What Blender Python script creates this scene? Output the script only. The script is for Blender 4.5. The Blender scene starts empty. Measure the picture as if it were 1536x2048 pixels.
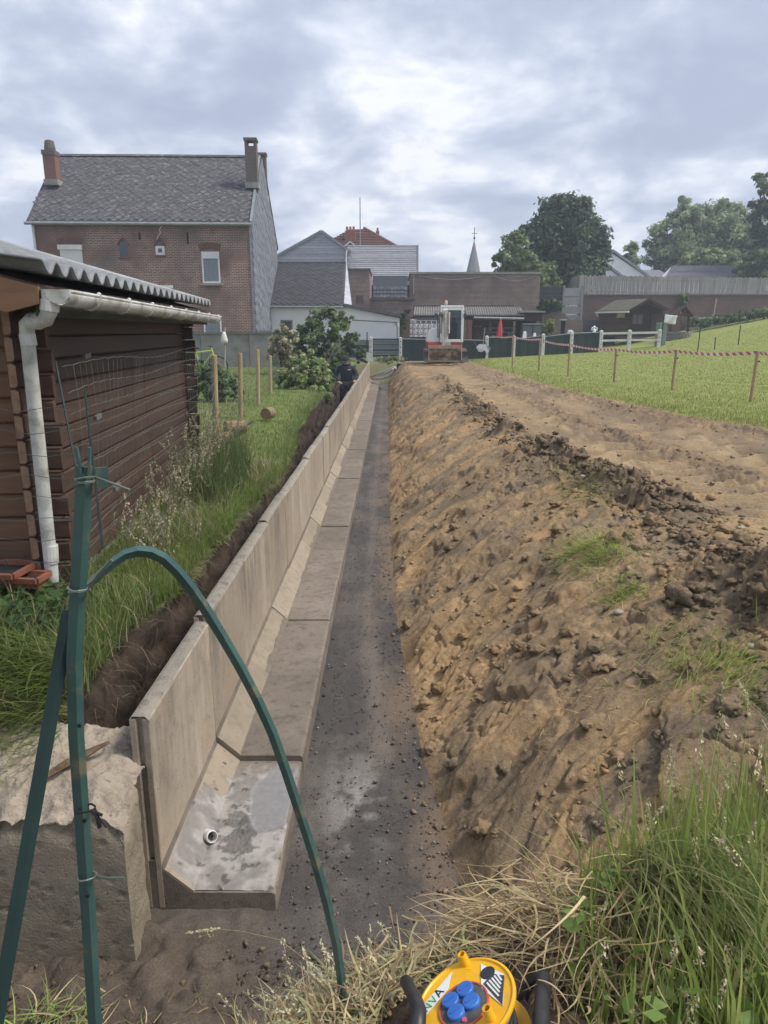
import bpy, math, random
import numpy as np
from mathutils import Vector, Matrix
R = math.radians
S = bpy.context.scene
COL = S.collection
rnd = random.Random(11)
rng = np.random.default_rng(11)

# ---------------------------------------------------------------- camera, sky, sun, exposure
FPX, PITCH, CAMZ = 1420.0, math.atan(362 / 1420.0), 2.5
YAW = math.atan(12 * math.cos(PITCH) / FPX)
cam = bpy.data.cameras.new('camera')
cam.sensor_fit = 'VERTICAL'
cam.sensor_height = 24
cam.lens = 24 * FPX / 2048
cam.clip_start = 0.05
cam.clip_end = 2000
camo = bpy.data.objects.new('camera', cam)
COL.objects.link(camo)
camo.location = (0, 0, CAMZ)
camo.rotation_euler = (R(90) - PITCH, 0, YAW)
S.camera = camo
S.view_settings.view_transform = 'Standard'
S.view_settings.look = 'None'
S.view_settings.exposure = 1.60
S.view_settings.gamma = 1.0
S.cycles.max_bounces = 6
S.cycles.diffuse_bounces = 3
S.cycles.glossy_bounces = 3
S.cycles.transparent_max_bounces = 6
S.cycles.use_adaptive_sampling = True
S.cycles.adaptive_threshold = 0.02

SUN_AZ, SUN_EL = R(98), R(54)            # azimuth measured from +Y towards +X
CS, CX, CYY = 1.15, 7.2, 3.3
world = bpy.data.worlds.new('World')
S.world = world
world.use_nodes = True
wt = world.node_tree
wt.nodes.clear()
def wn(t, **k):
    n = wt.nodes.new(t)
    for a, b in k.items():
        if a == 'inp':
            for i, v in b.items():
                n.inputs[i].default_value = v
        else:
            setattr(n, a, b)
    return n
sky = wn('ShaderNodeTexSky', sky_type='NISHITA', sun_disc=False, sun_elevation=SUN_EL, sun_rotation=SUN_AZ)
tc = wn('ShaderNodeTexCoord')
sep = wn('ShaderNodeSeparateXYZ')
wt.links.new(tc.outputs['Generated'], sep.inputs[0])
mz = wn('ShaderNodeMath', operation='MAXIMUM', inp={1: 0.0})
wt.links.new(sep.outputs[2], mz.inputs[0])
az = wn('ShaderNodeMath', operation='ADD', inp={1: 0.30})
wt.links.new(mz.outputs[0], az.inputs[0])
dv = [wn('ShaderNodeMath', operation='DIVIDE') for _ in range(2)]
for i in range(2):
    wt.links.new(sep.outputs[i], dv[i].inputs[0])
    wt.links.new(az.outputs[0], dv[i].inputs[1])
cv = wn('ShaderNodeCombineXYZ')
wt.links.new(dv[0].outputs[0], cv.inputs[0])
wt.links.new(dv[1].outputs[0], cv.inputs[1])
def cloud_noise(scale, off, detail, rough, dist, sy=1.0):
    mp = wn('ShaderNodeMapping')
    mp.inputs['Location'].default_value = off
    mp.inputs['Scale'].default_value = (1.0, sy, 1.0)
    wt.links.new(cv.outputs[0], mp.inputs[0])
    n = wn('ShaderNodeTexNoise')
    n.inputs['Scale'].default_value = scale
    n.inputs['Detail'].default_value = detail
    n.inputs['Roughness'].default_value = rough
    n.inputs['Distortion'].default_value = dist
    wt.links.new(mp.outputs[0], n.inputs['Vector'])
    return n.outputs['Fac']
def wramp(fac, stops):
    r = wn('ShaderNodeValToRGB')
    el = r.color_ramp.elements
    while len(el) < len(stops):
        el.new(0.5)
    for e, (p, c) in zip(el, stops):
        e.position = p
        e.color = (*c, 1)
    wt.links.new(fac, r.inputs[0])
    return r.outputs[0]
def wmix(fac, a, b, blend='MIX'):
    m = wn('ShaderNodeMix', data_type='RGBA', blend_type=blend)
    if isinstance(fac, float):
        m.inputs[0].default_value = fac
    else:
        wt.links.new(fac, m.inputs[0])
    for sock, v in ((m.inputs[6], a), (m.inputs[7], b)):
        if isinstance(v, tuple):
            sock.default_value = (*v, 1)
        else:
            wt.links.new(v, sock)
    return m.outputs[2]
SKYK = 20.0 / 2.45 * 0.91     # cloud radiances are given in picture units, divided by strength and exposure
big = cloud_noise(CS, (CX, CYY, 0), 10, 0.52, 0.15)
mid = cloud_noise(3.6, (0.3, 5.2, 0), 10, 0.58, 0.2)
veil = cloud_noise(0.55, (8.3, 2.2, 0), 3, 0.5, 0.1)
def wadd(a, k, b, c):
    m1 = wn('ShaderNodeMath', operation='MULTIPLY_ADD', inp={1: k})
    wt.links.new(b, m1.inputs[0]); wt.links.new(a, m1.inputs[2])
    m2 = wn('ShaderNodeMath', operation='ADD', inp={1: c})
    wt.links.new(m1.outputs[0], m2.inputs[0])
    return m2.outputs[0]
dens = wadd(wadd(big, 1.0, mid, -.50), .30, veil, -.10)
body = wramp(dens, [(0.24, (0.74, 0.84, 0.97)), (0.32, (0.92, 0.95, 1.0)), (0.37, (0.94, 0.96, 1.0)), (0.43, (0.76, 0.81, 0.92)), (0.50, (0.62, 0.68, 0.81)), (0.58, (0.50, 0.56, 0.71)), (0.70, (0.42, 0.48, 0.63))])
scl = wn('ShaderNodeVectorMath', operation='SCALE')
scl.inputs['Scale'].default_value = SKYK
wt.links.new(body, scl.inputs[0])
gap = wramp(dens, [(0.22, (0.3, 0.3, 0.3)), (0.28, (0.0, 0.0, 0.0))])
skymix = wmix(gap, scl.outputs[0], sky.outputs[0])
bg = wn('ShaderNodeBackground')
bg.inputs['Strength'].default_value = 0.05
wt.links.new(skymix, bg.inputs[0])
wo = wn('ShaderNodeOutputWorld')
wt.links.new(bg.outputs[0], wo.inputs[0])

sun = bpy.data.lights.new('sun', 'SUN')
sun.energy = 1.5
sun.angle = R(15)
sun.color = (1.0, 0.94, 0.85)
suno = bpy.data.objects.new('sun', sun)
COL.objects.link(suno)
sd = Vector((math.sin(SUN_AZ) * math.cos(SUN_EL), math.cos(SUN_AZ) * math.cos(SUN_EL), math.sin(SUN_EL)))
suno.rotation_euler = sd.to_track_quat('Z', 'Y').to_euler()
suno.location = (20, 10, 40)

# ---------------------------------------------------------------- measuring helpers (picture of 1536 x 2048 -> place)
def ray(x, y):
    u, v = (x - 768) / FPX, (1024 - y) / FPX
    cp, sp = math.cos(PITCH), math.sin(PITCH)
    dx, dy, dz = u, cp + v * sp, -sp + v * cp
    c, s = math.cos(YAW), math.sin(YAW)
    return dx * c - dy * s, dx * s + dy * c, dz
def at(x, y, Y):
    d = ray(x, y)
    t = Y / d[1]
    return Vector((d[0] * t, Y, CAMZ + d[2] * t))
def atz(x, y, z):
    d = ray(x, y)
    t = (z - CAMZ) / d[2]
    return Vector((d[0] * t, d[1] * t, z))
def lerp(a, b, t):
    return a + (b - a) * t

# ---------------------------------------------------------------- noise
_perm = np.random.default_rng(5).permutation(256)
_perm = np.concatenate([_perm, _perm, _perm])
_ga = np.random.default_rng(6).uniform(0, 2 * np.pi, 256)
_gx, _gy = np.cos(_ga), np.sin(_ga)
def perlin(x, y, seed=0):
    x = np.asarray(x, float) + seed * 17.31
    y = np.asarray(y, float) + seed * 9.77
    xi, yi = np.floor(x).astype(int), np.floor(y).astype(int)
    xf, yf = x - xi, y - yi
    u, v = xf * xf * xf * (xf * (xf * 6 - 15) + 10), yf * yf * yf * (yf * (yf * 6 - 15) + 10)
    def g(a, b, fx, fy):
        h = _perm[_perm[a & 255] + (b & 255)]
        return _gx[h] * fx + _gy[h] * fy
    n00, n10 = g(xi, yi, xf, yf), g(xi + 1, yi, xf - 1, yf)
    n01, n11 = g(xi, yi + 1, xf, yf - 1), g(xi + 1, yi + 1, xf - 1, yf - 1)
    return 1.5 * lerp(lerp(n00, n10, u), lerp(n01, n11, u), v)
def fbm(x, y, octv=5, seed=0, gain=0.5):
    a, s, t = 1.0, 0.0, 0.0
    for i in range(octv):
        s = s + a * perlin(x * 2 ** i, y * 2 ** i, seed + i)
        t += a
        a *= gain
    return s / t
def billow(x, y, octv=4, seed=0, gain=0.55):
    a, s, t = 1.0, 0.0, 0.0
    for i in range(octv):
        s = s + a * (1 - 2 * np.abs(perlin(x * 2 ** i, y * 2 ** i, seed + i)))
        t += a
        a *= gain
    return s / t
def lumpy(x, y, seed=0, fill=.7):
    """rounded crumbs: height 0..1 of irregular lumps, one at most per unit cell"""
    x = np.asarray(x, float); y = np.asarray(y, float)
    wx = x + .22 * perlin(x * 2.1, y * 2.1, seed + 3); wy = y + .22 * perlin(x * 2.1 + 9, y * 2.1, seed + 4)
    xi, yi = np.floor(wx).astype(int), np.floor(wy).astype(int)
    q = np.random.default_rng(seed + 900)
    t1, t2, t3, t4 = q.random(512), q.random(512), q.random(512), q.random(512)
    best = np.zeros_like(wx)
    for i in (-1, 0, 1):
        for j in (-1, 0, 1):
            h = _perm[_perm[(xi + i + seed * 7) & 255] + ((yi + j) & 255)]
            on = t4[h] < fill
            r = .30 + .42 * t3[h]
            d2 = ((wx - (xi + i + .2 + .6 * t1[h])) ** 2 + (wy - (yi + j + .2 + .6 * t2[h])) ** 2) / (r * r)
            best = np.maximum(best, np.where(on, np.sqrt(np.clip(1 - d2, 0, 1)) * r * 1.5, 0))
    return best
def sstep(a, b, x):
    t = np.clip((x - a) / (b - a), 0, 1)
    return t * t * (3 - 2 * t)

# ---------------------------------------------------------------- materials
def mat(name, base, c2=None, scale=6.0, detail=6, lo=0.35, hi=0.65, rough=0.85, bump=0.0, bscale=None, stretch=(1, 1, 1),
        attr=False, metal=0.0, spec=0.3, rand=False, c3=None, scale3=1.5, lo3=0.5, hi3=0.7, bdist=0.02, trans=0.0, coat=0.0, vstr=0.25):
    m = bpy.data.materials.new(name)
    m.use_nodes = True
    t = m.node_tree
    b = t.nodes['Principled BSDF']
    b.inputs['Roughness'].default_value = rough
    b.inputs['Metallic'].default_value = metal
    b.inputs['Specular IOR Level'].default_value = spec
    if coat:
        b.inputs['Coat Weight'].default_value = coat
    L = t.links.new
    tcn = t.nodes.new('ShaderNodeTexCoord')
    vec = tcn.outputs['Object']
    if rand:
        oi = t.nodes.new('ShaderNodeObjectInfo')
        ml = t.nodes.new('ShaderNodeMath'); ml.operation = 'MULTIPLY'; ml.inputs[1].default_value = 37.0
        L(oi.outputs['Random'], ml.inputs[0])
        ad = t.nodes.new('ShaderNodeVectorMath'); ad.operation = 'ADD'
        L(vec, ad.inputs[0]); L(ml.outputs[0], ad.inputs[1])
        vec = ad.outputs[0]
    mp = t.nodes.new('ShaderNodeMapping')
    mp.inputs['Scale'].default_value = stretch
    L(vec, mp.inputs[0])
    def noise(s, d=detail, v=mp.outputs[0]):
        n = t.nodes.new('ShaderNodeTexNoise')
        n.inputs['Scale'].default_value = s
        n.inputs['Detail'].default_value = d
        n.inputs['Roughness'].default_value = 0.62
        L(v, n.inputs['Vector'])
        return n.outputs['Fac']
    def remap(f, a, c):
        r = t.nodes.new('ShaderNodeMapRange')
        r.inputs[1].default_value = a
        r.inputs[2].default_value = c
        L(f, r.inputs[0])
        return r.outputs[0]
    def mix(f, a, c, blend='MIX'):
        x = t.nodes.new('ShaderNodeMix'); x.data_type = 'RGBA'; x.blend_type = blend
        if isinstance(f, float): x.inputs[0].default_value = f
        else: L(f, x.inputs[0])
        for s, v in ((x.inputs[6], a), (x.inputs[7], c)):
            if isinstance(v, tuple): s.default_value = (*v, 1)
            else: L(v, s)
        return x.outputs[2]
    col = base
    if attr:
        an = t.nodes.new('ShaderNodeAttribute'); an.attribute_name = 'Col'
        col = an.outputs['Color']
        if vstr:
            f = remap(noise(scale), 0.3, 0.7)
            col = mix(f, mix(1.0, col, (1 - vstr,) * 3, 'MULTIPLY'), mix(1.0, col, (1 + vstr,) * 3, 'MULTIPLY'))
    elif c2 is not None:
        col = mix(remap(noise(scale), lo, hi), base, c2)
    if c3 is not None:
        col = mix(remap(noise(scale3, 5), lo3, hi3), col, c3)
    if rand:
        oi2 = t.nodes.new('ShaderNodeObjectInfo')
        r = t.nodes.new('ShaderNodeMapRange')
        r.inputs[3].default_value = 0.86; r.inputs[4].default_value = 1.12
        L(oi2.outputs['Random'], r.inputs[0])
        vm = t.nodes.new('ShaderNodeVectorMath'); vm.operation = 'SCALE'
        if isinstance(col, tuple): vm.inputs[0].default_value = col
        else: L(col, vm.inputs[0])
        L(r.outputs[0], vm.inputs['Scale'])
        col = vm.outputs[0]
    if isinstance(col, tuple): b.inputs['Base Color'].default_value = (*col, 1)
    else: L(col, b.inputs['Base Color'])
    if bump:
        bn = t.nodes.new('ShaderNodeBump')
        bn.inputs['Strength'].default_value = bump
        bn.inputs['Distance'].default_value = bdist
        L(noise(bscale or scale * 3, 8), bn.inputs['Height'])
        L(bn.outputs[0], b.inputs['Normal'])
    if trans:
        tr = t.nodes.new('ShaderNodeBsdfTranslucent')
        if isinstance(col, tuple): tr.inputs[0].default_value = (*col, 1)
        else: L(col, tr.inputs[0])
        ms = t.nodes.new('ShaderNodeMixShader'); ms.inputs[0].default_value = trans
        L(b.outputs[0], ms.inputs[1]); L(tr.outputs[0], ms.inputs[2])
        L(ms.outputs[0], t.nodes['Material Output'].inputs[0])
    return m
def brick_mat(name, c1, c2, mortar, bw=0.22, bh=0.072, msize=0.011, dirt=(0.12, 0.10, 0.09), patch=None):
    m = bpy.data.materials.new(name)
    m.use_nodes = True
    t = m.node_tree
    L = t.links.new
    b = t.nodes['Principled BSDF']
    b.inputs['Roughness'].default_value = 0.9
    tcn = t.nodes.new('ShaderNodeTexCoord')
    sp = t.nodes.new('ShaderNodeSeparateXYZ')
    L(tcn.outputs['Object'], sp.inputs[0])
    ad = t.nodes.new('ShaderNodeMath'); ad.operation = 'ADD'
    L(sp.outputs[0], ad.inputs[0]); L(sp.outputs[1], ad.inputs[1])
    cb = t.nodes.new('ShaderNodeCombineXYZ')
    L(ad.outputs[0], cb.inputs[0]); L(sp.outputs[2], cb.inputs[1])
    bt = t.nodes.new('ShaderNodeTexBrick')
    bt.inputs['Scale'].default_value = 1.0
    bt.inputs['Brick Width'].default_value = bw
    bt.inputs['Row Height'].default_value = bh
    bt.inputs['Mortar Size'].default_value = msize
    bt.inputs['Mortar Smooth'].default_value = 0.2
    bt.inputs['Bias'].default_value = -0.1
    bt.inputs['Color1'].default_value = (*c1, 1)
    bt.inputs['Color2'].default_value = (*c2, 1)
    bt.inputs['Mortar'].default_value = (*mortar, 1)
    L(cb.outputs[0], bt.inputs['Vector'])
    def nz(s, a, c, d=5):
        n = t.nodes.new('ShaderNodeTexNoise'); n.inputs['Scale'].default_value = s; n.inputs['Detail'].default_value = d
        L(tcn.outputs['Object'], n.inputs['Vector'])
        r = t.nodes.new('ShaderNodeMapRange'); r.inputs[1].default_value = a; r.inputs[2].default_value = c
        L(n.outputs['Fac'], r.inputs[0])
        return r.outputs[0]
    def mix(f, a, c, bl='MIX'):
        x = t.nodes.new('ShaderNodeMix'); x.data_type = 'RGBA'; x.blend_type = bl
        L(f, x.inputs[0])
        for s, v in ((x.inputs[6], a), (x.inputs[7], c)):
            if isinstance(v, tuple): s.default_value = (*v, 1)
            else: L(v, s)
        return x.outputs[2]
    col = mix(nz(0.55, 0.45, 0.75), bt.outputs['Color'], dirt)
    if patch:
        col = mix(nz(0.4, 0.5, 0.62, 3), col, patch)
    col = mix(nz(14, 0.3, 0.75), col, mix(nz(3, 0.3, 0.7), col, dirt))
    L(col, b.inputs['Base Color'])
    bn = t.nodes.new('ShaderNodeBump'); bn.inputs['Strength'].default_value = 0.6; bn.inputs['Distance'].default_value = 0.01
    bn.invert = True
    L(bt.outputs['Fac'], bn.inputs['Height'])
    L(bn.outputs[0], b.inputs['Normal'])
    return m
def glass_mat(name, col=(0.05, 0.06, 0.07), rough=0.08):
    m = mat(name, col, rough=rough, spec=0.8)
    return m

# ---------------------------------------------------------------- mesh builders
LOC = {}          # thing / part -> (location, authored in local coordinates)
def link_mesh(name, me, m, parent=None, smooth=False, origin=None):
    o = bpy.data.objects.new(name, me)
    COL.objects.link(o)
    if m is not None and not me.materials:
        me.materials.append(m)
    if smooth:
        me.polygons.foreach_set('use_smooth', np.ones(len(me.polygons), bool))
    if parent is not None:
        o.parent = parent
    return o
def mesh_np(name, V, F, m, parent=None, col=None, smooth=False):
    V = np.asarray(V, np.float32)
    if parent is not None and parent in LOC and not LOC[parent][1]:
        V = V - np.asarray(LOC[parent][0], np.float32)
    F = np.asarray(F, np.int32)
    k = F.shape[1]
    me = bpy.data.meshes.new(name)
    me.vertices.add(len(V))
    me.vertices.foreach_set('co', V.ravel())
    me.loops.add(F.size)
    me.loops.foreach_set('vertex_index', F.ravel())
    me.polygons.add(len(F))
    me.polygons.foreach_set('loop_start', np.arange(0, F.size, k, dtype=np.int32))
    me.polygons.foreach_set('loop_total', np.full(len(F), k, np.int32))
    me.update(calc_edges=True)
    if col is not None:
        c = np.ones((len(V), 4), np.float32)
        c[:, :3] = col
        a = me.color_attributes.new('Col', 'FLOAT_COLOR', 'POINT')
        a.data.foreach_set('color', c.ravel())
    o = link_mesh(name, me, m, parent, smooth)
    if parent is not None:
        LOC[o] = LOC.get(parent, ((0, 0, 0), True))
    return o
class MB:
    def __init__(s):
        s.v, s.f = [], []
    def add(s, vs, fs):
        n = len(s.v)
        s.v += [tuple(p) for p in vs]
        s.f += [tuple(i + n for i in f) for f in fs]
        return s
    def box(s, x0, x1, y0, y1, z0, z1):
        return s.hexa([(x0, y0, z0), (x1, y0, z0), (x1, y1, z0), (x0, y1, z0), (x0, y0, z1), (x1, y0, z1), (x1, y1, z1), (x0, y1, z1)])
    def hexa(s, p):
        return s.add(p, [(3, 2, 1, 0), (4, 5, 6, 7), (0, 1, 5, 4), (1, 2, 6, 5), (2, 3, 7, 6), (3, 0, 4, 7)])
    def bar(s, p, q, w, h, up=(0, 0, 1)):
        p, q = Vector(p), Vector(q)
        d = (q - p).normalized()
        a = d.cross(Vector(up))
        if a.length < 1e-4:
            a = d.cross(Vector((0, 1, 0)))
        a.normalize()
        c = a.cross(d)
        a, c = a * w / 2, c * h / 2
        return s.hexa([p - a - c, p + a - c, q + a - c, q - a - c, p - a + c, p + a + c, q + a + c, q - a + c])
    def prism(s, pts, d):
        """closed polygon pts (3-D, planar) swept by vector d"""
        n = len(pts)
        d = Vector(d)
        P = [Vector(p) for p in pts]
        fs = [tuple(range(n - 1, -1, -1)), tuple(range(n, 2 * n))]
        fs += [(i, (i + 1) % n, n + (i + 1) % n, n + i) for i in range(n)]
        return s.add(P + [p + d for p in P], fs)
    def tube(s, path, r, n=8, cap=True, flat=1.0):
        path = [Vector(p) for p in path]
        rs = r if isinstance(r, (list, tuple)) else [r] * len(path)
        base = len(s.v)
        ref = None
        for i, p in enumerate(path):
            d = (path[min(i + 1, len(path) - 1)] - path[max(i - 1, 0)]).normalized()
            if ref is None:
                ref = d.cross(Vector((0, 0, 1)))
                if ref.length < 0.05:
                    ref = d.cross(Vector((0, 1, 0)))
            a = (ref - d * ref.dot(d)).normalized()
            ref = a
            c = d.cross(a)
            for k in range(n):
                t = 2 * math.pi * k / n
                s.v.append(tuple(p + a * math.cos(t) * rs[i] + c * math.sin(t) * rs[i] * flat))
        for i in range(len(path) - 1):
            for k in range(n):
                k2 = (k + 1) % n
                s.f.append((base + i * n + k, base + i * n + k2, base + (i + 1) * n + k2, base + (i + 1) * n + k))
        if cap:
            s.f.append(tuple(base + k for k in range(n - 1, -1, -1)))
            e = base + (len(path) - 1) * n
            s.f.append(tuple(e + k for k in range(n)))
        return s
    def lathe(s, prof, c, n=16, mtx=None):
        base = len(s.v)
        c = Vector(c)
        for r, z in prof:
            for k in range(n):
                t = 2 * math.pi * k / n
                p = Vector((r * math.cos(t), r * math.sin(t), z))
                if mtx is not None:
                    p = mtx @ p
                s.v.append(tuple(c + p))
        for i in range(len(prof) - 1):
            for k in range(n):
                k2 = (k + 1) % n
                s.f.append((base + i * n + k, base + i * n + k2, base + (i + 1) * n + k2, base + (i + 1) * n + k))
        if prof[0][0] > 1e-5:
            s.f.append(tuple(base + k for k in range(n - 1, -1, -1)))
        if prof[-1][0] > 1e-5:
            e = base + (len(prof) - 1) * n
            s.f.append(tuple(e + k for k in range(n)))
        return s
    def blob(s, c, r, seed=0, rough=0.25, nu=10, nv=7, sq=(1, 1, 1)):
        q = random.Random(seed)
        prof = []
        base = len(s.v)
        s.v.append((c[0], c[1], c[2] - r * sq[2]))
        for j in range(1, nv):
            ph = math.pi * j / nv
            for i in range(nu):
                th = 2 * math.pi * i / nu
                k = r * (1 + rough * (q.random() - 0.5) * 2)
                s.v.append((c[0] + k * math.sin(ph) * math.cos(th) * sq[0], c[1] + k * math.sin(ph) * math.sin(th) * sq[1], c[2] - k * math.cos(ph) * sq[2]))
        s.v.append((c[0], c[1], c[2] + r * sq[2]))
        top = len(s.v) - 1
        for i in range(nu):
            i2 = (i + 1) % nu
            s.f.append((base, base + 1 + i2, base + 1 + i))
            for j in range(nv - 2):
                a = base + 1 + j * nu
                s.f.append((a + i, a + i2, a + nu + i2, a + nu + i))
            a = base + 1 + (nv - 2) * nu
            s.f.append((a + i, a + i2, top))
        return s
    def build(s, name, m, parent=None, smooth=False, bevel=0.0, seg=2, sub=0):
        off = Vector((0, 0, 0))
        if parent is not None:
            l, local = LOC.get(parent, ((0, 0, 0), True))
            if not local:
                off = Vector(l)
        else:
            xs, ys, zs = zip(*s.v)
            off = Vector(((min(xs) + max(xs)) / 2, (min(ys) + max(ys)) / 2, min(zs)))
        me = bpy.data.meshes.new(name)
        me.from_pydata([tuple(Vector(p) - off) for p in s.v], [], s.f)
        me.update()
        o = link_mesh(name, me, m, parent, smooth)
        if parent is None:
            o.location = off
            LOC[o] = (tuple(off), False)
        else:
            LOC[o] = LOC.get(parent, ((0, 0, 0), True))
        if bevel:
            b = o.modifiers.new('bevel', 'BEVEL'); b.width = bevel; b.segments = seg; b.limit_method = 'ANGLE'
        if sub:
            b = o.modifiers.new('sub', 'SUBSURF'); b.levels = sub; b.render_levels = sub
        return o
def tag(o, label=None, cat=None, group=None, kind=None):
    if label: o['label'] = label
    if cat:
        o['category'] = cat
        if not kind: kind = 'thing'
    if group: o['group'] = group
    if kind: o['kind'] = kind
    return o
def T(name, label, cat, loc=(0, 0, 0), rotz=None, group=None):
    """Empty at the base of a thing.  With rotz its parts are written in its own axes, else in world coordinates."""
    o = bpy.data.objects.new(name, None)
    COL.objects.link(o)
    o.empty_display_size = 0.2
    o.location = loc
    if rotz is not None:
        o.rotation_euler.z = rotz
    LOC[o] = (tuple(loc), rotz is not None)
    return tag(o, label, cat, group)
def dup(root, loc=None, rotz=None, label=None, group=None):
    kids = list(root.children)
    r = root.copy(); COL.objects.link(r)
    if loc is not None: r.location = loc
    if rotz is not None: r.rotation_euler.z = rotz
    if label: r['label'] = label
    if group: r['group'] = group
    for ch in kids:
        c = ch.copy(); COL.objects.link(c); c.parent = r
        for g in list(ch.children):
            d = g.copy(); COL.objects.link(d); d.parent = c
    return r
def piece(o, parent, mtx):
    """another object with the mesh of o"""
    c = o.copy(); COL.objects.link(c); c.parent = parent
    c.matrix_local = mtx
    return c
class Frame:
    """upright frame with axes u (along), v (into depth) for reading and building facades"""
    def __init__(s, x, y, ang=0.0, z=0.0):
        s.o = Vector((x, y, z)); s.a = ang
        s.e = Vector((math.cos(ang), math.sin(ang), 0)); s.n = Vector((-math.sin(ang), math.cos(ang), 0))
    def uz(s, px, py, v=0.0):
        d = Vector(ray(px, py)); c = Vector((0, 0, CAMZ))
        t = ((s.o + s.n * v - c).dot(s.n)) / d.dot(s.n)
        p = c + d * t - s.o
        return p.dot(s.e), p.z
def grid_faces(nr, nc):
    i = np.arange(nr - 1)[:, None] * nc + np.arange(nc - 1)[None, :]
    i = i.ravel()
    return np.stack([i, i + 1, i + nc + 1, i + nc], 1)
# ---------------------------------------------------------------- the land
def toe(Y):
    return np.interp(Y, [1.0, 2.0, 2.7, 3.9, 6.4, 10, 20, 33, 37], [.42, .40, .32, .175, .015, -.02, -.05, -.1, -.1])
def bank_w(Y):
    return np.interp(Y, [1, 3, 6, 12, 25, 36], [1.55, 1.75, 1.95, 1.75, 1.1, .95])
def sp(x):
    return np.where(x > 0, x, 0) + 0.25 * np.exp(-np.abs(x) * 2)
def up_z(X, Y):
    return .93 + .055 * sp(X - 2.5) + .13 * sp(X - 14) + .02 * sstep(12, 30, Y)
def field_z(X, Y):
    t = np.clip((X - toe(Y)) / bank_w(Y), -0.3, 1)
    tt = np.clip(t, 0, 1)
    s = 1 - (1 - tt) ** 1.55
    s = np.where(t < 0, t * 0.6, s)
    return up_z(X, Y) * s - .015
def lawn_edge(Y):
    return np.interp(Y, [0, 4, 10, 12.1, 14.8, 20, 28, 38, 60], [9, 7.6, 5.75, 5.25, 4.85, 4.4, 4.2, 3.9, 3.9])
def ridge_x(Y):
    return np.interp(Y, [0, 3, 4.1, 4.9, 6, 7, 8.7, 11.4, 18.8, 28, 40], [2.15, 2.2, 2.3, 2.42, 2.42, 2.3, 2.12, 1.85, 1.68, 1.65, 1.6])
def lip_z(X, Y):
    y0 = np.interp(X, [-2.6, -1.2, -.6, -.2, .1, .4, .75, 1.1], [1.95, 1.98, 2.0, 2.05, 2.18, 2.30, 2.45, 2.6])
    top = np.interp(X, [-2.6, -1.3, -.6, -.25, 0.0, .3], [.30, .30, .42, .78, .86, .88])
    e = np.clip((y0 - Y) / .85, 0, 1)
    return top * (1 - (1 - e) ** 1.7) - .03 * (e <= 0)

mat_earth = mat('earth', (.2, .15, .1), attr=True, scale=38, vstr=.28, rough=.95, bump=.8, bscale=110, bdist=.012, spec=.12)
mat_lawn = mat('lawn_soil', (.1, .13, .05), attr=True, scale=9, vstr=.3, rough=.95, bump=.5, bscale=40, spec=.1)
mat_gravel = mat('gravel', (.07, .06, .06), attr=True, scale=110, vstr=.35, rough=.85, bump=.7, bscale=160, bdist=.008, spec=.3)

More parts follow.
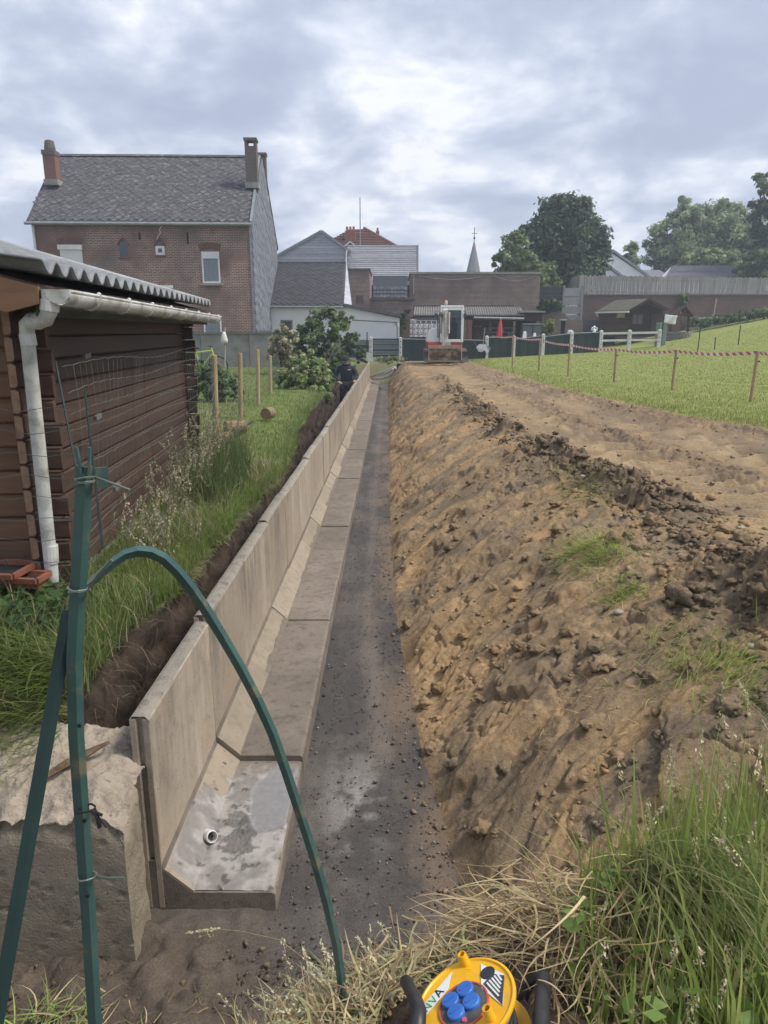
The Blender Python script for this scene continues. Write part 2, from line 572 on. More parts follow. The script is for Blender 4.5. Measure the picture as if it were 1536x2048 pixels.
# field: trampled clay bank, tracks, lawn to the right
nr, nc = 1150, 520
Yr = 1.0 * (48.0 ** np.linspace(0, 1, nr))
uu = np.linspace(0, 1, nc) ** 1.15
YY = np.repeat(Yr[:, None], nc, 1)
XX = toe(YY) - .28 + uu[None, :] * (2.2 + .66 * YY)
def field_detail(X, Y):
    """(height offset, soil colour) of the disturbed ground"""
    t = np.clip((X - toe(Y)) / bank_w(Y), 0, 1.4)
    on_bank = sstep(0, .10, t) * (1 - sstep(.95, 1.25, t))
    edge = lawn_edge(Y) + .35 * fbm(X * .9, Y * .9, 4, 3)
    lawn = sstep(-.18, .22, X - edge)
    bare = 1 - lawn
    # scrape marks of the bucket run down the bank, slanting towards the camera
    a = X * .80 + Y * .60
    b = -X * .60 + Y * .80
    wob_ = .35 * fbm(X * .7, Y * .7, 3, 13)
    scr = fbm(a * .8, (b + wob_) * 4.2, 5, 11, .6)
    zone = fbm(X * .75 + 2, Y * .75, 3, 31)
    crumbly = sstep(.02, .34, zone + .25 * fbm(X * 3, Y * 3, 3, 33))
    smooth_ = 1 - crumbly
    sr = 1 - 2 * np.abs(fbm(a * .5 + 4, (b + wob_) * 2.6, 4, 15, .55))
    h = (.045 * scr + .045 * smooth_ * (sr - .6)) * on_bank + .06 * fbm(X * 1.0, Y * 1.0, 3, 12) * on_bank
    # crumbs of clay of several sizes, pressed into the slope
    l1 = lumpy(X * 5.2, Y * 5.2, 1, .35) * crumbly
    l2 = lumpy(X * 11, Y * 11, 2, .55) * (.06 + .94 * crumbly)
    l3 = lumpy(X * 23, Y * 23, 3, .65) * (.15 + .85 * crumbly)
    h = h + bare * (.25 + .75 * on_bank) * (.026 * l1 + .013 * l2 + .008 * l3)
    h = h + bare * (.006 * billow(X * 9, Y * 9, 4, 41, .6) + .005 * fbm(X * 30, Y * 30, 3, 42))
    # ledges where wet clay broke away, with small drops below them
    for sd, th, am in ((51, .06, .045), (53, .22, .040)):
        st = fbm(a * .8 + sd, b * 1.7, 4, sd, .45)
        h = h + am * (sstep(th - .010, th + .030, st) - .5) * on_bank
    crack = 1 - np.abs(fbm(X * 1.5, Y * 1.5, 5, 57, .6)) * 26
    h = h - .035 * np.clip(crack, 0, 1) * on_bank * sstep(-.1, .15, fbm(X * .9, Y * .9, 2, 58))
    # windrow of dark clods along the crest
    rx = ridge_x(Y) + .14 * fbm(X * 0 + 1, Y * .9, 3, 61)
    d = (X - rx) / np.interp(Y, [3, 6, 10, 20], [.46, .40, .34, .28])
    win = np.exp(-d * d) * sstep(2.6, 3.6, Y) * (1 - sstep(22, 30, Y))
    win = win * (.22 + .78 * sstep(-.2, .3, fbm(X * 0 + 4, Y * 1.1, 2, 63)))
    h = h + win * (.03 + .17 * lumpy(X * 3.6, Y * 3.6, 5, .75) + .12 * lumpy(X * 7.5, Y * 7.5, 6, .75) + .055 * lumpy(X * 15, Y * 15, 7, .8) + .03 * lumpy(X * 30, Y * 30, 8, .8))
    # second lower windrow between track and lawn
    d2 = (X - (lawn_edge(Y) - .40 + .2 * fbm(X * 0, Y * .6, 2, 64))) / .38
    win2 = np.exp(-d2 * d2)
    h = h + win2 * bare * (.06 * lumpy(X * 5, Y * 5, 9, .6) + .05 * lumpy(X * 10, Y * 10, 10, .7) + .025 * lumpy(X * 22, Y * 22, 11, .7))
    d3 = (X - (ridge_x(Y) + 1.5 + .15 * fbm(X * 0, Y * .5, 2, 65))) / .28
    win3 = np.exp(-d3 * d3) * sstep(5, 8, Y) * bare
    h = h + win3 * (.07 * lumpy(X * 5, Y * 5, 12, .6) + .05 * lumpy(X * 11, Y * 11, 14, .7) + .02 * lumpy(X * 24, Y * 24, 15, .7))
    # tread marks of the excavator in the two lanes
    la = ridge_x(Y) + .95
    lb = ridge_x(Y) + 2.15 + .01 * Y
    lane = np.exp(-((X - la) / .46) ** 4) + np.exp(-((X - lb) / .40) ** 4)
    lane = np.clip(lane, 0, 1) * bare * sstep(3, 4.5, Y)
    ph_ = (Y + .08 * np.abs(np.sin(X * 4.2)) + .06 * fbm(X * 2, Y * 2, 2, 92)) / np.interp(Y, [4, 8, 14], [.16, .20, .30])
    tread = np.abs((ph_ % 1) - .5) * 4 - 1
    keep_ = sstep(-.45, -.05, fbm(X * .8, Y * .5, 2, 91))
    h = h - lane * .03 + lane * .055 * tread * keep_
    h = h + lawn * .012 * fbm(X * 5, Y * 5, 3, 95)
    # colours
    n1 = fbm(a * .7, (b + wob_) * 2.2, 4, 101); n2 = fbm(X * 2.1, Y * 2.1, 5, 111, .6); n3 = fbm(X * .35, Y * .35, 3, 121)
    n4 = fbm(X * 6, Y * 6, 4, 131, .6)
    ochre = np.array([.36, .240, .128]); brown = np.array([.250, .180, .108]); dark = np.array([.142, .107, .073]); pale = np.array([.37, .28, .17]); grey = np.array([.228, .182, .130])
    def mixc(c, c2, f):
        return c * (1 - f[..., None]) + c2 * f[..., None]
    c = np.broadcast_to(brown, X.shape + (3,))
    c = mixc(c, grey, sstep(-.1, .3, n2 + .4 * n3) * .7)
    c = mixc(c, ochre, sstep(-.10, .18, n1 + .35 * n3 + .2 * n4) * .85 * (.45 + .55 * smooth_))
    c = mixc(c, dark, sstep(.02, .30, n2 - .3 * n1 + .25 * n4) * .55)
    c = mixc(c, ochre * 1.03, on_bank * (1 - sstep(.12, .40, t)) * sstep(-.05, .25, n3 + n1 * .7 + .2 * n4) * .65)
    c = mixc(c, pale, np.clip(l2 + l3, 0, 1) * .15 * bare)
    c = mixc(c, brown * .9, lane * keep_ * sstep(.1, -.5, tread) * .6)  # shade of the tread grooves painted into the soil colour
    c = mixc(c, pale, lane * (1 - .5 * keep_ * sstep(.1, -.5, tread)) * .45 * sstep(-.3, .2, n2 + .2))
    c = mixc(c, pale * .9, sstep(.3, .8, X - ridge_x(Y)) * bare * .28 * sstep(-.2, .2, n3 + n2))
    c = mixc(c, dark * 1.2, sstep(.5, .9, X - ridge_x(Y)) * bare * .7 * sstep(.05, .25, fbm(X * 1.1, Y * .45, 4, 141) + .3 * n4))
    c = mixc(c, dark * (1.0 + .5 * sstep(0, .3, n4))[..., None], np.clip(win * 1.5, 0, 1) * .85)
    c = mixc(c, dark * 1.15, np.clip(win2 + win3 * .8, 0, 1) * .75 * bare * sstep(-.25, .1, n2 + n4))
    trk = sstep(.25, .6, X - ridge_x(Y)) * bare
    c = mixc(c, np.array([.20, .148, .098]), trk * .55 * sstep(-.35, .25, n2 + .5 * n4 - .35 * lane))
    c = c * (.92 + .20 * n4)[..., None]
    green = np.array([.19, .225, .06]); g2 = np.array([.26, .265, .095])
    g = green * (1 - sstep(-.3, .4, n2)[..., None]) + g2 * sstep(-.3, .4, n2)[..., None]
    c = mixc(c, g, lawn)
    return h, np.clip(c, .02, 1), lawn
hh, cc, lawn_mask = field_detail(XX, YY)
ZZ = field_z(XX, YY) + hh * .85
XX = XX - .55 * hh * sstep(0, .1, (XX - toe(YY)) / bank_w(YY)) * (1 - sstep(.55, 1.0, (XX - toe(YY)) / bank_w(YY)))
field = mesh_np('field_ground', np.stack([XX, YY, ZZ], -1).reshape(-1, 3), grid_faces(nr, nc), mat_earth, col=cc.reshape(-1, 3), smooth=True)
tag(field, 'bare clay bank with excavator tracks rising to the lawn', kind='structure')

# trench floor of crushed stone
nr, nc = 700, 150
Yr = 1.2 * ((37.5 / 1.2) ** np.linspace(0, 1, nr))
YY = np.repeat(Yr[:, None], nc, 1)
XX = -1.75 + (toe(YY) + .45 + 1.75) * np.linspace(0, 1, nc)[None, :]
n2 = fbm(XX * 2.2, YY * 1.2, 5, 201); n1 = fbm(XX * 7, YY * 7, 4, 202); nst = fbm(XX * 9, YY * .25, 3, 203)
ZZ = .012 * n2 + .010 * billow(XX * 9, YY * 9, 4, 204) + .98 * sstep(36.2, 37.3, YY)
gr = np.array([.064, .057, .052]); gl = np.array([.135, .118, .104]); gb = np.array([.15, .105, .07])
c = np.broadcast_to(gr, XX.shape + (3,))
lanef = np.exp(-((XX - toe(YY) + .22 + .03 * n2) / .055) ** 2) * sstep(3.2, 4.5, YY)
f = np.clip(sstep(-.2, .4, n2 + .3 * nst + .2 * n1) * .55 + lanef * .45, 0, 1)[..., None]
c = c * (1 - f) + gl * f
f = (sstep(-.38, -.02, XX - toe(YY)) * sstep(-.3, .35, n2 + n1 * .4) * .75)[..., None]
c = c * (1 - f) + gb * f
spl = (np.exp(-((XX + .18) / .16) ** 2 - ((YY - 3.35) / .38) ** 2) * sstep(-.15, .2, n1 + .6 * n2))[..., None] * .85
c = c * (1 - spl) + np.array([.24, .225, .21]) * spl
mud_ = (sstep(-.35, -.75, XX + .25 * n2) * sstep(2.75, 2.45, YY + .15 * n2))[..., None]
endf = sstep(35.6, 36.4, YY)[..., None]
c = c * (1 - endf) + (np.array([.16, .13, .08]) * (1 - sstep(-.2, .2, n2)[..., None]) + np.array([.14, .17, .06]) * sstep(-.2, .2, n2)[..., None]) * endf
c = c * (1 - mud_) + np.array([.088, .068, .052]) * (1 + .5 * n1[..., None]) * mud_
ZZ = ZZ + mud_[..., 0] * (.05 * lumpy(XX * 7, YY * 7, 206, .5) + .03 * lumpy(XX * 15, YY * 15, 207, .6) + .03 * n2)
tf = mesh_np('trench_floor', np.stack([XX, YY, ZZ], -1).reshape(-1, 3), grid_faces(nr, nc), mat_gravel, col=c.reshape(-1, 3), smooth=True)
tag(tf, 'dark crushed stone floor of the trench', kind='structure')

# earth lip in front, where the photographer stands
nr, nc = 240, 320
YY = np.repeat(np.linspace(.25, 2.75, nr)[:, None], nc, 1)
XX = np.repeat(np.linspace(-2.7, 2.8, nc)[None, :], nr, 0)
n1 = fbm(XX * 3, YY * 3, 5, 301); n2 = fbm(XX * 8, YY * 8, 4, 302)
ZZ = lip_z(XX, YY)
slope = sstep(.02, .2, ZZ)
ZZ = ZZ + slope * (.05 * n1 + .05 * lumpy(XX * 9, YY * 9, 303, .5) + .025 * lumpy(XX * 20, YY * 20, 304, .6)) + .012 * lumpy(XX * 26, YY * 26, 305, .5)
fz = field_z(XX, YY)
ZZ = np.where(XX > .35, np.maximum(ZZ, np.where(YY < 1.9, fz + .02 * n2, ZZ)), ZZ)
c1 = np.array([.17, .122, .080]); c2 = np.array([.095, .073, .055])
f = sstep(-.3, .35, n1)[..., None]
c = c1 * (1 - f) + c2 * f
f = (sstep(.05, -.02, ZZ - .02) * 1.0)[..., None]
c = c * (1 - f) + np.where(XX[..., None] < -.45 - .5 * (YY[..., None] - 2), np.array([.10, .078, .060]), np.array([.066, .058, .052])) * f
lipo = mesh_np('earth_lip', np.stack([XX, YY, ZZ], -1).reshape(-1, 3), grid_faces(nr, nc), mat_earth, col=c.reshape(-1, 3), smooth=True)
tag(lipo, 'earth edge at the near end of the trench', kind='structure')
def lip_surface(X, Y):
    z = lip_z(X, Y)
    return np.where(X > .35, np.maximum(z, np.where(Y < 1.9, field_z(X, Y), z)), z)

# garden on the left with its cut edge
def garden_lip(Y):
    return np.interp(Y, [2.4, 3, 4, 5, 6.1, 7, 8, 9.5, 12, 14, 16, 22, 29, 40], [-1.66, -1.54, -1.46, -1.39, -1.35, -1.33, -1.32, -1.37, -1.56, -1.66, -1.74, -1.76, -1.8, -1.8]) + .15 * fbm(np.asarray(Y) * 1.0, np.asarray(Y) * 0 + 2, 4, 401, .6)
def garden_z(X, Y):
    z = .98 + .03 * fbm(X * .5, Y * .5, 3, 402) - .10 * np.exp(-((X - garden_lip(Y)) / .25) ** 2)
    return z - .35 * sstep(3.15, 2.45, Y)
offs = np.concatenate([np.linspace(-15, -1.3, 60), np.linspace(-1.28, -.06, 70), np.linspace(-.05, .30, 70)])
nr, nc = 620, len(offs)
Yr = 2.55 * ((40 / 2.55) ** np.linspace(0, 1, nr))
YY = np.repeat(Yr[:, None], nc, 1)
XX = garden_lip(YY) + offs[None, :]
top = garden_z(XX, YY)
fall = sstep(-.04, .12, offs)[None, :] ** .8
ZZ = top * (1 - fall) + (-.08) * fall
n1 = fbm(XX * 4, YY * 2.5, 4, 403); n2 = fbm(YY * 3, ZZ * 5, 5, 404)
face = (fall > .02) & (fall < .995)
XX = XX + np.where(face, .07 * n2 + .05 * billow(YY * 4, ZZ * 5, 3, 406), 0)
ZZ = ZZ + np.where(fall < .02, .03 * n1, 0)
fr = sstep(2.95, 2.6, YY)
c = np.array([.11, .15, .045]) * (1 - sstep(-.4, .4, n1)[..., None]) + np.array([.15, .17, .06]) * sstep(-.4, .4, n1)[..., None]
e1 = np.array([.070, .052, .040]); e2 = np.array([.036, .029, .025])
ec = e1 * (1 - sstep(-.3, .4, n2)[..., None]) + e2 * sstep(-.3, .4, n2)[..., None]
m_ = np.maximum(sstep(.02, .10, fall), fr)[..., None] * np.ones_like(XX)[..., None]
near_soil = (sstep(5.5, 3.2, YY) * .6)[..., None]
c = c * (1 - near_soil) + ec * near_soil
c = c * (1 - m_) + ec * m_
gd = mesh_np('garden_ground', np.stack([XX, YY, ZZ], -1).reshape(-1, 3), grid_faces(nr, nc), mat_earth, col=c.reshape(-1, 3), smooth=True)
tag(gd, 'garden lawn ending in a cut earth edge', kind='structure')

# far ground, one sheet to the horizon, rising behind the gardens on the right
nr, nc = 60, 60
YY = np.repeat(np.concatenate([np.linspace(37.5, 90, 40), np.linspace(95, 300, 20)])[:, None], nc, 1)
XX = np.repeat(np.concatenate([np.linspace(-240, -40, 10), np.linspace(-35, 70, 40), np.linspace(80, 240, 10)])[None, :], nr, 0)
ZZ = .90 + .055 * np.clip(XX - 2.5, 0, 12) + .13 * np.clip(XX - 14, 0, 9) - .12 * sstep(0, 4, 36 - YY) - .05
ZZ = ZZ + 2.0 * sstep(48, 56, YY) * sstep(7, 16, XX)
far = mesh_np('far_ground', np.stack([XX, YY, ZZ], -1).reshape(-1, 3), grid_faces(nr, nc), mat('far_grass', (.09, .12, .04), (.14, .15, .06), 0.8, bump=.3), smooth=True)
tag(far, 'grassy ground beyond the gardens', kind='structure')
base = mesh_np('lower_ground', [(-250, -50, -.5), (250, -50, -.5), (250, 310, -.5), (-250, 310, -.5)], [(0, 1, 2, 3)], mat('subsoil', (.16, .14, .08)))
tag(base, 'ground under everything out to the horizon', kind='structure')

# ---------------------------------------------------------------- retaining wall of L elements
def concrete(name, base, base2, grime, top=None, streak=True, dirt=.5, zmid=.72, rough=.9, bump=.35):
    """weathered precast concrete: cloudy base, vertical rain streaks, lichen at the top edge, pores"""
    m = mat(name, base, base2, 2.6, 8, lo=.3, hi=.7, bump=bump, bscale=90, bdist=.009, rough=rough, rand=True)
    t = m.node_tree; Lk = t.links.new
    bs = t.nodes['Principled BSDF']
    src = bs.inputs['Base Color'].links[0].from_socket
    tcn = [n for n in t.nodes if n.type == 'TEX_COORD'][0]
    addn = [n for n in t.nodes if n.type == 'VECT_MATH' and n.operation == 'ADD'][0]
    def nz(scale, st, d=6, rg=.6, lo=.4, hi=.65):
        mp = t.nodes.new('ShaderNodeMapping'); mp.inputs['Scale'].default_value = st
        Lk(addn.outputs[0], mp.inputs[0])
        n = t.nodes.new('ShaderNodeTexNoise'); n.inputs['Scale'].default_value = scale; n.inputs['Detail'].default_value = d; n.inputs['Roughness'].default_value = rg
        Lk(mp.outputs[0], n.inputs['Vector'])
        r = t.nodes.new('ShaderNodeMapRange'); r.inputs[1].default_value = lo; r.inputs[2].default_value = hi
        Lk(n.outputs['Fac'], r.inputs[0])
        return r.outputs[0]
    def mth(op, a, b_):
        n = t.nodes.new('ShaderNodeMath'); n.operation = op; n.use_clamp = True
        for i, v in enumerate((a, b_)):
            if isinstance(v, (int, float)): n.inputs[i].default_value = v
            else: Lk(v, n.inputs[i])
        return n.outputs[0]
    def mixc(f, a, b_):
        x = t.nodes.new('ShaderNodeMix'); x.data_type = 'RGBA'
        Lk(f, x.inputs[0])
        for s_, v in ((x.inputs[6], a), (x.inputs[7], b_)):
            if isinstance(v, tuple): s_.default_value = (*v, 1)
            else: Lk(v, s_)
        return x.outputs[2]
    col = mixc(mth('MULTIPLY', nz(14, (1, 1, 1), 8, .7, .5, .72), dirt), src, grime)
    if streak:
        sp_ = t.nodes.new('ShaderNodeSeparateXYZ'); Lk(tcn.outputs['Object'], sp_.inputs[0])
        zr = t.nodes.new('ShaderNodeMapRange'); zr.inputs[1].default_value = zmid - .55; zr.inputs[2].default_value = 1.0
        Lk(sp_.outputs[2], zr.inputs[0])
        st = nz(9, (1, 1, .10), 7, .68, .45, .70)
        col = mixc(mth('MULTIPLY', mth('MULTIPLY', st, zr.outputs[0]), .75), col, grime)
        col = mixc(mth('MULTIPLY', nz(2.2, (1, 1, .5), 6, .65, .48, .68), .55), col, (.30, .225, .15))
        col = mixc(mth('MULTIPLY', nz(1.6, (1, 1, .6), 6, .65, .50, .68), mth('MULTIPLY', zr.outputs[0], .8)), col, tuple(c * .6 for c in grime))
        col = mixc(mth('MULTIPLY', nz(5, (1, 1, .12), 6, .7, .56, .74), .5), col, (.50, .45, .38))
    col = mixc(mth('MULTIPLY', nz(70, (1, 1, 1), 3, .5, .66, .72), .7), col, tuple(c * .45 for c in grime))
    Lk(col, bs.inputs['Base Color'])
    return m
mat_conc = concrete('precast_concrete', (.375, .315, .243), (.285, .238, .185), (.135, .119, .102))
mat_conc_foot = concrete('dirty_concrete', (.145, .122, .10), (.225, .19, .155), (.085, .073, .062), streak=False, dirt=.95, bump=.6)
mat_conc_haunch = concrete('haunch_concrete', (.30, .25, .192), (.235, .197, .152), (.14, .118, .095), streak=False, dirt=.7, bump=.3)
mat_conc_cap = concrete('weathered_top', (.22, .20, .165), (.30, .27, .225), (.085, .082, .070), streak=False, dirt=1.0, bump=.8)
def stem_mesh(groove):
    m = MB()
    x0, x1 = -1.074, -.990
    ya, yb = .004, .996
    g = [(x0, ya), (x0 + .028, ya), (x0 + .034, ya + .022), (x0 + .048, ya + .022), (x0 + .054, ya), (x1, ya), (x1, yb), (x0, yb)]
    m.prism([(x, y, .05) for x, y in g], (0, 0, .935))
    return m
def foot_mesh():
    m = MB()
    pr = [(-1.07, 0), (-1.07, .30), (-.992, .30), (-.987, .262), (-.984, .248), (-.862, .136), (-.515, .138), (-.500, .128), (-.496, .0)]
    m.prism([(x, .005, z) for x, z in reversed(pr)], (0, .990, 0))
    return m
wall = T('retaining_wall', 'long low retaining wall of precast concrete L elements along the trench', 'retaining wall', (-1.03, 2.61, 0))
def rough_cap(i):
    """uneven weathered top of one element"""
    q = np.random.default_rng(i)
    n, k = 34, 6
    y = np.linspace(.004, .996, n); x = np.linspace(-1.076, -.988, k)
    Yg, Xg = np.meshgrid(y, x, indexing='ij')
    Zg = .985 + .012 + .006 * fbm(Xg * 20, Yg * 14 + i * 3, 3, 7)
    edge_ = (np.abs(Xg + 1.032) > .042)
    Zg = np.where(edge_, .978 - .010 * np.abs(fbm(Xg * 30, Yg * 18 + i * 5, 3, 9)), Zg)
    return np.stack([Xg, Yg, Zg], -1).reshape(-1, 3), grid_faces(n, k)
protos = []
for i in range(34):
    y0 = 2.61 + i * .985
    dz = -.035 if i == 0 else .004 * math.sin(i * 2.3) + .008 * (i % 3 == 0)
    jx = 0.0 if i == 0 else .004 * math.sin(i * 1.7)
    mtx = Matrix.Translation((jx + 1.03, y0 - 2.61, 0)) @ Matrix.Rotation(.002 * math.sin(i * 3.1), 4, 'Z')
    if i < 3:
        w = T('wall_element', None, None, (0, 0, 0), 0)
        w.name = 'wall_element'
        bpy.data.objects.remove(w)
    if not protos:
        LOC[wall] = ((-1.03, 2.61, 0), True)
        a = stem_mesh(True).build('wall_element', mat_conc, wall, bevel=.004, seg=1)
        b = foot_mesh().build('foot', mat_conc_foot, a, bevel=.004, seg=1)
        h = MB().prism([(-.9835, .006, .2492), (-.9835 + .003, .006, .2512), (-.8585, .006, .1392), (-.8615, .006, .1362)], (0, .988, 0)).build('haunch', mat_conc_haunch, a)
        V, F = rough_cap(0)
        t_ = mesh_np('top_edge', V, F, mat_conc_cap, a, smooth=False)
        protos = [a, b, h, t_]
        a.matrix_local = mtx @ Matrix.Translation((0, 0, dz))
    else:
        a = piece(protos[0], wall, mtx @ Matrix.Translation((0, 0, dz)))
        for p in protos[1:]:
            piece(p, a, Matrix.Identity(4))
protos[0]['label'] = 'first wall element, set a little lower, with wet cement on its foot'
LOC[wall] = ((-1.03, 2.61, 0), False)
# ragged mud line along the lower edge of the haunches
n = 420
yy_ = np.linspace(3.62, 36.0, 2600)
wd_ = .022 + .022 * fbm(yy_ * 6, yy_ * 0 + 1, 5, 505, .65) + .018 * fbm(yy_ * .9, yy_ * 0 + 5, 3, 506)
wd_ = np.clip(wd_, .001, .1)
xa = -.8615 - wd_; za = .1362 + wd_ / .125 * .113
V = np.stack([np.stack([np.full_like(yy_, -.850), yy_, np.full_like(yy_, .1415)], -1), np.stack([np.full_like(yy_, -.8595), yy_, np.full_like(yy_, .146)], -1), np.stack([xa, yy_, za + .0065], -1)], 1).reshape(-1, 3)
i3 = np.arange(len(yy_) - 1) * 3
F = np.concatenate([np.stack([i3, i3 + 3, i3 + 4, i3 + 1], 1), np.stack([i3 + 1, i3 + 4, i3 + 5, i3 + 2], 1)])
tag(mesh_np('mud_line', V, F, mat('dried_mud', (.185, .155, .125), (.14, .118, .098), 20, rough=.95, bump=.5, bscale=60)), 'dried mud line along the wall foot', kind='stuff')
# wet cement smeared over the first foot, fading out into the dirty concrete
n, k = 150, 130
Xg, Yg = np.meshgrid(np.linspace(-.983, -.508, k), np.linspace(2.622, 3.588, n), indexing='xy')
Zb = np.where(Xg < -.862, .248 + (Xg + .984) / .122 * -.112, .137) - .035
nn = fbm(Xg * 4, Yg * 4, 5, 501); n5 = fbm(Xg * 11, Yg * 11, 4, 504)
cov = nn + .35 * n5 + 1.25 * np.exp(-((Xg + .74) / .30) ** 2 - ((Yg - 3.02) / .50) ** 2) - .42 - .5 * sstep(-.86, -.97, Xg) * sstep(2.95, 3.35, Yg)
covm = sstep(-.12, .22, cov)
pool = np.exp(-(((Xg + .60) / .13) ** 2 + ((Yg - 3.24) / .27) ** 2) ** 1.5) + .30 * nn + .12 * n5
wet = sstep(.34, .50, pool)
sand = sstep(.05, .25, fbm(Xg * 16, Yg * 16, 4, 507) + .8 * np.exp(-((Xg + .73) / .10) ** 2 - ((Yg - 2.98) / .22) ** 2) - .25) * (1 - wet)
ed_ = np.minimum(np.minimum(sstep(0, .02, Yg - 2.622), sstep(0, .02, 3.588 - Yg)), np.minimum(sstep(0, .012, Xg + .983), sstep(0, .02, -.508 - Xg)))
Zw = Zb - .003 + ed_ * .0075 + .007 * covm * (1 - wet) + sand * .006 * np.abs(fbm(Xg * 45, Yg * 45, 3, 502)) * 2
base_c = np.array([.19, .162, .134]); cem1 = np.array([.30, .28, .26]); cem2 = np.array([.19, .175, .16])
cw = cem1 * (1 - sstep(-.25, .35, nn + n5)[..., None]) + cem2 * sstep(-.25, .35, nn + n5)[..., None]
cw = base_c * (1 - covm[..., None]) + cw * covm[..., None]
cw = cw * (1 - .55 * sand[..., None])
cw = cw * (1 - wet[..., None]) + np.array([.20, .192, .188]) * wet[..., None]
m_cem = mat('wet_cement', (.3, .3, .3), attr=True, scale=30, vstr=.12, rough=.45, bump=.15, bscale=50, bdist=.002, spec=.5)
cem = mesh_np('wet_cement', np.stack([Xg, Yg, Zw], -1).reshape(-1, 3), grid_faces(n, k), m_cem, col=cw.reshape(-1, 3), smooth=True)
wa = cem.data.attributes.new('Wet', 'FLOAT', 'POINT')
wa.data.foreach_set('value', np.clip(wet + .35 * covm * (1 - wet), 0, 1).astype(np.float32).ravel())
t = m_cem.node_tree
an = t.nodes.new('ShaderNodeAttribute'); an.attribute_name = 'Wet'
mr = t.nodes.new('ShaderNodeMapRange'); mr.inputs[3].default_value = .85; mr.inputs[4].default_value = .07
t.links.new(an.outputs['Fac'], mr.inputs[0]); t.links.new(mr.outputs[0], t.nodes['Principled BSDF'].inputs['Roughness'])
tag(cem, 'wet grey cement slurry with a shiny puddle on the nearest wall foot', kind='stuff')
# drain pipe stub in the haunch
st = T('drain_pipe', 'short white corrugated pipe stub poking out of the first wall foot', 'drain pipe', (-.86, 2.93, .13))
d = Vector((.45, -.55, .35)).normalized()
p0 = Vector((-.90, 2.97, .11))
path = [p0 + d * .012 * i for i in range(9)]
rs = [.027 + (.003 if i % 2 else 0) for i in range(9)]
MB().tube(path, rs, 16, cap=False).build('pipe_wall', mat('white_plastic', (.62, .62, .60), rough=.5), st, smooth=True).modifiers.new('s', 'SOLIDIFY').thickness = .003
MB().tube([path[1], path[2]], .0245, 16).build('pipe_end', mat('pipe_dark', (.05, .05, .055)), st)

# ---------------------------------------------------------------- big concrete block with its broken top
n, k = 110, 190
mat_block = concrete('old_concrete', (.285, .245, .18), (.205, .175, .13), (.115, .10, .078), streak=False, dirt=.8, bump=.9)
mat_block_top = concrete('broken_concrete', (.42, .355, .285), (.29, .245, .19), (.16, .13, .10), streak=False, dirt=1.0, bump=1.0)
bx0, bx1, by0, by1, bz = -2.7, -1.025, 2.33, 2.86, .775
blk = T('concrete_block', 'big old concrete block with a broken rough top at the near wall end', 'concrete block', (-1.6, 2.5, 0))
def wob(a, b, s, seed):
    return s * fbm(np.asarray(a) * 6, np.asarray(b) * 6, 4, seed)
us = np.linspace(bx0, bx1, k); zs_ = np.linspace(-.06, bz, n)
def topz(X, Y):
    drop = .14 * sstep(by0 + .16, by0, Y) * (.5 + .5 * sstep(-.4, .5, fbm(X * 5, Y * 3, 4, 611))) + .05 * sstep(bx1 - .12, bx1, X)
    return bz + .0 + .030 * fbm(X * 7, Y * 7, 5, 612) + .030 * fbm(X * 18, Y * 18, 4, 613, .65) + .012 * np.abs(fbm(X * 45, Y * 45, 3, 614)) - drop
Xg, Tg = np.meshgrid(us, np.linspace(0, 1, n), indexing='xy')
zt = topz(us, np.full_like(us, by0))[None, :]
Zg = -.06 + (zt + .06) * Tg
Yg = by0 + .006 * fbm(Xg * 4, Zg * 4, 5, 601) + .007 * lumpy(Xg * 34, Zg * 34, 607, .10) + .05 * sstep(.86, 1, Tg) * (.4 + fbm(Xg * 8, Zg * 3, 3, 602))
V = [np.stack([Xg, Yg, Zg], -1).reshape(-1, 3)]
F = [grid_faces(n, k)]
mesh_np('front_face', V[0], F[0], mat_block, blk, smooth=True)
ys = np.linspace(by0, by1, 90)
Xg2, Yg2 = np.meshgrid(us, ys, indexing='xy')
Zg2 = topz(Xg2, Yg2)
Yg2 = Yg2.copy(); Yg2[0] = Yg[-1]; Zg2[0] = Zg[-1]
mesh_np('broken_top', np.stack([Xg2, Yg2, Zg2], -1).reshape(-1, 3), grid_faces(90, k), mat_block_top, blk, smooth=False)
ys3 = np.linspace(0, 1, 40)
Yg3, Tg3 = np.meshgrid(ys3, np.linspace(0, 1, n), indexing='xy')
yy3 = Yg[:, -1][:, None] * (1 - Yg3) + by1 * Yg3
zt3 = np.interp(yy3[-1], Yg2[:, -1], Zg2[:, -1])[None, :]
Zg3 = -.06 + (zt3 + .06) * Tg3
Xg3 = bx1 + (.008 * fbm(yy3 * 9, Zg3 * 9, 5, 603) - .006 * np.abs(fbm(yy3 * 26, Zg3 * 26, 4, 608))) * sstep(0, .1, Yg3) - .055 * sstep(.35, .5, Yg3) - .03 * sstep(.9, 1, Tg3)
mesh_np('end_face', np.stack([Xg3, yy3, Zg3], -1).reshape(-1, 3), grid_faces(n, 40), mat_block, blk, smooth=True)
stick = MB()
p = [Vector((-1.36, 2.43, .80)), Vector((-1.30, 2.50, .815)), Vector((-1.24, 2.56, .825)), Vector((-1.17, 2.63, .835))]
stick.tube(p, [.014, .022, .022, .008], 7, flat=.6)
tag(stick.build('bark_stick', mat('bark', (.16, .10, .06), (.07, .045, .03), 14, stretch=(1, 1, 1), bump=.8, bscale=60)), 'piece of brown bark lying on the broken block top', 'stick')
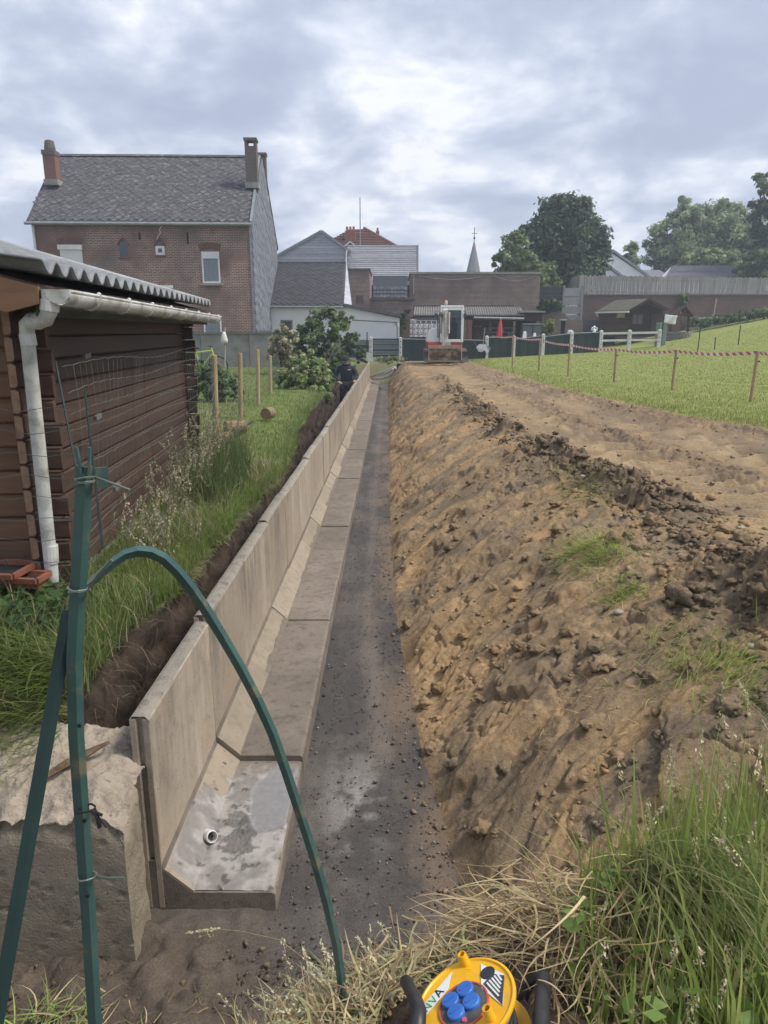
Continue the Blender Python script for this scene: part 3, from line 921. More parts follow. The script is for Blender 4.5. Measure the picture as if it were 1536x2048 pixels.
# ---------------------------------------------------------------- houses and walls behind the field
M_white = mat('white_render', (.84, .85, .86), (.78, .79, .80), 1.2, rough=.9)
M_whitepaint = mat('white_paint', (.78, .78, .77), (.64, .64, .62), 6, rough=.6)
M_slate = mat('old_slate', (.058, .057, .062), (.090, .088, .094), 2.2, 8, rough=.85, rand=True, bump=.4, bscale=25, c3=(.19, .187, .19), scale3=5, lo3=.53, hi3=.68)
M_slate_base = mat('slate_underlay', (.075, .072, .078), rough=.9)
M_slate_dark = mat('dark_slate', (.040, .041, .048), (.062, .063, .070), 3, 8, rough=.85, rand=True, bump=.4, bscale=25, c3=(.15, .15, .16), scale3=6, lo3=.64, hi3=.8)
M_siding = mat('grey_shingle', (.40, .42, .46), (.31, .33, .37), 2.5, rough=.7, rand=True)
M_gable = mat('gable_shingle', (.25, .27, .31), (.19, .205, .24), 2.5, rough=.75, rand=True, c3=(.13, .14, .165), scale3=4)
M_siding_base = mat('shingle_underlay', (.15, .16, .18), rough=.9)
M_brick = brick_mat('red_brick', (.29, .125, .085), (.17, .082, .064), (.50, .43, .38), msize=.013, patch=(.20, .105, .08))
M_brick_old = brick_mat('brown_brick', (.235, .135, .105), (.15, .095, .08), (.46, .40, .36), bw=.22, bh=.075, msize=.013)
M_chimney = brick_mat('chimney_brick', (.21, .088, .068), (.17, .078, .062), (.2, .13, .11), bh=.08, msize=.006)
M_darkbrick = brick_mat('dark_chimney_brick', (.10, .078, .072), (.07, .055, .05), (.17, .155, .145), bh=.08)
M_zinc = mat('zinc', (.30, .32, .34), (.22, .23, .25), 4, rough=.5, metal=.3)
M_glass = glass_mat('window_glass', (.12, .14, .16), .12)
M_glass_dark = glass_mat('dark_glass', (.03, .035, .04), .1)
M_curtain = mat('net_curtain', (.20, .225, .25), (.12, .14, .16), 8, stretch=(6, 6, .3), rough=.2, spec=.6)
M_shutter = mat('roller_shutter', (.74, .74, .74), (.66, .66, .67), 3, rough=.6)
M_darkwood = mat('dark_brown_wood', (.085, .050, .034), (.055, .034, .025), 4, rough=.75, stretch=(1, 1, 4), rand=True, bump=.3, bscale=40)
M_greywood = mat('grey_wood', (.36, .345, .32), (.27, .26, .245), 3, rough=.9, stretch=(4, 4, .5), rand=True, bump=.3, bscale=40)
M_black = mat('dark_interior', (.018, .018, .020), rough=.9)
M_greyconc = mat('garden_concrete', (.30, .29, .27), (.22, .215, .20), 2, 8, rough=.95, bump=.3, bscale=30, c3=(.16, .16, .145), scale3=1.2, rand=True)

def diamond_mesh(w, h, d=.012, lift=.02):
    """lozenge slate in the XZ-like plane: x across, y up the slope, z off the roof"""
    m = MB()
    t = [(0, -h / 2, lift), (w / 2 * .96, 0, lift * .6), (0, h / 2, .002), (-w / 2 * .96, 0, lift * .6)]
    m.add(t + [(x, y, z - d) for x, y, z in t], [(0, 1, 2, 3), (4, 5, 1, 0), (5, 6, 2, 1), (6, 7, 3, 2), (7, 4, 0, 3)])
    return m
def slate_field(parent, name, mtl, origin, ux, uy, W, H, sw, sh, inside, max_parts=300, jit=.006, seed=3, stuffname='slate_courses'):
    """lozenge slates on the rectangle W x H (axes ux, uy): the nearest courses one by one, the rest as one mesh"""
    q = random.Random(seed)
    ux, uy = Vector(ux).normalized(), Vector(uy).normalized()
    uz = ux.cross(uy)
    spots = []
    j = 0
    y = 0.0
    while y < H + sh:
        x = (sw / 2 if j % 2 else 0.0)
        while x < W + sw:
            if inside(x, y):
                spots.append((x, y))
            x += sw
        y += sh / 2
        j += 1
    proto = None
    allv, allf = [], []
    dm = diamond_mesh(sw, sh * 1.08)
    for i, (x, y) in enumerate(spots):
        a, b = q.uniform(-jit, jit), q.uniform(-.06, .06)
        o = Vector(origin) + ux * (x + a) + uy * (y + q.uniform(-jit, jit)) + uz * q.uniform(0, .012)
        rx = (ux * math.cos(b) + uy * math.sin(b)); ry = (uy * math.cos(b) - ux * math.sin(b))
        mtx = Matrix(((rx.x, ry.x, uz.x, o.x), (rx.y, ry.y, uz.y, o.y), (rx.z, ry.z, uz.z, o.z), (0, 0, 0, 1)))
        if i < max_parts:
            if proto is None:
                proto = dm.build(name, mtl, parent)
                proto.matrix_local = mtx
            else:
                piece(proto, parent, mtx)
        else:
            n = len(allv)
            allv += [tuple(mtx @ Vector(v)) for v in dm.v]
            allf += [tuple(k + n for k in f) for f in dm.f]
    if allv:
        me = bpy.data.meshes.new(stuffname)
        me.from_pydata(allv, [], allf)
        o = link_mesh(stuffname, me, mtl, parent)
        o['kind'] = 'stuff'
def arch(m, u, z, w, h=.26, n=11, y0=-.012, y1=.0):
    """flat brick arch over an opening"""
    for i in range(n):
        t0, t1 = i / n, (i + .88) / n
        a0, a1 = (t0 - .5) * w, (t1 - .5) * w
        r = 1.16
        zz = lambda t: z + .07 * (1 - (2 * t - 1) ** 2)
        m.prism([(u + a0, y0, zz(t0)), (u + a1, y0, zz(t1)), (u + a1 * r, y0, zz(t1) + h), (u + a0 * r, y0, zz(t0) + h)], (0, y1 - y0, 0))
M_archbrick = mat('arch_brick', (.20, .10, .078), (.14, .078, .064), 9, rough=.9, rand=True)

def window_part(house, u0, u1, z0, z1, v=0.0, frame=M_whitepaint, pane=M_glass, fw=.07, curtain=True, name='window', sill=True):
    m = MB()
    m.box(u0, u0 + fw, v - .015, v + .09, z0, z1); m.box(u1 - fw, u1, v - .015, v + .09, z0, z1)
    m.box(u0 + fw, u1 - fw, v - .014, v + .09, z1 - fw, z1); m.box(u0 + fw, u1 - fw, v - .014, v + .09, z0, z0 + fw)
    w = m.build(name, frame, house)
    MB().box(u0 + fw, u1 - fw, v - .006, v + .045, z0 + fw, z1 - fw).build('pane', pane, w)
    if sill:
        MB().box(u0 - .1, u1 + .1, v - .09, v + .02, z0 - .11, z0 - .004).build('sill', M_greyconc, w)
    return w

# ---- tall brick house on the left
HF = Frame(at(500, 440, 34).x, 34.0, R(2.0))
hz = .95
house = T('brick_house', 'tall red brick house with a big mossy slate roof and grey shingled gable', 'house', HF.o + Vector((0, 0, 0)), R(2.0))
uL, zeL = HF.uz(61, 433)
uR, zeR = HF.uz(500, 440)
ze = (zeL + zeR) / 2
vR = 4.7                       # ridge depth
uRl, zr1 = HF.uz(114, 309, vR)
uRr, zr2 = HF.uz(516, 317, vR)
zr = (zr1 + zr2) / 2
D = 9.6
wz0 = 0.2
# main body with the gable profile
m = MB()
m.box(uL + .02, uR - .02, .0, D, wz0, ze)
m.build('wall', M_brick, house)
gab = MB()
gab.prism([(uR + .0, .0, wz0 + 2.2), (uR, D, wz0 + 2.2), (uR, D, ze), (uR, vR, zr - .06), (uR, 0, ze)], (.05, 0, 0))
gab.build('gable_wall', M_siding_base, house)
MB().prism([(uL - .0, 0, ze - .02), (uL, D, ze - .02), (uL, vR, zr - .1)], (.05, 0, 0)).build('gable_wall', M_brick, house)
sl = math.hypot(vR + .25, zr - ze)
roof = MB()
e0 = -.28
zs = ze - .28 * (zr - ze) / vR
for v0, z0, v1, z1 in ((e0, zs, vR, zr), (D + .25, zs, vR, zr)):
    roof.prism([(uL - .12, v0, z0), (uR + .10, v0, z0), (uRr + .10 if v0 < vR else uR + .1, v1, z1), (uRl - .1, v1, z1)], (0, 0, -.10))
roofo = roof.build('roof', M_slate_base, house)
MB().prism([(uRl - .1, vR - .16, zr - .02), (uRl - .1, vR + .16, zr - .02), (uRl - .1, vR, zr + .10)], (uRr - uRl + .2, 0, 0)).build('ridge_cap', M_slate, roofo)
W = uR - uL
oy = Vector((0, vR - e0, zr - zs)); Hs = oy.length
skew = (uRl - uL) / Hs
slate_field(house, 'slate', M_slate, (uL - .1, e0, zs + .012), (1, 0, 0), oy, W + .2, Hs, .40, .42,
            lambda x, y: skew * y + .1 < x < W + .1 and .12 < y < Hs - .08, seed=4)
# shingles of the gable
gW, gH = D, zr - wz0 - 2.2
def in_gable(x, y):
    z = wz0 + 2.2 + y
    if x < .1 or x > D - .1 or y < .15:
        return False
    lim = ze + (zr - ze) * (x / vR if x < vR else (D - x) / (D - vR))
    return z < lim - .15
slate_field(house, 'gable_shingle', M_gable, (uR + .055, 0, wz0 + 2.2), (0, 1, 0), (0, 0, 1), gW, gH, .40, .42, in_gable, max_parts=0, seed=5, stuffname='gable_shingles')
rake = MB()
rake.bar((uR + .07, e0 - .02, zs + .02), (uRr + .08, vR, zr + .03), .09, .12, (0, 0, 1))
rake.bar((uR + .07, D + .2, zs + .02), (uRr + .08, vR, zr + .03), .09, .12, (0, 0, 1))
rake.build('verge_trim', M_zinc, house)
gut = MB(); gut.tube([(uL - .15, e0 - .06, zs - .05), (uR + .1, e0 - .06, zs - .07)], .07, 8)
gut.build('gutter', M_zinc, house)
dp = MB(); dp.tube([(uL + .08, -.07, zs - .1), (uL + .08, -.07, wz0)], .06, 8); dp.build('downpipe', M_whitepaint, house)
MB().box(uR - .06, uR + .03, -.03, .02, wz0, ze - .1).build('corner_trim', M_zinc, house)
MB().box(uL + .03, uR - .1, -.05, -.002, ze - .30, ze - .16).build('eaves_course', M_archbrick, house)
# chimneys
def chimney(parent, u0, u1, v0, v1, z0, z1, mt, pot=None, opening=False):
    m = MB()
    m.box(u0, u1, v0, v1, z0, z1 - .2 if not opening else z1 - .35)
    c = m.build('chimney', mt, parent)
    k = MB(); k.box(u0 - .05, u1 + .05, v0 - .05, v1 + .05, z0 - .02, z0 + .22); k.build('flashing', M_greyconc, c)
    if opening:
        k = MB()
        for a, b in ((u0, u0 + .12), (u1 - .12, u1)):
            k.box(a, b, v0, v1, z1 - .35, z1 - .12)
        k.box(u0 - .04, u1 + .04, v0 - .04, v1 + .04, z1 - .12, z1)
        k.build('chimney_cap', mt, c)
    else:
        k = MB(); k.box(u0 - .03, u1 + .03, v0 - .03, v1 + .03, z1 - .2, z1)
        if pot:
            k.lathe([(.24, 0), (.25, .1), (.20, .42), (.12, .46)], ((u0 + u1) / 2, (v0 + v1) / 2, z1), 12)
        k.build('chimney_cap', M_darkbrick, c)
    return c
a = HF.uz(94, 357, 2.2); b = HF.uz(111, 302, 2.2)
chimney(house, a[0], b[0] + .02, 1.95, 2.5, a[1] - .3, b[1], M_chimney, pot=True)
a = HF.uz(494, 368, 2.2); b = HF.uz(513, 278, 2.2)
chimney(house, a[0], b[0], 1.95, 2.45, a[1] - .2, b[1], M_darkbrick, opening=True)
a = HF.uz(516, 350, 6.4); b = HF.uz(532, 307, 6.4)
chimney(house, a[0], b[0], 6.2, 6.6, a[1] - 1.2, b[1], M_darkbrick, opening=True)
# openings of the facade
def rect(fr, x0, y0, x1, y1, v=0.0):
    a, b = fr.uz(x0, y1, v), fr.uz(x1, y0, v)
    return a[0], b[0], a[1], b[1]
r = rect(HF, 406, 504, 438, 566)
w = window_part(house, *r, v=-.012, pane=M_curtain)
w['label'] = 'upper window with net curtain and half lowered white shutter'
MB().box(r[0] + .02, r[1] - .02, -.05, .0, r[3] - .28, r[3] + .01).build('shutter_box', M_shutter, w)
for i in range(12):
    if i == 0:
        am = None
    t0 = i / 12
m = MB(); arch(m, (r[0] + r[1]) / 2, r[3] + .03, (r[1] - r[0]) * 1.1, .3, 13); m.build('arch', M_archbrick, house)
r = rect(HF, 124, 490, 163, 540)
w = MB().box(r[0], r[1], -.03, .03, r[2], r[3]).build('window', M_shutter, house)
w['label'] = 'window closed by a white roller shutter'
k = MB()
for i in range(14):
    z = r[2] + i * (r[3] - r[2] - .2) / 14
    k.box(r[0] + .04, r[1] - .04, -.042, -.03, z, z + .07)
k.build('shutter_slats', M_shutter, w)
MB().box(r[0] - .06, r[1] + .04, -.12, .0, r[3] - .2, r[3]).build('shutter_box', M_whitepaint, w)
m = MB(); arch(m, (r[0] + r[1]) / 2, r[3] + .03, (r[1] - r[0]) * 1.05, .22, 13); m.build('arch', M_archbrick, house)
def niche(x0, y0, x1, y1, white):
    u0, u1, z0, z1 = rect(HF, x0, y0, x1, y1)
    uc = (u0 + u1) / 2; zs_ = z1 - (u1 - u0) * .6
    o = MB().prism([(u0, -.006, z0), (u1, -.006, z0), (u1, -.006, zs_), (uc, -.006, z1), (u0, -.006, zs_)], (0, .02, 0)).build('window', M_glass_dark, house)
    k = MB()
    k.bar((u0 - .07, -.03, zs_ - .02), (uc, -.03, z1 + .1), .05, .1, (0, 1, 0)); k.bar((uc, -.032, z1 + .1), (u1 + .07, -.032, zs_ - .02), .05, .1, (0, 1, 0))
    k.box(u0 - .05, u1 + .05, -.08, 0, z0 - .07, z0 - .003)
    k.build('brick_surround', M_archbrick, o)
    if white:
        f = MB(); zt = zs_ - .02
        f.box(u0 - .02, u0 + .09, -.03, 0, z0, zt); f.box(u1 - .09, u1 + .02, -.03, 0, z0, zt); f.box(u0 + .09, u1 - .09, -.031, 0, z0, z0 + .1); f.box(u0 + .09, u1 - .09, -.031, 0, zt - .1, zt)
        f.build('frame', M_whitepaint, o)
    o['label'] = 'narrow pointed window with white frame' if white else 'narrow pointed dark window'
niche(240, 479, 254, 514, False)
niche(313, 481, 327, 510, True)
for x, y0, y1 in ((376, 465, 488), (280, 465, 480)):
    u, z0 = HF.uz(x, y1); _, z1 = HF.uz(x, y0)
    MB().box(u - .035, u + .035, -.03, 0, z0, z1).build('wall_anchor', M_black, house)
cr = [HF.uz(x, y) for x, y in ((324, 452), (319, 459), (321, 466), (315, 474), (314, 481))]
MB().tube([(u, -.0, z) for u, z in cr], .035, 5, flat=.4).build('mortar_repair', M_white, house)['label'] = 'pale mortar line over a repaired crack'
r = rect(HF, 410, 632, 442, 690)
w = window_part(house, *r, v=-.012, pane=M_curtain, sill=False)
w['label'] = 'lower window with white frame behind the garden wall'
r = rect(HF, 322, 571, 346, 577)
MB().box(r[0], r[1], -.14, 0, r[2], r[3]).build('awning_box', M_whitepaint, house)

# ---- white lean-to with dark slate roof
LF = Frame(at(505, 612, 39.6).x, 39.6, 0.0)
lean = T('white_annex', 'low white rendered annex with a dark slate roof beside the brick house', 'building', LF.o, 0.0)
q0 = LF.uz(505, 611); q1 = LF.uz(692, 612); q2 = LF.uz(799, 634)
MB().prism([(q0[0], 0, .2), (q2[0], 0, .2), (q2[0], 0, q2[1] - .05), (q1[0], 0, q1[1] - .05), (q0[0], 0, q0[1] - .05)], (0, 3.6, 0)).build('wall', M_white, lean)
rm = MB()
rm.prism([(q1[0] - .1, -.25, q1[1] - .03), (q2[0] + .1, -.25, q2[1] - .03), (q2[0] + .1, 3.7, q2[1] - .03), (q1[0] - .1, 3.7, q1[1] - .03)], (0, 0, .16))
rm.build('low_roof', mat('roofing_felt', (.09, .09, .10), (.13, .13, .14), 3, rough=.8), lean)
v1 = 4.2
e0_, e1_ = LF.uz(507, 610, -.2), LF.uz(686, 611, -.2)
r0_, r1_ = LF.uz(534, 525, v1), LF.uz(692, 527, v1)
ze_, zr_ = (e0_[1] + e1_[1]) / 2, (r0_[1] + r1_[1]) / 2
rf = MB().prism([(e0_[0], -.2, ze_), (e1_[0], -.2, ze_), (r1_[0], v1, zr_), (r0_[0], v1, zr_)], (0, 0, -.09)).build('roof', M_slate_base, lean)
up_ = Vector((0, v1 + .2, zr_ - ze_)); Ls = up_.length
s0, s1 = (r0_[0] - e0_[0]) / Ls, (r1_[0] - e1_[0]) / Ls
slate_field(lean, 'slate', M_slate_dark, (e0_[0], -.2, ze_ + .012), (1, 0, 0), up_, 6, Ls, .36, .38, lambda x, y: s0 * y + .1 < x < (e1_[0] - e0_[0]) + s1 * y - .08 and .1 < y < Ls - .05, seed=8)
MB().tube([(r0_[0], v1, zr_), (r1_[0], v1, zr_)], .07, 6).build('ridge_cap', M_slate_dark, rf)
MB().tube([(e0_[0], -.26, ze_ - .07), (e1_[0], -.26, ze_ - .09)], .06, 6).build('gutter', M_zinc, lean)
g0 = LF.uz(704, 611, .1)
MB().prism([(e1_[0] + .02, -.1, ze_ - .1), (g0[0], .2, ze_ - .1), (r1_[0] + .03, v1, zr_ - .02)], (0, .05, 0)).build('gable_wall', M_siding, lean)
r = rect(LF, 562, 640, 585, 668)
window_part(lean, *r, v=-.012, pane=M_glass_dark, frame=M_greyconc, sill=False)
dp = MB(); p = LF.uz(797, 640); dp.tube([(p[0] - .15, -.08, p[1] - .1), (p[0] - .05, -.08, p[1] - .35), (p[0] - .05, -.08, .3)], .05, 8); dp.build('downpipe', M_zinc, lean)
MB().bar((LF.uz(704, 640)[0], -.012, LF.uz(704, 640)[1]), (LF.uz(796, 645)[0], -.012, LF.uz(796, 645)[1]), .02, .05).build('wall_ledge', M_greyconc, lean)

# ---- grey clad gable building and grey roof behind
GF = Frame(0, 52.0, 0.0)
gb = T('grey_clad_building', 'grey building with a boarded gable and long grey tiled roof', 'building', GF.o, 0.0)
ga, gl_, gr_ = GF.uz(643, 464), GF.uz(553, 513), GF.uz(692, 492)
gx = GF.uz(700, 505)
MB().prism([(gl_[0], 0, .5), (gx[0], 0, .5), (gx[0], 0, gx[1]), (ga[0], 0, ga[1]), (gl_[0], 0, gl_[1])], (0, 6, 0)).build('gable_wall', M_siding_base, gb)
nb = 16
zb = gl_[1] - 1.2
hb = (ga[1] - zb) / nb
for i in range(nb):
    z0, z1 = zb + i * hb, zb + (i + .94) * hb
    def lim(z):
        l = gl_[0] if z < gl_[1] else lerp(gl_[0], ga[0], (z - gl_[1]) / (ga[1] - gl_[1]))
        r_ = gx[0] if z < gx[1] else lerp(gx[0], ga[0], (z - gx[1]) / (ga[1] - gx[1]))
        return l, r_
    (l0, r0), (l1, r1) = lim(z0), lim(z1)
    MB().add([(l0, -.035, z0), (r0, -.035, z0), (r1, -.012, z1), (l1, -.012, z1), (l0, .01, z0), (r0, .01, z0)], [(0, 1, 2, 3), (4, 5, 1, 0)]).build('board', M_siding, gb)
tr = MB()
tr.bar((gl_[0] - .15, -.05, gl_[1] - .06), (ga[0], -.05, ga[1] + .06), .12, .16, (0, 0, 1)); tr.bar((ga[0], -.052, ga[1] + .06), (gx[0] + .1, -.052, gx[1]), .12, .16, (0, 0, 1))
tr.build('verge_trim', M_zinc, gb)
a0, a1 = GF.uz(694, 493, 4), GF.uz(836, 493, 4)
b0, b1 = GF.uz(694, 562, -1.5), GF.uz(836, 562, -1.5)
def roof_pt(s, t):
    x = lerp(lerp(b0[0], b1[0], s), lerp(a0[0], a1[0], s), t)
    return Vector((x, lerp(-1.5, 4, t), lerp(b0[1], a0[1], t)))
nrow = 18
rm = MB().add([roof_pt(0, 0), roof_pt(1, 0), roof_pt(1, 1), roof_pt(0, 1), roof_pt(0, 0) - Vector((0, 0, .3)), roof_pt(1, 0) - Vector((0, 0, .3)), roof_pt(1, 1) - Vector((0, 0, .3)), roof_pt(0, 1) - Vector((0, 0, .3))], [(0, 1, 2, 3), (4, 5, 1, 0), (1, 5, 6, 2), (4, 7, 6, 5), (0, 3, 7, 4)])
rfo = rm.build('roof', M_siding_base, gb)
M_greytile = mat('grey_tile', (.215, .22, .245), (.165, .17, .195), 1.5, rough=.6, rand=True, c3=(.27, .27, .29), scale3=5)
for i in range(nrow):
    p, q, s_, t_ = roof_pt(.002, i / nrow), roof_pt(.998, i / nrow), roof_pt(.998, (i + 1) / nrow), roof_pt(.002, (i + 1) / nrow)
    u = Vector((0, -.01, .035)); u2 = Vector((0, 0, .012))
    MB().add([p + u, q + u, s_ + u2, t_ + u2, p, q], [(0, 1, 2, 3), (4, 5, 1, 0)]).build('tile_course', M_greytile, rfo)
MB().tube([roof_pt(0, 1) + Vector((0, 0, .03)), roof_pt(1, 1) + Vector((0, 0, .03))], .07, 6).build('ridge_cap', M_zinc, rfo)
MB().bar(roof_pt(1, 0) + Vector((.02, 0, -.05)), roof_pt(1, 1) + Vector((.02, 0, 0)), .08, .3).build('verge_trim', M_zinc, rfo)
MB().box(a0[0] + .1, b1[0] - .1, -.9, 9, .5, b1[1] - .1).build('wall', M_brick_old, gb)
f0, f1 = GF.uz(738, 566, -1.62), GF.uz(822, 564, -1.62)
MB().box(f0[0], f1[0], -1.66, -1.55, f0[1] - .14, f0[1] + .14).build('fascia', M_whitepaint, gb)
p = GF.uz(692, 500, -.1)
MB().tube([(p[0] + .05, -.12, p[1]), (p[0], -.12, p[1] - .3), (p[0] - .02, -.12, p[1] - 2)], .05, 6).build('vent_pipe', M_whitepaint, gb)

# ---- red tiled hipped roof far behind
RF = Frame(0, 66.0, 0.0)
rh = T('red_roof_house', 'house with a red tiled hipped roof and terracotta chimney pots', 'house', RF.o, 0.0)
M_redtile = mat('red_tile', (.235, .105, .075), (.165, .085, .066), 3, rough=.8, bump=.6, bscale=9, rand=True, c3=(.13, .09, .075), scale3=1.4)
pa, pl, pr_ = RF.uz(728, 458, 3), RF.uz(640, 493), RF.uz(795, 493)
pm = RF.uz(700, 468, 3)
hv = 7
V = [(pl[0], 0, pl[1]), (pr_[0], 0, pr_[1]), (pa[0], 3, pa[1]), (pm[0], 3, pa[1] - .05), (pl[0], hv, pl[1]), (pr_[0], hv, pr_[1])]
rfr = MB().add(V, [(0, 1, 2, 3), (1, 5, 2), (4, 3, 2, 5), (0, 3, 4), (0, 4, 5, 1)]).build('roof', M_redtile, rh)
for i in range(11):
    t0, t1 = i / 11, (i + .96) / 11
    def rp(s, t):
        a = Vector(V[0]).lerp(Vector(V[3]), t); b = Vector(V[1]).lerp(Vector(V[2]), t)
        return a.lerp(b, s)
    u = Vector((0, -.05, .10)); u2 = Vector((0, -.01, .01))
    MB().add([rp(0, t0) + u, rp(1, t0) + u, rp(1, t1) + u2, rp(0, t1) + u2, rp(0, t0), rp(1, t0)], [(0, 1, 2, 3), (4, 5, 1, 0)]).build('tile_course', M_redtile, rfr)
MB().tube([Vector(V[1]), Vector(V[2]) + Vector((0, 0, .1))], .12, 6).build('hip_cap', M_redtile, rfr)
MB().box(pl[0] + .4, pr_[0] - .4, .4, hv - .4, .5, pl[1]).build('wall', M_brick_old, rh)
c0, c1 = RF.uz(691, 490, 1), RF.uz(711, 463, 1)
ch = MB().box(c0[0], c1[0], .6, 1.4, c0[1] - 1, c1[1]).build('chimney', mat('chimney_red', (.25, .10, .075), (.2, .09, .07), 3, rough=.9), rh)
for i in range(3):
    u = lerp(c0[0], c1[0], (.18, .5, .82)[i])
    MB().lathe([(.13, 0), (.10, .35), (.12, .4)], (u, 1.0, c1[1]), 8).build('chimney_pot', mat('terracotta_pot', (.30, .12, .08)) if i == 0 else bpy.data.materials['terracotta_pot'], ch)
c0, c1 = RF.uz(752, 472, 3.4), RF.uz(758.5, 463, 3.4)
ch = MB().box(c0[0], c1[0], 3.2, 3.6, c0[1] - 1.5, c1[1]).build('chimney', M_darkbrick, rh)
MB().lathe([(.12, 0), (.08, .32)], ((c0[0] + c1[0]) / 2, 3.4, c1[1]), 8).build('chimney_pot', bpy.data.materials['terracotta_pot'], ch)
d0, d1, d2 = RF.uz(689, 493, -.3), RF.uz(700, 483, -.3), RF.uz(712, 493, -.3)
dr = MB().prism([(d0[0] + .1, -.25, d0[1]), (d2[0] - .1, -.25, d2[1]), (d1[0], -.25, d1[1] - .05)], (0, 2, 0)).build('dormer', M_darkbrick, rh)
k = MB(); k.bar((d0[0], -.3, d0[1]), (d1[0], -.3, d1[1]), .1, .12, (0, 1, 0)); k.bar((d1[0], -.302, d1[1]), (d2[0], -.302, d2[1]), .1, .12, (0, 1, 0))
k.build('white_verge', M_whitepaint, dr)
p0, p1 = at(720, 470, 60), at(720, 395, 60)
tag(MB().tube([p0 - Vector((0, 0, 6)), p1], [.06, .035], 6).build('antenna_mast', M_zinc), 'thin antenna mast rising in front of the red tiled roof', 'mast')

# ---- church spire
SF = Frame(0, 130.0, 0.0)
s_t, s_l, s_r = SF.uz(948, 478), SF.uz(931, 548), SF.uz(962, 548)
spire = T('church_spire', 'slender slate church spire with a cross above the long brick wall', 'church spire', ((s_l[0] + s_r[0]) / 2, 130, .5), 0.0)
hw = (s_r[0] - s_l[0]) / 2
M_spire = mat('spire_slate', (.15, .15, .16), (.20, .20, .21), 1.2, rough=.8, rand=True)
for i in range(8):
    a0, a1 = 2 * math.pi * (i + .25) / 8, 2 * math.pi * (i + 1.25) / 8
    zt, zb2 = s_t[1] - .5, s_l[1] - 4 - .5
    rr = hw * (zt - zb2) / (zt - (s_l[1] - .5))
    MB().add([(rr * math.cos(a0), rr * math.sin(a0), zb2), (rr * math.cos(a1), rr * math.sin(a1), zb2), (0, 0, zt)], [(0, 1, 2)]).build('roof_facet', M_spire, spire)
MB().box(-hw * 1.4, hw * 1.4, -hw * 1.4, hw * 1.4, 0, zb2 + .1).build('tower', M_brick_old, spire)
vz = SF.uz(948, 455)[1] - .5
k = MB(); k.tube([(0, 0, zt - .2), (0, 0, vz)], .06, 6); k.bar((-.5, 0, zt + .9), (.5, 0, zt + .9), .08, .08); k.blob((0, 0, zt + .15), .2, 1, 0)
k.build('cross', M_black, spire)

# ---- brown brick buildings round the yard
BF = Frame(0, 46.5, 0.0)
long_w = T('long_brick_building', 'long windowless brown brick building with a pale coping', 'building', BF.o, 0.0)
w0, w1 = BF.uz(822, 547), BF.uz(1081, 549)
zt_ = (w0[1] + w1[1]) / 2
MB().box(w0[0], w1[0], 0, 6, .5, zt_).build('wall', M_brick_old, long_w)
MB().box(w0[0] - .08, w1[0] + .08, -.08, 6.08, zt_ - .002, zt_ + .12).build('coping', M_greyconc, long_w)
cab_ = []
for i in range(30):
    t = i / 29
    sag = .28 * math.sin(math.pi * min(1, t / .62)) if t < .62 else .38 * math.sin(math.pi * (t - .62) / .38)
    cab_.append((lerp(w0[0] + .2, w1[0] - .1, t), -.05, zt_ - .06 - sag))
MB().tube(cab_, .022, 4).build('cable', M_greyconc, long_w)
MB().tube([(w0[0] + .15, -.05, zt_ - .1), (w0[0] + .15, -.05, zt_ - 1.2)], .04, 5).build('pipe', M_greyconc, long_w)
ann = T('brick_annex', 'narrow brown brick annex with a slate hung panel beside the white annex', 'building', Frame(0, 45.2).o, 0.0)
AF = Frame(0, 45.2)
x0, x1 = AF.uz(697, 541), AF.uz(739, 541)
MB().box(x0[0], x1[0], 0, 5, .5, x0[1]).build('tower_wall', M_brick_old, ann)
MB().box(x0[0] - .05, x1[0] + .05, -.05, 5.05, x0[1] + .001, x0[1] + .12).build('coping', M_darkbrick, ann)
y0, y1 = AF.uz(738, 597, .5), AF.uz(824, 597, .5)
MB().box(x1[0] + .01, w0[0] + .3, .5, 2, .5, y0[1]).build('wall', M_brick_old, ann)
MB().box(x1[0] + .01, w0[0] + .2, .36, .52, y0[1] - .09, y0[1] + .04).build('brick_ledge', M_darkbrick, ann)
r = rect(AF, 746, 572, 815, 594, .6)
M_hung = mat('hung_slate', (.30, .31, .33), (.22, .23, .25), 3, rough=.7, rand=True)
pnl = MB().box(r[0], r[1], .6, .8, r[2] - .1, r[3] + .6).build('slate_panel', M_siding_base, ann)
nc_, nr_ = 10, 3
for j in range(nr_):
    for i in range(nc_):
        uw = (r[1] - r[0]) / nc_; zh = (r[3] - r[2]) / nr_
        u0 = r[0] + i * uw; z0 = r[2] + j * zh - (.06 if (i + j) % 2 else 0)
        MB().box(u0 + .015, u0 + uw - .015, .57 - .012 * ((i * 7 + j * 3) % 3), .6, z0, z0 + zh * .97).build('slate', M_hung, pnl)
c = AF.uz(720, 600); MB().box(c[0] - .25, c[0] + .2, -.01, .0, c[1] - .2, c[1] + .25).build('wall_patch', M_darkbrick, ann)

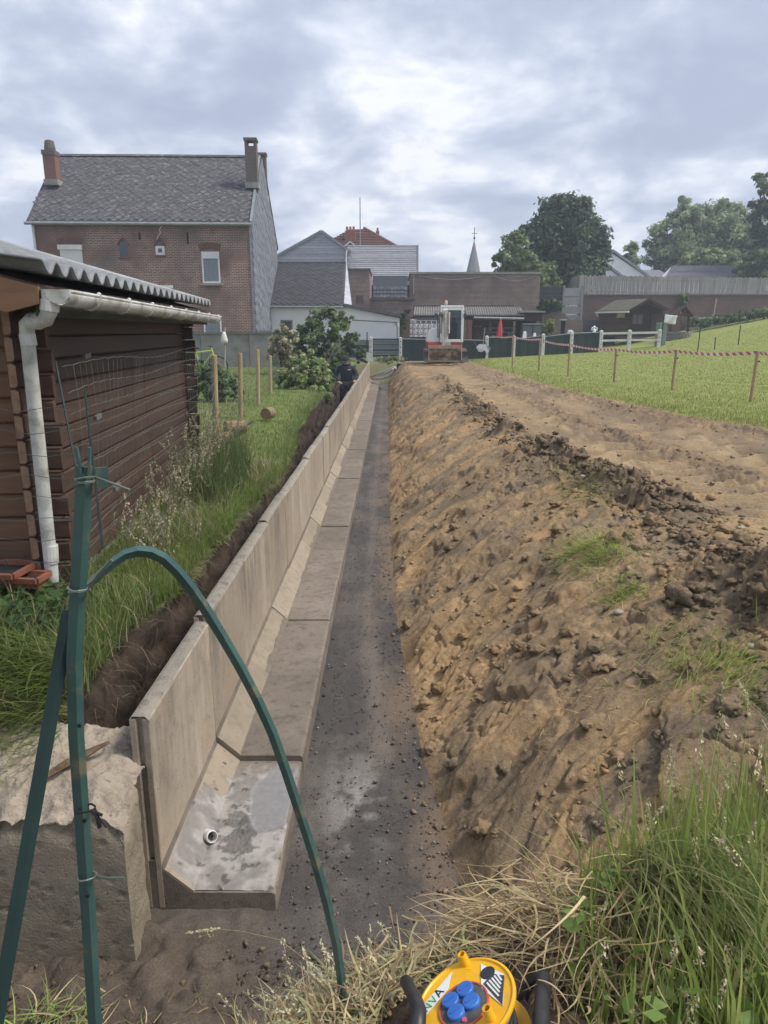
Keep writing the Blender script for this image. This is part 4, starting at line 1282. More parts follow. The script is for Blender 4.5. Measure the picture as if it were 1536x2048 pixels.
# ---- yard shelter with corrugated roof, pillars and pierced white blocks
YF = Frame(0, 41.0)
yard = T('yard_shelter', 'open yard shelter with corrugated grey roof and a white pierced block screen', 'shelter', YF.o, 0.0)
e0, e1 = YF.uz(826, 631), YF.uz(1047, 633)
b0, b1 = YF.uz(829, 614, 2.6), YF.uz(1041, 616, 2.6)
M_corr = mat('fibre_cement', (.17, .165, .16), (.12, .12, .115), 2, 7, rough=.9, c3=(.23, .22, .20), scale3=3)
nw = 46
cols = nw * 4 + 1
s = np.linspace(0, 1, cols)[None, :]; t = np.linspace(0, 1, 5)[:, None]
X = (e0[0] + (e1[0] - e0[0]) * s) * (1 - t) + (b0[0] + (b1[0] - b0[0]) * s) * t
Y_ = -.1 + 2.7 * t + 0 * s
Z_ = (e0[1] * (1 - t) + b0[1] * t) + .045 * np.sin(s * nw * 2 * np.pi) + .02 + 0 * t
o = mesh_np('corrugated_roof', np.stack([X, Y_, Z_], -1).reshape(-1, 3), grid_faces(5, cols), M_corr, yard, smooth=True)
o.modifiers.new('s', 'SOLIDIFY').thickness = .02
MB().box(e0[0] + .1, e1[0] - .1, 2.7, 2.8, .6, b0[1] + .1).build('back_wall', M_darkbrick, yard)
sp0 = YF.uz(936, 640)
MB().tube([(sp0[0] + .3, -.2, e0[1] - .12), (e1[0], -.2, e1[1] - .12)], .07, 6).build('gutter', M_zinc, yard)
MB().box(e0[0] + .2, sp0[0] - .2, -.1, 0, e0[1] - .38, e0[1] - .1).build('beam', mat('green_grey_beam', (.09, .11, .115)), yard)
MB().box(sp0[0] + .2, e1[0] - .1, 0, .1, e0[1] - .3, e0[1] - .08).build('beam', M_darkwood, yard)
def pillar(x0, x1, ytop, v, mt, name='pillar'):
    a, b = YF.uz(x0, ytop, v), YF.uz(x1, ytop, v)
    return MB().box(a[0], b[0], v, v + .4, .6, a[1]).build(name, mt, yard)
pl_ = pillar(808, 820, 632, -.3, M_chimney)
c = YF.uz(814, 625, -.1)
MB().lathe([(.22, -.35), (.2, -.3), (.12, -.1), (.22, .1), (.26, .16), (.1, .18)], (c[0], -.1, c[1]), 12).build('urn', mat('dark_urn', (.06, .055, .05), rough=.7), pl_)
pillar(925, 934, 640, -.25, mat('brown_pillar', (.20, .14, .105), (.15, .10, .08), 4))
pillar(935, 945, 640, -.22, M_chimney)
# pierced blocks
a, b = YF.uz(820, 641, -.1), YF.uz(926, 676, -.1)
bw_ = .30
ncol = int(round((b[0] - a[0]) / bw_)); bw_ = (b[0] - a[0]) / ncol
nrow_ = max(3, int(round((a[1] - b[1]) / bw_)))
def pierced(w):
    """square screen block with four leaf shaped openings round a diamond"""
    m = MB(); d = .09; f = .10 * w
    for x0, x1, z0, z1 in ((0, w, 0, f), (0, w, w - f, w), (0, f, f, w - f), (w - f, w, f, w - f)):
        m.box(x0 + .003, x1 - .003, 0, d, z0 + .003, z1 - .003)
    c_ = w / 2
    for (px, pz) in ((f, f), (w - f, f), (f, w - f), (w - f, w - f)):
        m.bar((px, d / 2, pz), (c_ + (px - c_) * .36, d / 2, c_ + (pz - c_) * .36), d * .96, .13 * w, (0, 0, 1) if False else (0, 1, 0))
    k = .36 * (c_ - f)
    ring = [(c_ - k, c_), (c_, c_ - k), (c_ + k, c_), (c_, c_ + k)]
    rr = k * 1.5
    ring = [(c_ - rr, c_), (c_, c_ - rr), (c_ + rr, c_), (c_, c_ + rr)]
    for i in range(4):
        p, q = ring[i], ring[(i + 1) % 4]
        m.bar((p[0], d / 2, p[1]), (q[0], d / 2, q[1]), d * .9, .10 * w, (0, 1, 0))
    return m
scr = MB().box(a[0], b[0], 0.0, .02, a[1] - .02, a[1] + .1).build('block_screen', M_whitepaint, yard)
proto = None
for j in range(nrow_):
    for i in range(ncol):
        mt = Matrix.Translation((a[0] + i * bw_, -.12, a[1] - (j + 1) * bw_))
        if proto is None:
            proto = pierced(bw_).build('screen_block', M_whitepaint, scr); proto.matrix_local = mt
        else:
            piece(proto, scr, mt)
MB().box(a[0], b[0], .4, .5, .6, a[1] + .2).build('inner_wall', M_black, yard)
# shelves and dark door inside the shelter
r = rect(YF, 946, 655, 968, 680, .8); MB().box(r[0], r[1], .8, 1.4, .7, r[3]).build('cupboard', M_darkwood, yard)
for y in (655, 664, 672):
    r = rect(YF, 968, y, 1030, y + 2, 1.2); MB().box(r[0], r[1], 1.2, 1.7, r[2], r[3]).build('shelf', M_greywood, yard)
k = MB()
for i, (x, y) in enumerate(((949, 657), (953, 655), (957, 657), (962, 656), (981, 662), (1005, 661), (1018, 671), (1024, 670))):
    p = YF.uz(x, y + 3, 1.0); k.box(p[0] - .06, p[0] + .06, 1.0, 1.1, p[1], p[1] + .22)
k.build('jar', mat('shelf_things', (.35, .34, .32), (.2, .15, .12), 3), yard)
# lean-to on its right
sh = T('dark_lean_to', 'dark lean-to with a flat roof at the end of the yard shelter', 'lean-to', YF.o + Vector((0, .2, 0)), 0.0)
r = rect(YF, 1043, 625, 1087, 645)
MB().box(r[0], r[1], .1, 2.5, r[2] + .1, r[3]).build('boarding', M_darkwood, sh)
MB().box(r[0] - .1, r[1] + .1, -.2, 2.6, r[3], r[3] + .09).build('roof', M_zinc, sh)
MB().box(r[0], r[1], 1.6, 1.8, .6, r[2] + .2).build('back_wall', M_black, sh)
MB().box(r[1] - .1, r[1], .1, .2, .6, r[2] + .1).build('post', M_darkwood, sh)
# bins under it
def bin_(x0, x1, lab):
    a, b = YF.uz(x0, 647, -.3), YF.uz(x1, 674, -.3)
    o = T('wheelie_bin', lab, 'wheelie bin', ((a[0] + b[0]) / 2, 40.9, 1.0), 0.0, 'bins under the lean-to')
    w, h = (b[0] - a[0]) / 2, a[1] - 1.0
    M_ = mat('bin_plastic', (.15, .17, .17), (.11, .125, .13), 4, rough=.5) if 'bin_plastic' not in bpy.data.materials else bpy.data.materials['bin_plastic']
    MB().add([(-w * .8, -.25, .05), (w * .8, -.25, .05), (w * .8, .25, .05), (-w * .8, .25, .05), (-w, -.33, h - .12), (w, -.33, h - .12), (w, .33, h - .12), (-w, .33, h - .12)], [(3, 2, 1, 0), (4, 5, 6, 7), (0, 1, 5, 4), (1, 2, 6, 5), (2, 3, 7, 6), (3, 0, 4, 7)]).build('body', M_, o, bevel=.03)
    MB().box(-w * 1.05, w * 1.05, -.38, .36, h - .115, h).build('lid', M_, o, bevel=.04)
    for sx in (-1, 1):
        MB().tube([(sx * w * .7, .28, .1), (sx * w * .88, .28, .1)], .1, 10).build('wheel', M_black, o)
bin_(1045, 1064, 'grey wheelie bin under the lean-to, beside the shelter')
bin_(1066, 1084, 'grey wheelie bin under the lean-to, beside the round shrub')

# ---- garden concrete wall in front of the house
GW = Frame(0, 31.5)
gw = T('garden_wall', 'grey concrete panel wall in front of the brick house', 'garden wall', GW.o + Vector((-7, 0, .95)), None)
a, b = GW.uz(372, 664), GW.uz(548, 668)
for i in range(3):
    u0, u1 = lerp(a[0] - 1.5, b[0] + 1, i / 3), lerp(a[0] - 1.5, b[0] + 1, (i + 1) / 3)
    MB().box(u0 + .01, u1 - .01, 31.5, 31.62, .6, a[1] - .1).build('panel', M_greyconc, gw)
MB().box(a[0] - 1.5, b[0] + 1.02, 31.44, 31.68, a[1] - .098, a[1]).build('coping', mat('dark_coping', (.12, .12, .11), (.17, .165, .15), 5), gw)

# ---- the yard fence: white concrete posts with dark screens, rails and gate
def fence_z(x):
    return float(up_z(np.array([x]), np.array([39.0]))[0]) - .02
FY = 39.0
FF = Frame(0, FY)
M_post = mat('white_post', (.70, .70, .68), (.52, .52, .50), 5, rough=.85, c3=(.36, .36, .33), scale3=6, lo3=.6, hi3=.75)
M_screen = mat('dark_green_screen', (.030, .048, .046), (.022, .036, .036), 3, rough=.7)
def cpost(px, ytop, lab, w=.17):
    u, z1 = FF.uz(px, ytop)
    z0 = fence_z(u)
    o = T('fence_post', lab, 'fence post', (u, FY, z0 - .2), 0.0, 'white concrete posts of the yard fence')
    h = z1 - z0 + .2
    m = MB(); m.box(-w / 2, w / 2, -w / 2, w / 2, 0, h - .04)
    m.add([(-w / 2, -w / 2, h - .04), (w / 2, -w / 2, h - .04), (w / 2, w / 2, h - .04), (-w / 2, w / 2, h - .04), (0, 0, h)], [(0, 1, 4), (1, 2, 4), (2, 3, 4), (3, 0, 4)])
    m.build('shaft', M_post, o, bevel=.012, seg=1)
    k = MB()
    for z in (h * .42, h * .62, h * .82):
        k.box(-.02, .02, -w / 2 - .004, -w / 2 + .01, z, z + .05)
    k.build('slot', M_black, o)
    return u, z0, z1
P = {}
for px, yt, lab in ((742, 673, 'white concrete post on the wall side of the slatted green gate'), (801, 674, 'white concrete post on the excavator side of the slatted green gate'),
                    (974, 671, 'short white post just behind the wheelbarrow'), (1028, 671, 'white concrete post right of the red parasol'), (1087, 667, 'white concrete post below the round yellow-green shrub'),
                    (1144, 662, 'white concrete post between two dark screens, left of the cabin corner post'), (1203, 660, 'white concrete post where the dark screen meets the white rails'),
                    (1260, 659, 'white concrete post in the middle of the white rails'), (1320, 658, 'white concrete post at the end of the white rails near the well')):
    P[px] = cpost(px, yt, lab)
def screen(x0, x1, drop0, drop1, lab, panels=1):
    (u0, z0, t0), (u1, z1, t1) = P[x0], P[x1]
    u0 += .09; u1 -= .09
    o = T('privacy_screen', lab, 'fence screen', ((u0 + u1) / 2, FY, (z0 + z1) / 2), None, 'dark green privacy screens on the yard fence')
    n = 9
    V, F = [], []
    for i in range(n + 1):
        t = i / n
        u = lerp(u0, u1, t); wv = .015 * math.sin(i * 2.1)
        V += [(u, FY + wv, lerp(z0, z1, t) - .03), (u, FY + wv, lerp(t0, t1, t) - lerp(drop0, drop1, t)), (u, FY + wv + .02, lerp(z0, z1, t) - .03), (u, FY + wv + .02, lerp(t0, t1, t) - lerp(drop0, drop1, t))]
    for i in range(n):
        a = i * 4
        F += [(a, a + 4, a + 5, a + 1), (a + 6, a + 2, a + 3, a + 7), (a + 1, a + 5, a + 7, a + 3)]
    MB().add(V, F).build('fabric', M_screen, o)
    MB().tube([(u0, FY - .01, t0 - drop0), (u1, FY - .01, t1 - drop1)], .022, 5).build('top_rail', M_zinc, o)
screen(801, 974, .1, .25, 'long dark green screen behind the excavator')
screen(974, 1028, .1, .1, 'dark green screen below the red parasol')
screen(1028, 1087, .2, .12, 'dark green screen below the wheelie bins')
screen(1087, 1144, .16, .14, 'dark green screen below the black post lamp')
screen(1144, 1203, .12, .12, 'dark green screen below the small white statue')
def rails(x0, x1, lab):
    (u0, z0, t0), (u1, z1, t1) = P[x0], P[x1]
    o = T('fence_rails', lab, 'fence rails', ((u0 + u1) / 2, FY, z0), None, 'white concrete rails of the yard fence')
    for d in (.18, .55):
        MB().bar((u0 + .06, FY, t0 - d), (u1 - .06, FY, t1 - d), .09, .11).build('rail', M_post, o)
rails(1203, 1260, 'pair of white concrete rails in front of the cabin window')
rails(1260, 1320, 'pair of white concrete rails in front of the cabin door')
# slatted gate
gt = T('slatted_gate', 'dark green and grey slatted gate between two white posts', 'gate', (P[742][0] + .8, FY, 1.0), None)
u0, u1 = P[742][0] + .1, P[801][0] - .1
M_slat_g = mat('gate_grey', (.20, .235, .23), (.16, .19, .185), 4, rough=.6, rand=True)
M_slat_d = mat('gate_dark', (.035, .055, .05), rough=.6, rand=True)
zt0, zb0 = FF.uz(770, 677)[1], FF.uz(770, 714)[1]
edges = [677, 681, 688, 691, 698, 702, 709, 714]
for i in range(7):
    za, zb3 = FF.uz(770, edges[i])[1], FF.uz(770, edges[i + 1])[1]
    MB().box(u0, u1, FY - (.02 if i % 2 == 0 else .0), FY + .03, zb3 + .004, za - .004).build('slat', M_slat_d if i % 2 == 0 else M_slat_g, gt)
k = MB(); k.box(u0 - .03, u0, FY - .03, FY + .04, zb0 - .05, zt0 + .02); k.box(u1, u1 + .03, FY - .03, FY + .04, zb0 - .05, zt0 + .02); k.build('gate_frame', M_slat_d, gt)
bs = FF.uz(738, 704)
tag(MB().box(bs[0] - .12, bs[0] + .05, FY - .6, FY - .5, .9, 1.4).build('white_block', M_post), 'white block leaning beside the gate post', 'block')
# green screen left of the gate
lf = T('green_side_fence', 'dull green side fence between the flowering bush and the gate post', 'fence', (P[742][0] - 1.2, FY + .2, 1.0), None)
for i in range(4):
    za, zb3 = FF.uz(720, 680 + i * 9)[1], FF.uz(720, 688.5 + i * 9)[1]
    MB().box(P[742][0] - 2.6, P[742][0] - .12, FY + .2, FY + .24, zb3, za).build('slat', M_slat_d if i % 2 else M_slat_g, lf)
p = FF.uz(734, 664); MB().tube([(p[0], FY + .1, .9), (p[0], FY + .1, p[1])], .03, 6).build('post', M_slat_d, lf)

# ---- right: cabin, brick garden walls, slatted wooden fence
def rz(px, py, Y):
    return at(px, py, Y)
CF = Frame(0, 45.0)
cab = T('garden_cabin', 'dark brown wooden garden cabin with a gabled felt roof and one window', 'cabin', CF.o, 0.0)
M_cabin = mat('cabin_boards', (.10, .062, .045), (.07, .045, .034), 4, rough=.8, rand=True)
M_cabin_f = mat('cabin_front', (.05, .033, .026), (.036, .025, .022), 4, rough=.8, rand=True)
c0, c1, c2_ = CF.uz(1197, 668), CF.uz(1257, 668), CF.uz(1328, 668)
zt = CF.uz(1256, 622)[1]
zb = c0[1] - .15
# side wall seen obliquely (recedes to the left), front wall faces the field
dv = 2.2
sx0 = CF.uz(1197, 640, dv)[0]
nb = 15
for i in range(nb):
    z0 = lerp(zb, zt, i / nb); z1 = lerp(zb, zt, (i + .93) / nb)
    MB().add([(sx0, dv, z0), (c1[0], 0, z0), (c1[0], 0, z1), (sx0, dv, z1), (sx0 + .12, dv + .02, z1), (c1[0] + .02, .08, z1), (sx0 + .12, dv + .02, z0), (c1[0] + .02, .08, z0)], [(0, 1, 2, 3), (3, 2, 5, 4), (7, 1, 0, 6)]).build('board', M_cabin, cab)
apex = CF.uz(1298, 600)
MB().prism([(c1[0] + .03, .03, zb), (c2_[0], .4, zb), (c2_[0], .4, zt), (apex[0], .2, apex[1] - .1), (c1[0] + .03, .03, zt)], (-.15, 2.4, 0)).build('front_wall', M_cabin_f, cab)
r = rect(CF, 1262, 627, 1288, 650, -.02)
w = window_part(cab, *r, v=-.02, frame=M_darkwood, pane=mat('cabin_curtain', (.16, .14, .13), (.11, .10, .10), 6, stretch=(5, 5, .3)), sill=False)
MB().box((r[0] + r[1]) / 2 - .03, (r[0] + r[1]) / 2 + .03, -.04, 0, r[2], r[3]).build('mullion', M_darkwood, w)
r = rect(CF, 1300, 628, 1324, 667, .1); MB().box(r[0], r[1], .1, .16, r[2], r[3]).build('door', M_darkwood, cab)
M_felt = mat('green_felt', (.135, .125, .095), (.10, .095, .075), 3, 7, rough=.95, bump=.4)
a, b, c, d = CF.uz(1193, 622, 2.3), CF.uz(1259, 620, -.5), CF.uz(1299, 597, -.5), CF.uz(1232, 600, 2.5)
e = CF.uz(1336, 618, -.2)
rm = MB()
Aa, Bb, Cc, Dd, Ee = Vector((a[0], 2.3, a[1])), Vector((b[0], -.5, b[1])), Vector((c[0], -.5, c[1])), Vector((d[0], 2.5, d[1])), Vector((e[0], -.2, e[1]))
Ff = Ee + (Dd - Cc)
dz = Vector((0, 0, -.1))
rm.add([Aa, Bb, Cc, Dd, Ee, Ff] + [p + dz for p in (Aa, Bb, Cc, Dd, Ee, Ff)], [(0, 1, 2, 3), (2, 4, 5, 3), (7, 6, 9, 8), (10, 8, 9, 11), (0, 6, 7, 1), (1, 7, 8, 2), (2, 8, 10, 4), (4, 10, 11, 5), (5, 11, 9, 3), (3, 9, 6, 0)])
rm.build('roof', M_felt, cab)
k = MB(); k.bar(Bb - Vector((0, .03, .06)), Cc - Vector((0, .03, .06)), .05, .16, (0, 0, 1)); k.bar(Cc - Vector((0, .032, .06)), Ee - Vector((0, .032, .06)), .05, .16, (0, 0, 1)); k.build('bargeboard', M_cabin_f, cab)
MB().bar(Aa + Vector((-.05, -.05, -.1)), Bb + Vector((-.05, -.05, -.1)), .12, .1).build('gutter', M_whitepaint, cab)
p = CF.uz(1194, 628, 2.2); MB().tube([(p[0], 2.2, p[1] + .1), (p[0] + .05, 2.2, p[1] - .15)], .05, 6).build('gutter_outlet', M_whitepaint, cab)
p = CF.uz(1241, 627, .5); MB().box(p[0] - .2, p[0] + .2, .2, .6, p[1] - .25, p[1] + .1).build('bird_box', mat('pale_box', (.35, .27, .18)), cab)
# wishing well
WF = Frame(0, 42.5)
r = rect(WF, 1332, 663, 1381, 687)
wc = (r[0] + r[1]) / 2; wr = (r[1] - r[0]) / 2
well = T('wishing_well', 'round stone garden well with a small pitched wooden roof', 'well', (wc, 42.5, r[2]), 0.0)
h = r[3] - r[2]
MB().lathe([(wr * .97, -.2), (wr * .97, h - .02), (wr * .75, h - .02), (wr * .75, -.1)], (0, 0, 0), 28).build('ring', mat('well_mortar', (.16, .16, .145)), well)
M_stone = mat('well_stone', (.26, .25, .22), (.18, .175, .16), 5, rough=.95, rand=True, bump=.5)
nst, nrw = 18, 4
for j in range(nrw):
    for i in range(nst):
        t0 = 2 * math.pi * (i + .5 * (j % 2)) / nst + .02; t1 = t0 + 2 * math.pi / nst - .05
        rr = wr + .01 + .02 * rnd.random()
        z0, z1 = j * h / nrw + .01, (j + 1) * h / nrw - .012
        m = MB(); pts = [(wr * .9, t0), (wr * .9, t1), (rr, t1), (rr + .015, (t0 + t1) / 2), (rr, t0)]
        m.prism([(q * math.cos(t), q * math.sin(t), z0) for q, t in pts][::-1], (0, 0, z1 - z0))
        if math.sin((t0 + t1) / 2) < .3:
            m.build('stone', M_stone, well)
ez = WF.uz(1350, 631)[1] - r[2]; az_ = WF.uz(1366, 613)[1] - r[2]
for sx in (-.75, .75):
    MB().box(sx * wr - .05, sx * wr + .05, -.05, .05, h, ez).build('post', M_darkwood, well)
u0, u1, ua = WF.uz(1345, 631)[0] - wc, WF.uz(1380, 631)[0] - wc, WF.uz(1364, 613)[0] - wc
rmf = MB()
rmf.prism([(u0, -.5, ez), (ua, -.5, az_), (ua, .5, az_), (u0, .5, ez)], (0, 0, -.06)); rmf.prism([(ua, -.5, az_ - .002), (u1, -.5, ez), (u1, .5, ez), (ua, .5, az_ - .002)], (0, 0, -.06))
rmf.build('roof', M_darkwood, well)
k = MB(); k.bar((u0 + .1, -.45, ez), (u1 - .1, -.45, ez), .08, .08); k.bar((ua, -.45, ez), (ua, -.45, az_ - .08), .07, .07, (0, 1, 0)); k.bar((u0 + .25, -.45, ez), (ua, -.45, az_ - .3), .05, .05, (0, 1, 0)); k.bar((u1 - .25, -.45, ez), (ua, -.45, az_ - .3), .05, .05, (0, 1, 0)); k.build('roof_frame', M_darkwood, well)
# white cloth on a pole, green water tank behind
QF = Frame(0, 39.4)
pole = T('cloth_pole', 'tall pole holding a white cloth in front of the well', 'pole', (QF.uz(1321, 690)[0], 39.4, 1.7), 0.0)
hp = QF.uz(1325, 625)[1] - 1.7
MB().tube([(0, 0, -.1), (.05, 0, hp)], .035, 6).build('shaft', M_black, pole)
px0 = QF.uz(1321, 690)[0]
pts = [QF.uz(x, y) for x, y in ((1329, 628), (1355, 631), (1350, 649), (1326, 644))]
n = 10
V = []
for j in range(n):
    for i in range(n):
        s_, t_ = i / (n - 1), j / (n - 1)
        a = [lerp(lerp(pts[0][k], pts[1][k], s_), lerp(pts[3][k], pts[2][k], s_), t_) for k in (0, 1)]
        V.append((a[0], 39.38 + .06 * math.sin(s_ * 7 + t_ * 3), a[1] - .03 * math.sin(s_ * 3.1)))
o = mesh_np('white_cloth', V, grid_faces(n, n), mat('white_cloth', (.72, .73, .72), (.6, .62, .62), 5), smooth=True)
o.modifiers.new('s', 'SOLIDIFY').thickness = .01
tag(o, 'white cloth hanging from the pole before the well', 'cloth')
a, b = QF.uz(1326, 645), QF.uz(1338, 690)
tag(MB().box(a[0], b[0], 39.9, 40.4, 1.7, a[1]).build('green_sheet', mat('pale_green', (.20, .28, .24), (.15, .22, .18), 3, rough=.4), bevel=.03), 'pale green plastic tank behind the white cloth', 'tank')

# brick garden wall and stone edging on the right
KF = Frame(0, 49.0)
bw0, bw1 = KF.uz(1160, 592), KF.uz(1540, 598)
gwall = T('brick_garden_wall', 'old reddish brick garden wall below the slatted wooden fence', 'garden wall', KF.o, 0.0)
M_gbrick = brick_mat('garden_brick', (.21, .105, .08), (.14, .08, .065), (.25, .21, .18), bh=.08)
MB().box(bw0[0], bw1[0] + 3, 0, .4, 1.0, bw0[1]).build('wall', M_gbrick, gwall)
MB().box(bw0[0], bw1[0] + 3, -.06, .46, bw0[1] + .001, bw0[1] + .1).build('coping', M_darkbrick, gwall)
MB().tube([KF.uz(1378, 637)[0:1] + (-.1,) + KF.uz(1378, 637)[1:2], KF.uz(1425, 636)[0:1] + (-.1,) + KF.uz(1425, 636)[1:2], KF.uz(1431, 598)[0:1] + (-.1,) + KF.uz(1431, 598)[1:2]], .05, 6).build('drain_pipe', mat('pale_pipe', (.42, .36, .32)), gwall)
JF = Frame(0, 46.5)
j0, j1 = JF.uz(1378, 640), JF.uz(1540, 622)
low = T('low_stone_wall', 'low overgrown stone edging below the brick garden wall', 'stone wall', JF.o, 0.0)
MB().prism([(j0[0], 0, 1.2), (j1[0] + 2, 0, 1.2), (j1[0] + 2, 0, j1[1]), (j0[0], 0, j0[1])], (0, .4, 0)).build('wall', mat('mossy_stone', (.14, .14, .11), (.09, .10, .07), 3, 8, bump=1, bscale=8, bdist=.1), low)
q = random.Random(5)
for i in range(46):
    t = (i % 23 + q.random() * .5) / 23.5
    zt2 = lerp(j0[1], j1[1], t)
    z = zt2 - .15 - .38 * (i // 23) - .1 * q.random()
    u = lerp(j0[0], j1[0], t)
    MB().blob((u, 0.0, z), .2, i, .3, 7, 5, (1.1, .4, .7)).build('stone', M_stone, low)
# lower brick wall behind the bins on the left of the cabin
w2 = T('rough_brick_wall', 'rough brown brick wall stepping down behind the round shrub', 'garden wall', Frame(0, 46.5).o, 0.0)
NF = Frame(0, 46.5)
pp = [NF.uz(x, y) for x, y in ((1075, 632), (1120, 622), (1140, 640), (1166, 640), (1166, 690), (1075, 690))]
MB().prism([(u, 0, z) for u, z in reversed(pp)], (0, .35, 0)).build('wall', brick_mat('grey_brown_brick', (.17, .12, .095), (.12, .09, .075), (.25, .22, .20)), w2)
w3 = T('plastered_wall', 'dark grey plastered wall between the rough bricks and the cabin', 'garden wall', Frame(0, 47.5).o, 0.0)
OF = Frame(0, 47.5)
a, b = OF.uz(1160, 640), OF.uz(1200, 668)
MB().box(a[0], b[0] + 1, 0, .2, 1, a[1]).build('wall', mat('dark_plaster', (.10, .10, .105), (.075, .075, .08), 2), w3)
# dark slat fence and concrete panel fence
DF = Frame(0, 47.0)
ds = T('dark_slat_fence', 'dark horizontal slat fence beside the long brick building', 'fence', DF.o, 0.0)
a, b = DF.uz(1080, 573), DF.uz(1127, 606)
for i in range(8):
    z1 = lerp(a[1], b[1], i / 8); z0 = lerp(a[1], b[1], (i + .82) / 8)
    MB().box(a[0], b[0], -.02, .02, z0, z1).build('slat', mat('dark_slat', (.085, .085, .09), (.06, .06, .065), 3, rand=True) if i == 0 else bpy.data.materials['dark_slat'], ds)
MB().box(a[0], b[0], .05, .3, 1.0, b[1] + .1).build('base_wall', M_darkbrick, ds)
MB().box(a[0], b[0], .03, .045, b[1], a[1]).build('backing', M_black, ds)
cp = T('concrete_panel_fence', 'pale grey concrete panel fence stepping beside the tree', 'fence', DF.o, 0.0)
a, b = DF.uz(1128, 576), DF.uz(1162, 626)
M_cpanel = mat('pale_concrete', (.30, .30, .31), (.24, .24, .25), 2, rough=.9, rand=True)
for i in range(4):
    z1 = lerp(a[1], b[1] - .6, i / 4); z0 = lerp(a[1], b[1] - .6, (i + .97) / 4)
    MB().box(a[0] + .06, b[0] - .06, -.03, .03, z0, z1 - .02 * i).build('panel', M_cpanel, cp)
for u in (a[0], b[0]):
    MB().box(u - .07, u + .07, -.07, .07, b[1] - 1.5, a[1] + .15).build('post', M_cpanel, cp)
# slatted wooden fence on the wall top
ZF = Frame(0, 49.3)
a, b = ZF.uz(1166, 551), ZF.uz(1545, 556)
a2, b2 = ZF.uz(1166, 591), ZF.uz(1545, 597)
wf = T('wooden_slat_fence', 'long weathered grey wooden slat fence on top of the brick garden wall', 'fence', ZF.o, 0.0)
ns = 88
for i in range(ns):
    t = i / ns
    u = lerp(a[0], b[0], t); uw = (b[0] - a[0]) / ns
    zt2, zb2 = lerp(a[1], b[1], t), lerp(a2[1], b2[1], t)
    lx = .05 * math.sin(i * .37) + .02 * math.sin(i * 3.3)
    z1 = zt2 + .04 * math.sin(i * 2.7)
    MB().prism([(u + .01 + lx, 0, zb2), (u + uw * .93 + lx, 0, zb2), (u + uw * .93, 0, z1), (u + .01, 0, z1)], (0, .025, 0)).build('slat', M_greywood, wf)
for k_ in (.2, .8):
    MB().bar((a[0], .06, lerp(a2[1], a[1], k_)), (b[0], .06, lerp(b2[1], b[1], k_)), .05, .09).build('rail', M_greywood, wf)
MB().box(a[0] - .3, a[0] - .05, -.4, 3, a2[1] - .5, a[1]).build('end_panel', M_greywood, wf)
# houses behind the fence
EF = Frame(0, 62.0)
eh = T('white_gabled_house', 'white house with two grey verged gables behind the wooden fence', 'house', EF.o, 0.0)
def gable(x0, xa, x1, yb, ya, v, name):
    l, ap, r_ = EF.uz(x0, yb, v), EF.uz(xa, ya, v), EF.uz(x1, yb, v)
    MB().prism([(l[0], v, 2), (r_[0], v, 2), (r_[0], v, r_[1]), (ap[0], v, ap[1]), (l[0], v, l[1])], (0, 3.5, 0)).build('gable_wall', M_white, eh)
    k = MB()
    k.prism([(l[0] - .25, v - .2, l[1] - .15), (ap[0], v - .2, ap[1] + .12), (ap[0], v + 3.6, ap[1] + .12), (l[0] - .25, v + 3.6, l[1] - .15)], (0, 0, .2))
    k.prism([(ap[0], v - .2, ap[1] + .121), (r_[0] + .25, v - .2, r_[1] - .15), (r_[0] + .25, v + 3.6, r_[1] - .15), (ap[0], v + 3.6, ap[1] + .121)], (0, 0, .2))
    k.build('roof', M_zinc, eh)
gable(1172, 1225, 1290, 551, 507, 1.0, 'a')
gable(1150, 1190, 1240, 553, 519, -1.0, 'b')
l0, l1 = EF.uz(1180, 553, -1.6), EF.uz(1300, 553, -1.6)
MB().box(l0[0], l1[0], -1.7, -1.0, l0[1] - .2, l0[1]).build('flat_roof', M_zinc, eh)
gh = T('grey_roof_house', 'low house with a long grey slate roof behind the wooden fence', 'house', EF.o, 0.0)
M_lgrey = mat('light_slate', (.20, .20, .225), (.16, .16, .185), 2, rough=.7, rand=True)
a, b, c, d = EF.uz(1331, 556, -1), EF.uz(1510, 556, -1), EF.uz(1502, 532, 2), EF.uz(1345, 532, 2)
rf2 = MB().add([(a[0], -1, a[1]), (b[0], -1, b[1]), (c[0], 2, c[1]), (d[0], 2, d[1]), (d[0], 5, a[1]), (c[0], 5, b[1])], [(0, 1, 2, 3), (3, 2, 5, 4)]).build('roof', M_siding_base, gh)
for i in range(10):
    def rp2(s, t):
        p = Vector((a[0], -1, a[1])).lerp(Vector((d[0], 2, d[1])), t); q2 = Vector((b[0], -1, b[1])).lerp(Vector((c[0], 2, c[1])), t)
        return p.lerp(q2, s)
    u = Vector((0, -.02, .06)); u2 = Vector((0, 0, .012))
    MB().add([rp2(0, i / 10) + u, rp2(1, i / 10) + u, rp2(1, (i + 1) / 10) + u2, rp2(0, (i + 1) / 10) + u2, rp2(0, i / 10), rp2(1, i / 10)], [(0, 1, 2, 3), (4, 5, 1, 0)]).build('slate_course', M_lgrey, rf2)
MB().add([(a[0] - .05, -1, a[1]), (d[0] - .05, 2, d[1]), (d[0] - .9, 3, a[1]), (a[0] - .05, -1, a[1] - 1), (d[0] - .9, 3, a[1] - 1)], [(0, 1, 2), (3, 0, 2, 4)]).build('gable_wall', M_white, gh)
a2_, b2_ = EF.uz(1280, 556, 3), EF.uz(1336, 536, 3)
MB().prism([(a2_[0], 2, a2_[1]), (b2_[0], 2, a2_[1]), (b2_[0], 5, b2_[1]), (a2_[0], 5, b2_[1])], (0, 0, -.1)).build('side_roof', M_lgrey, gh)
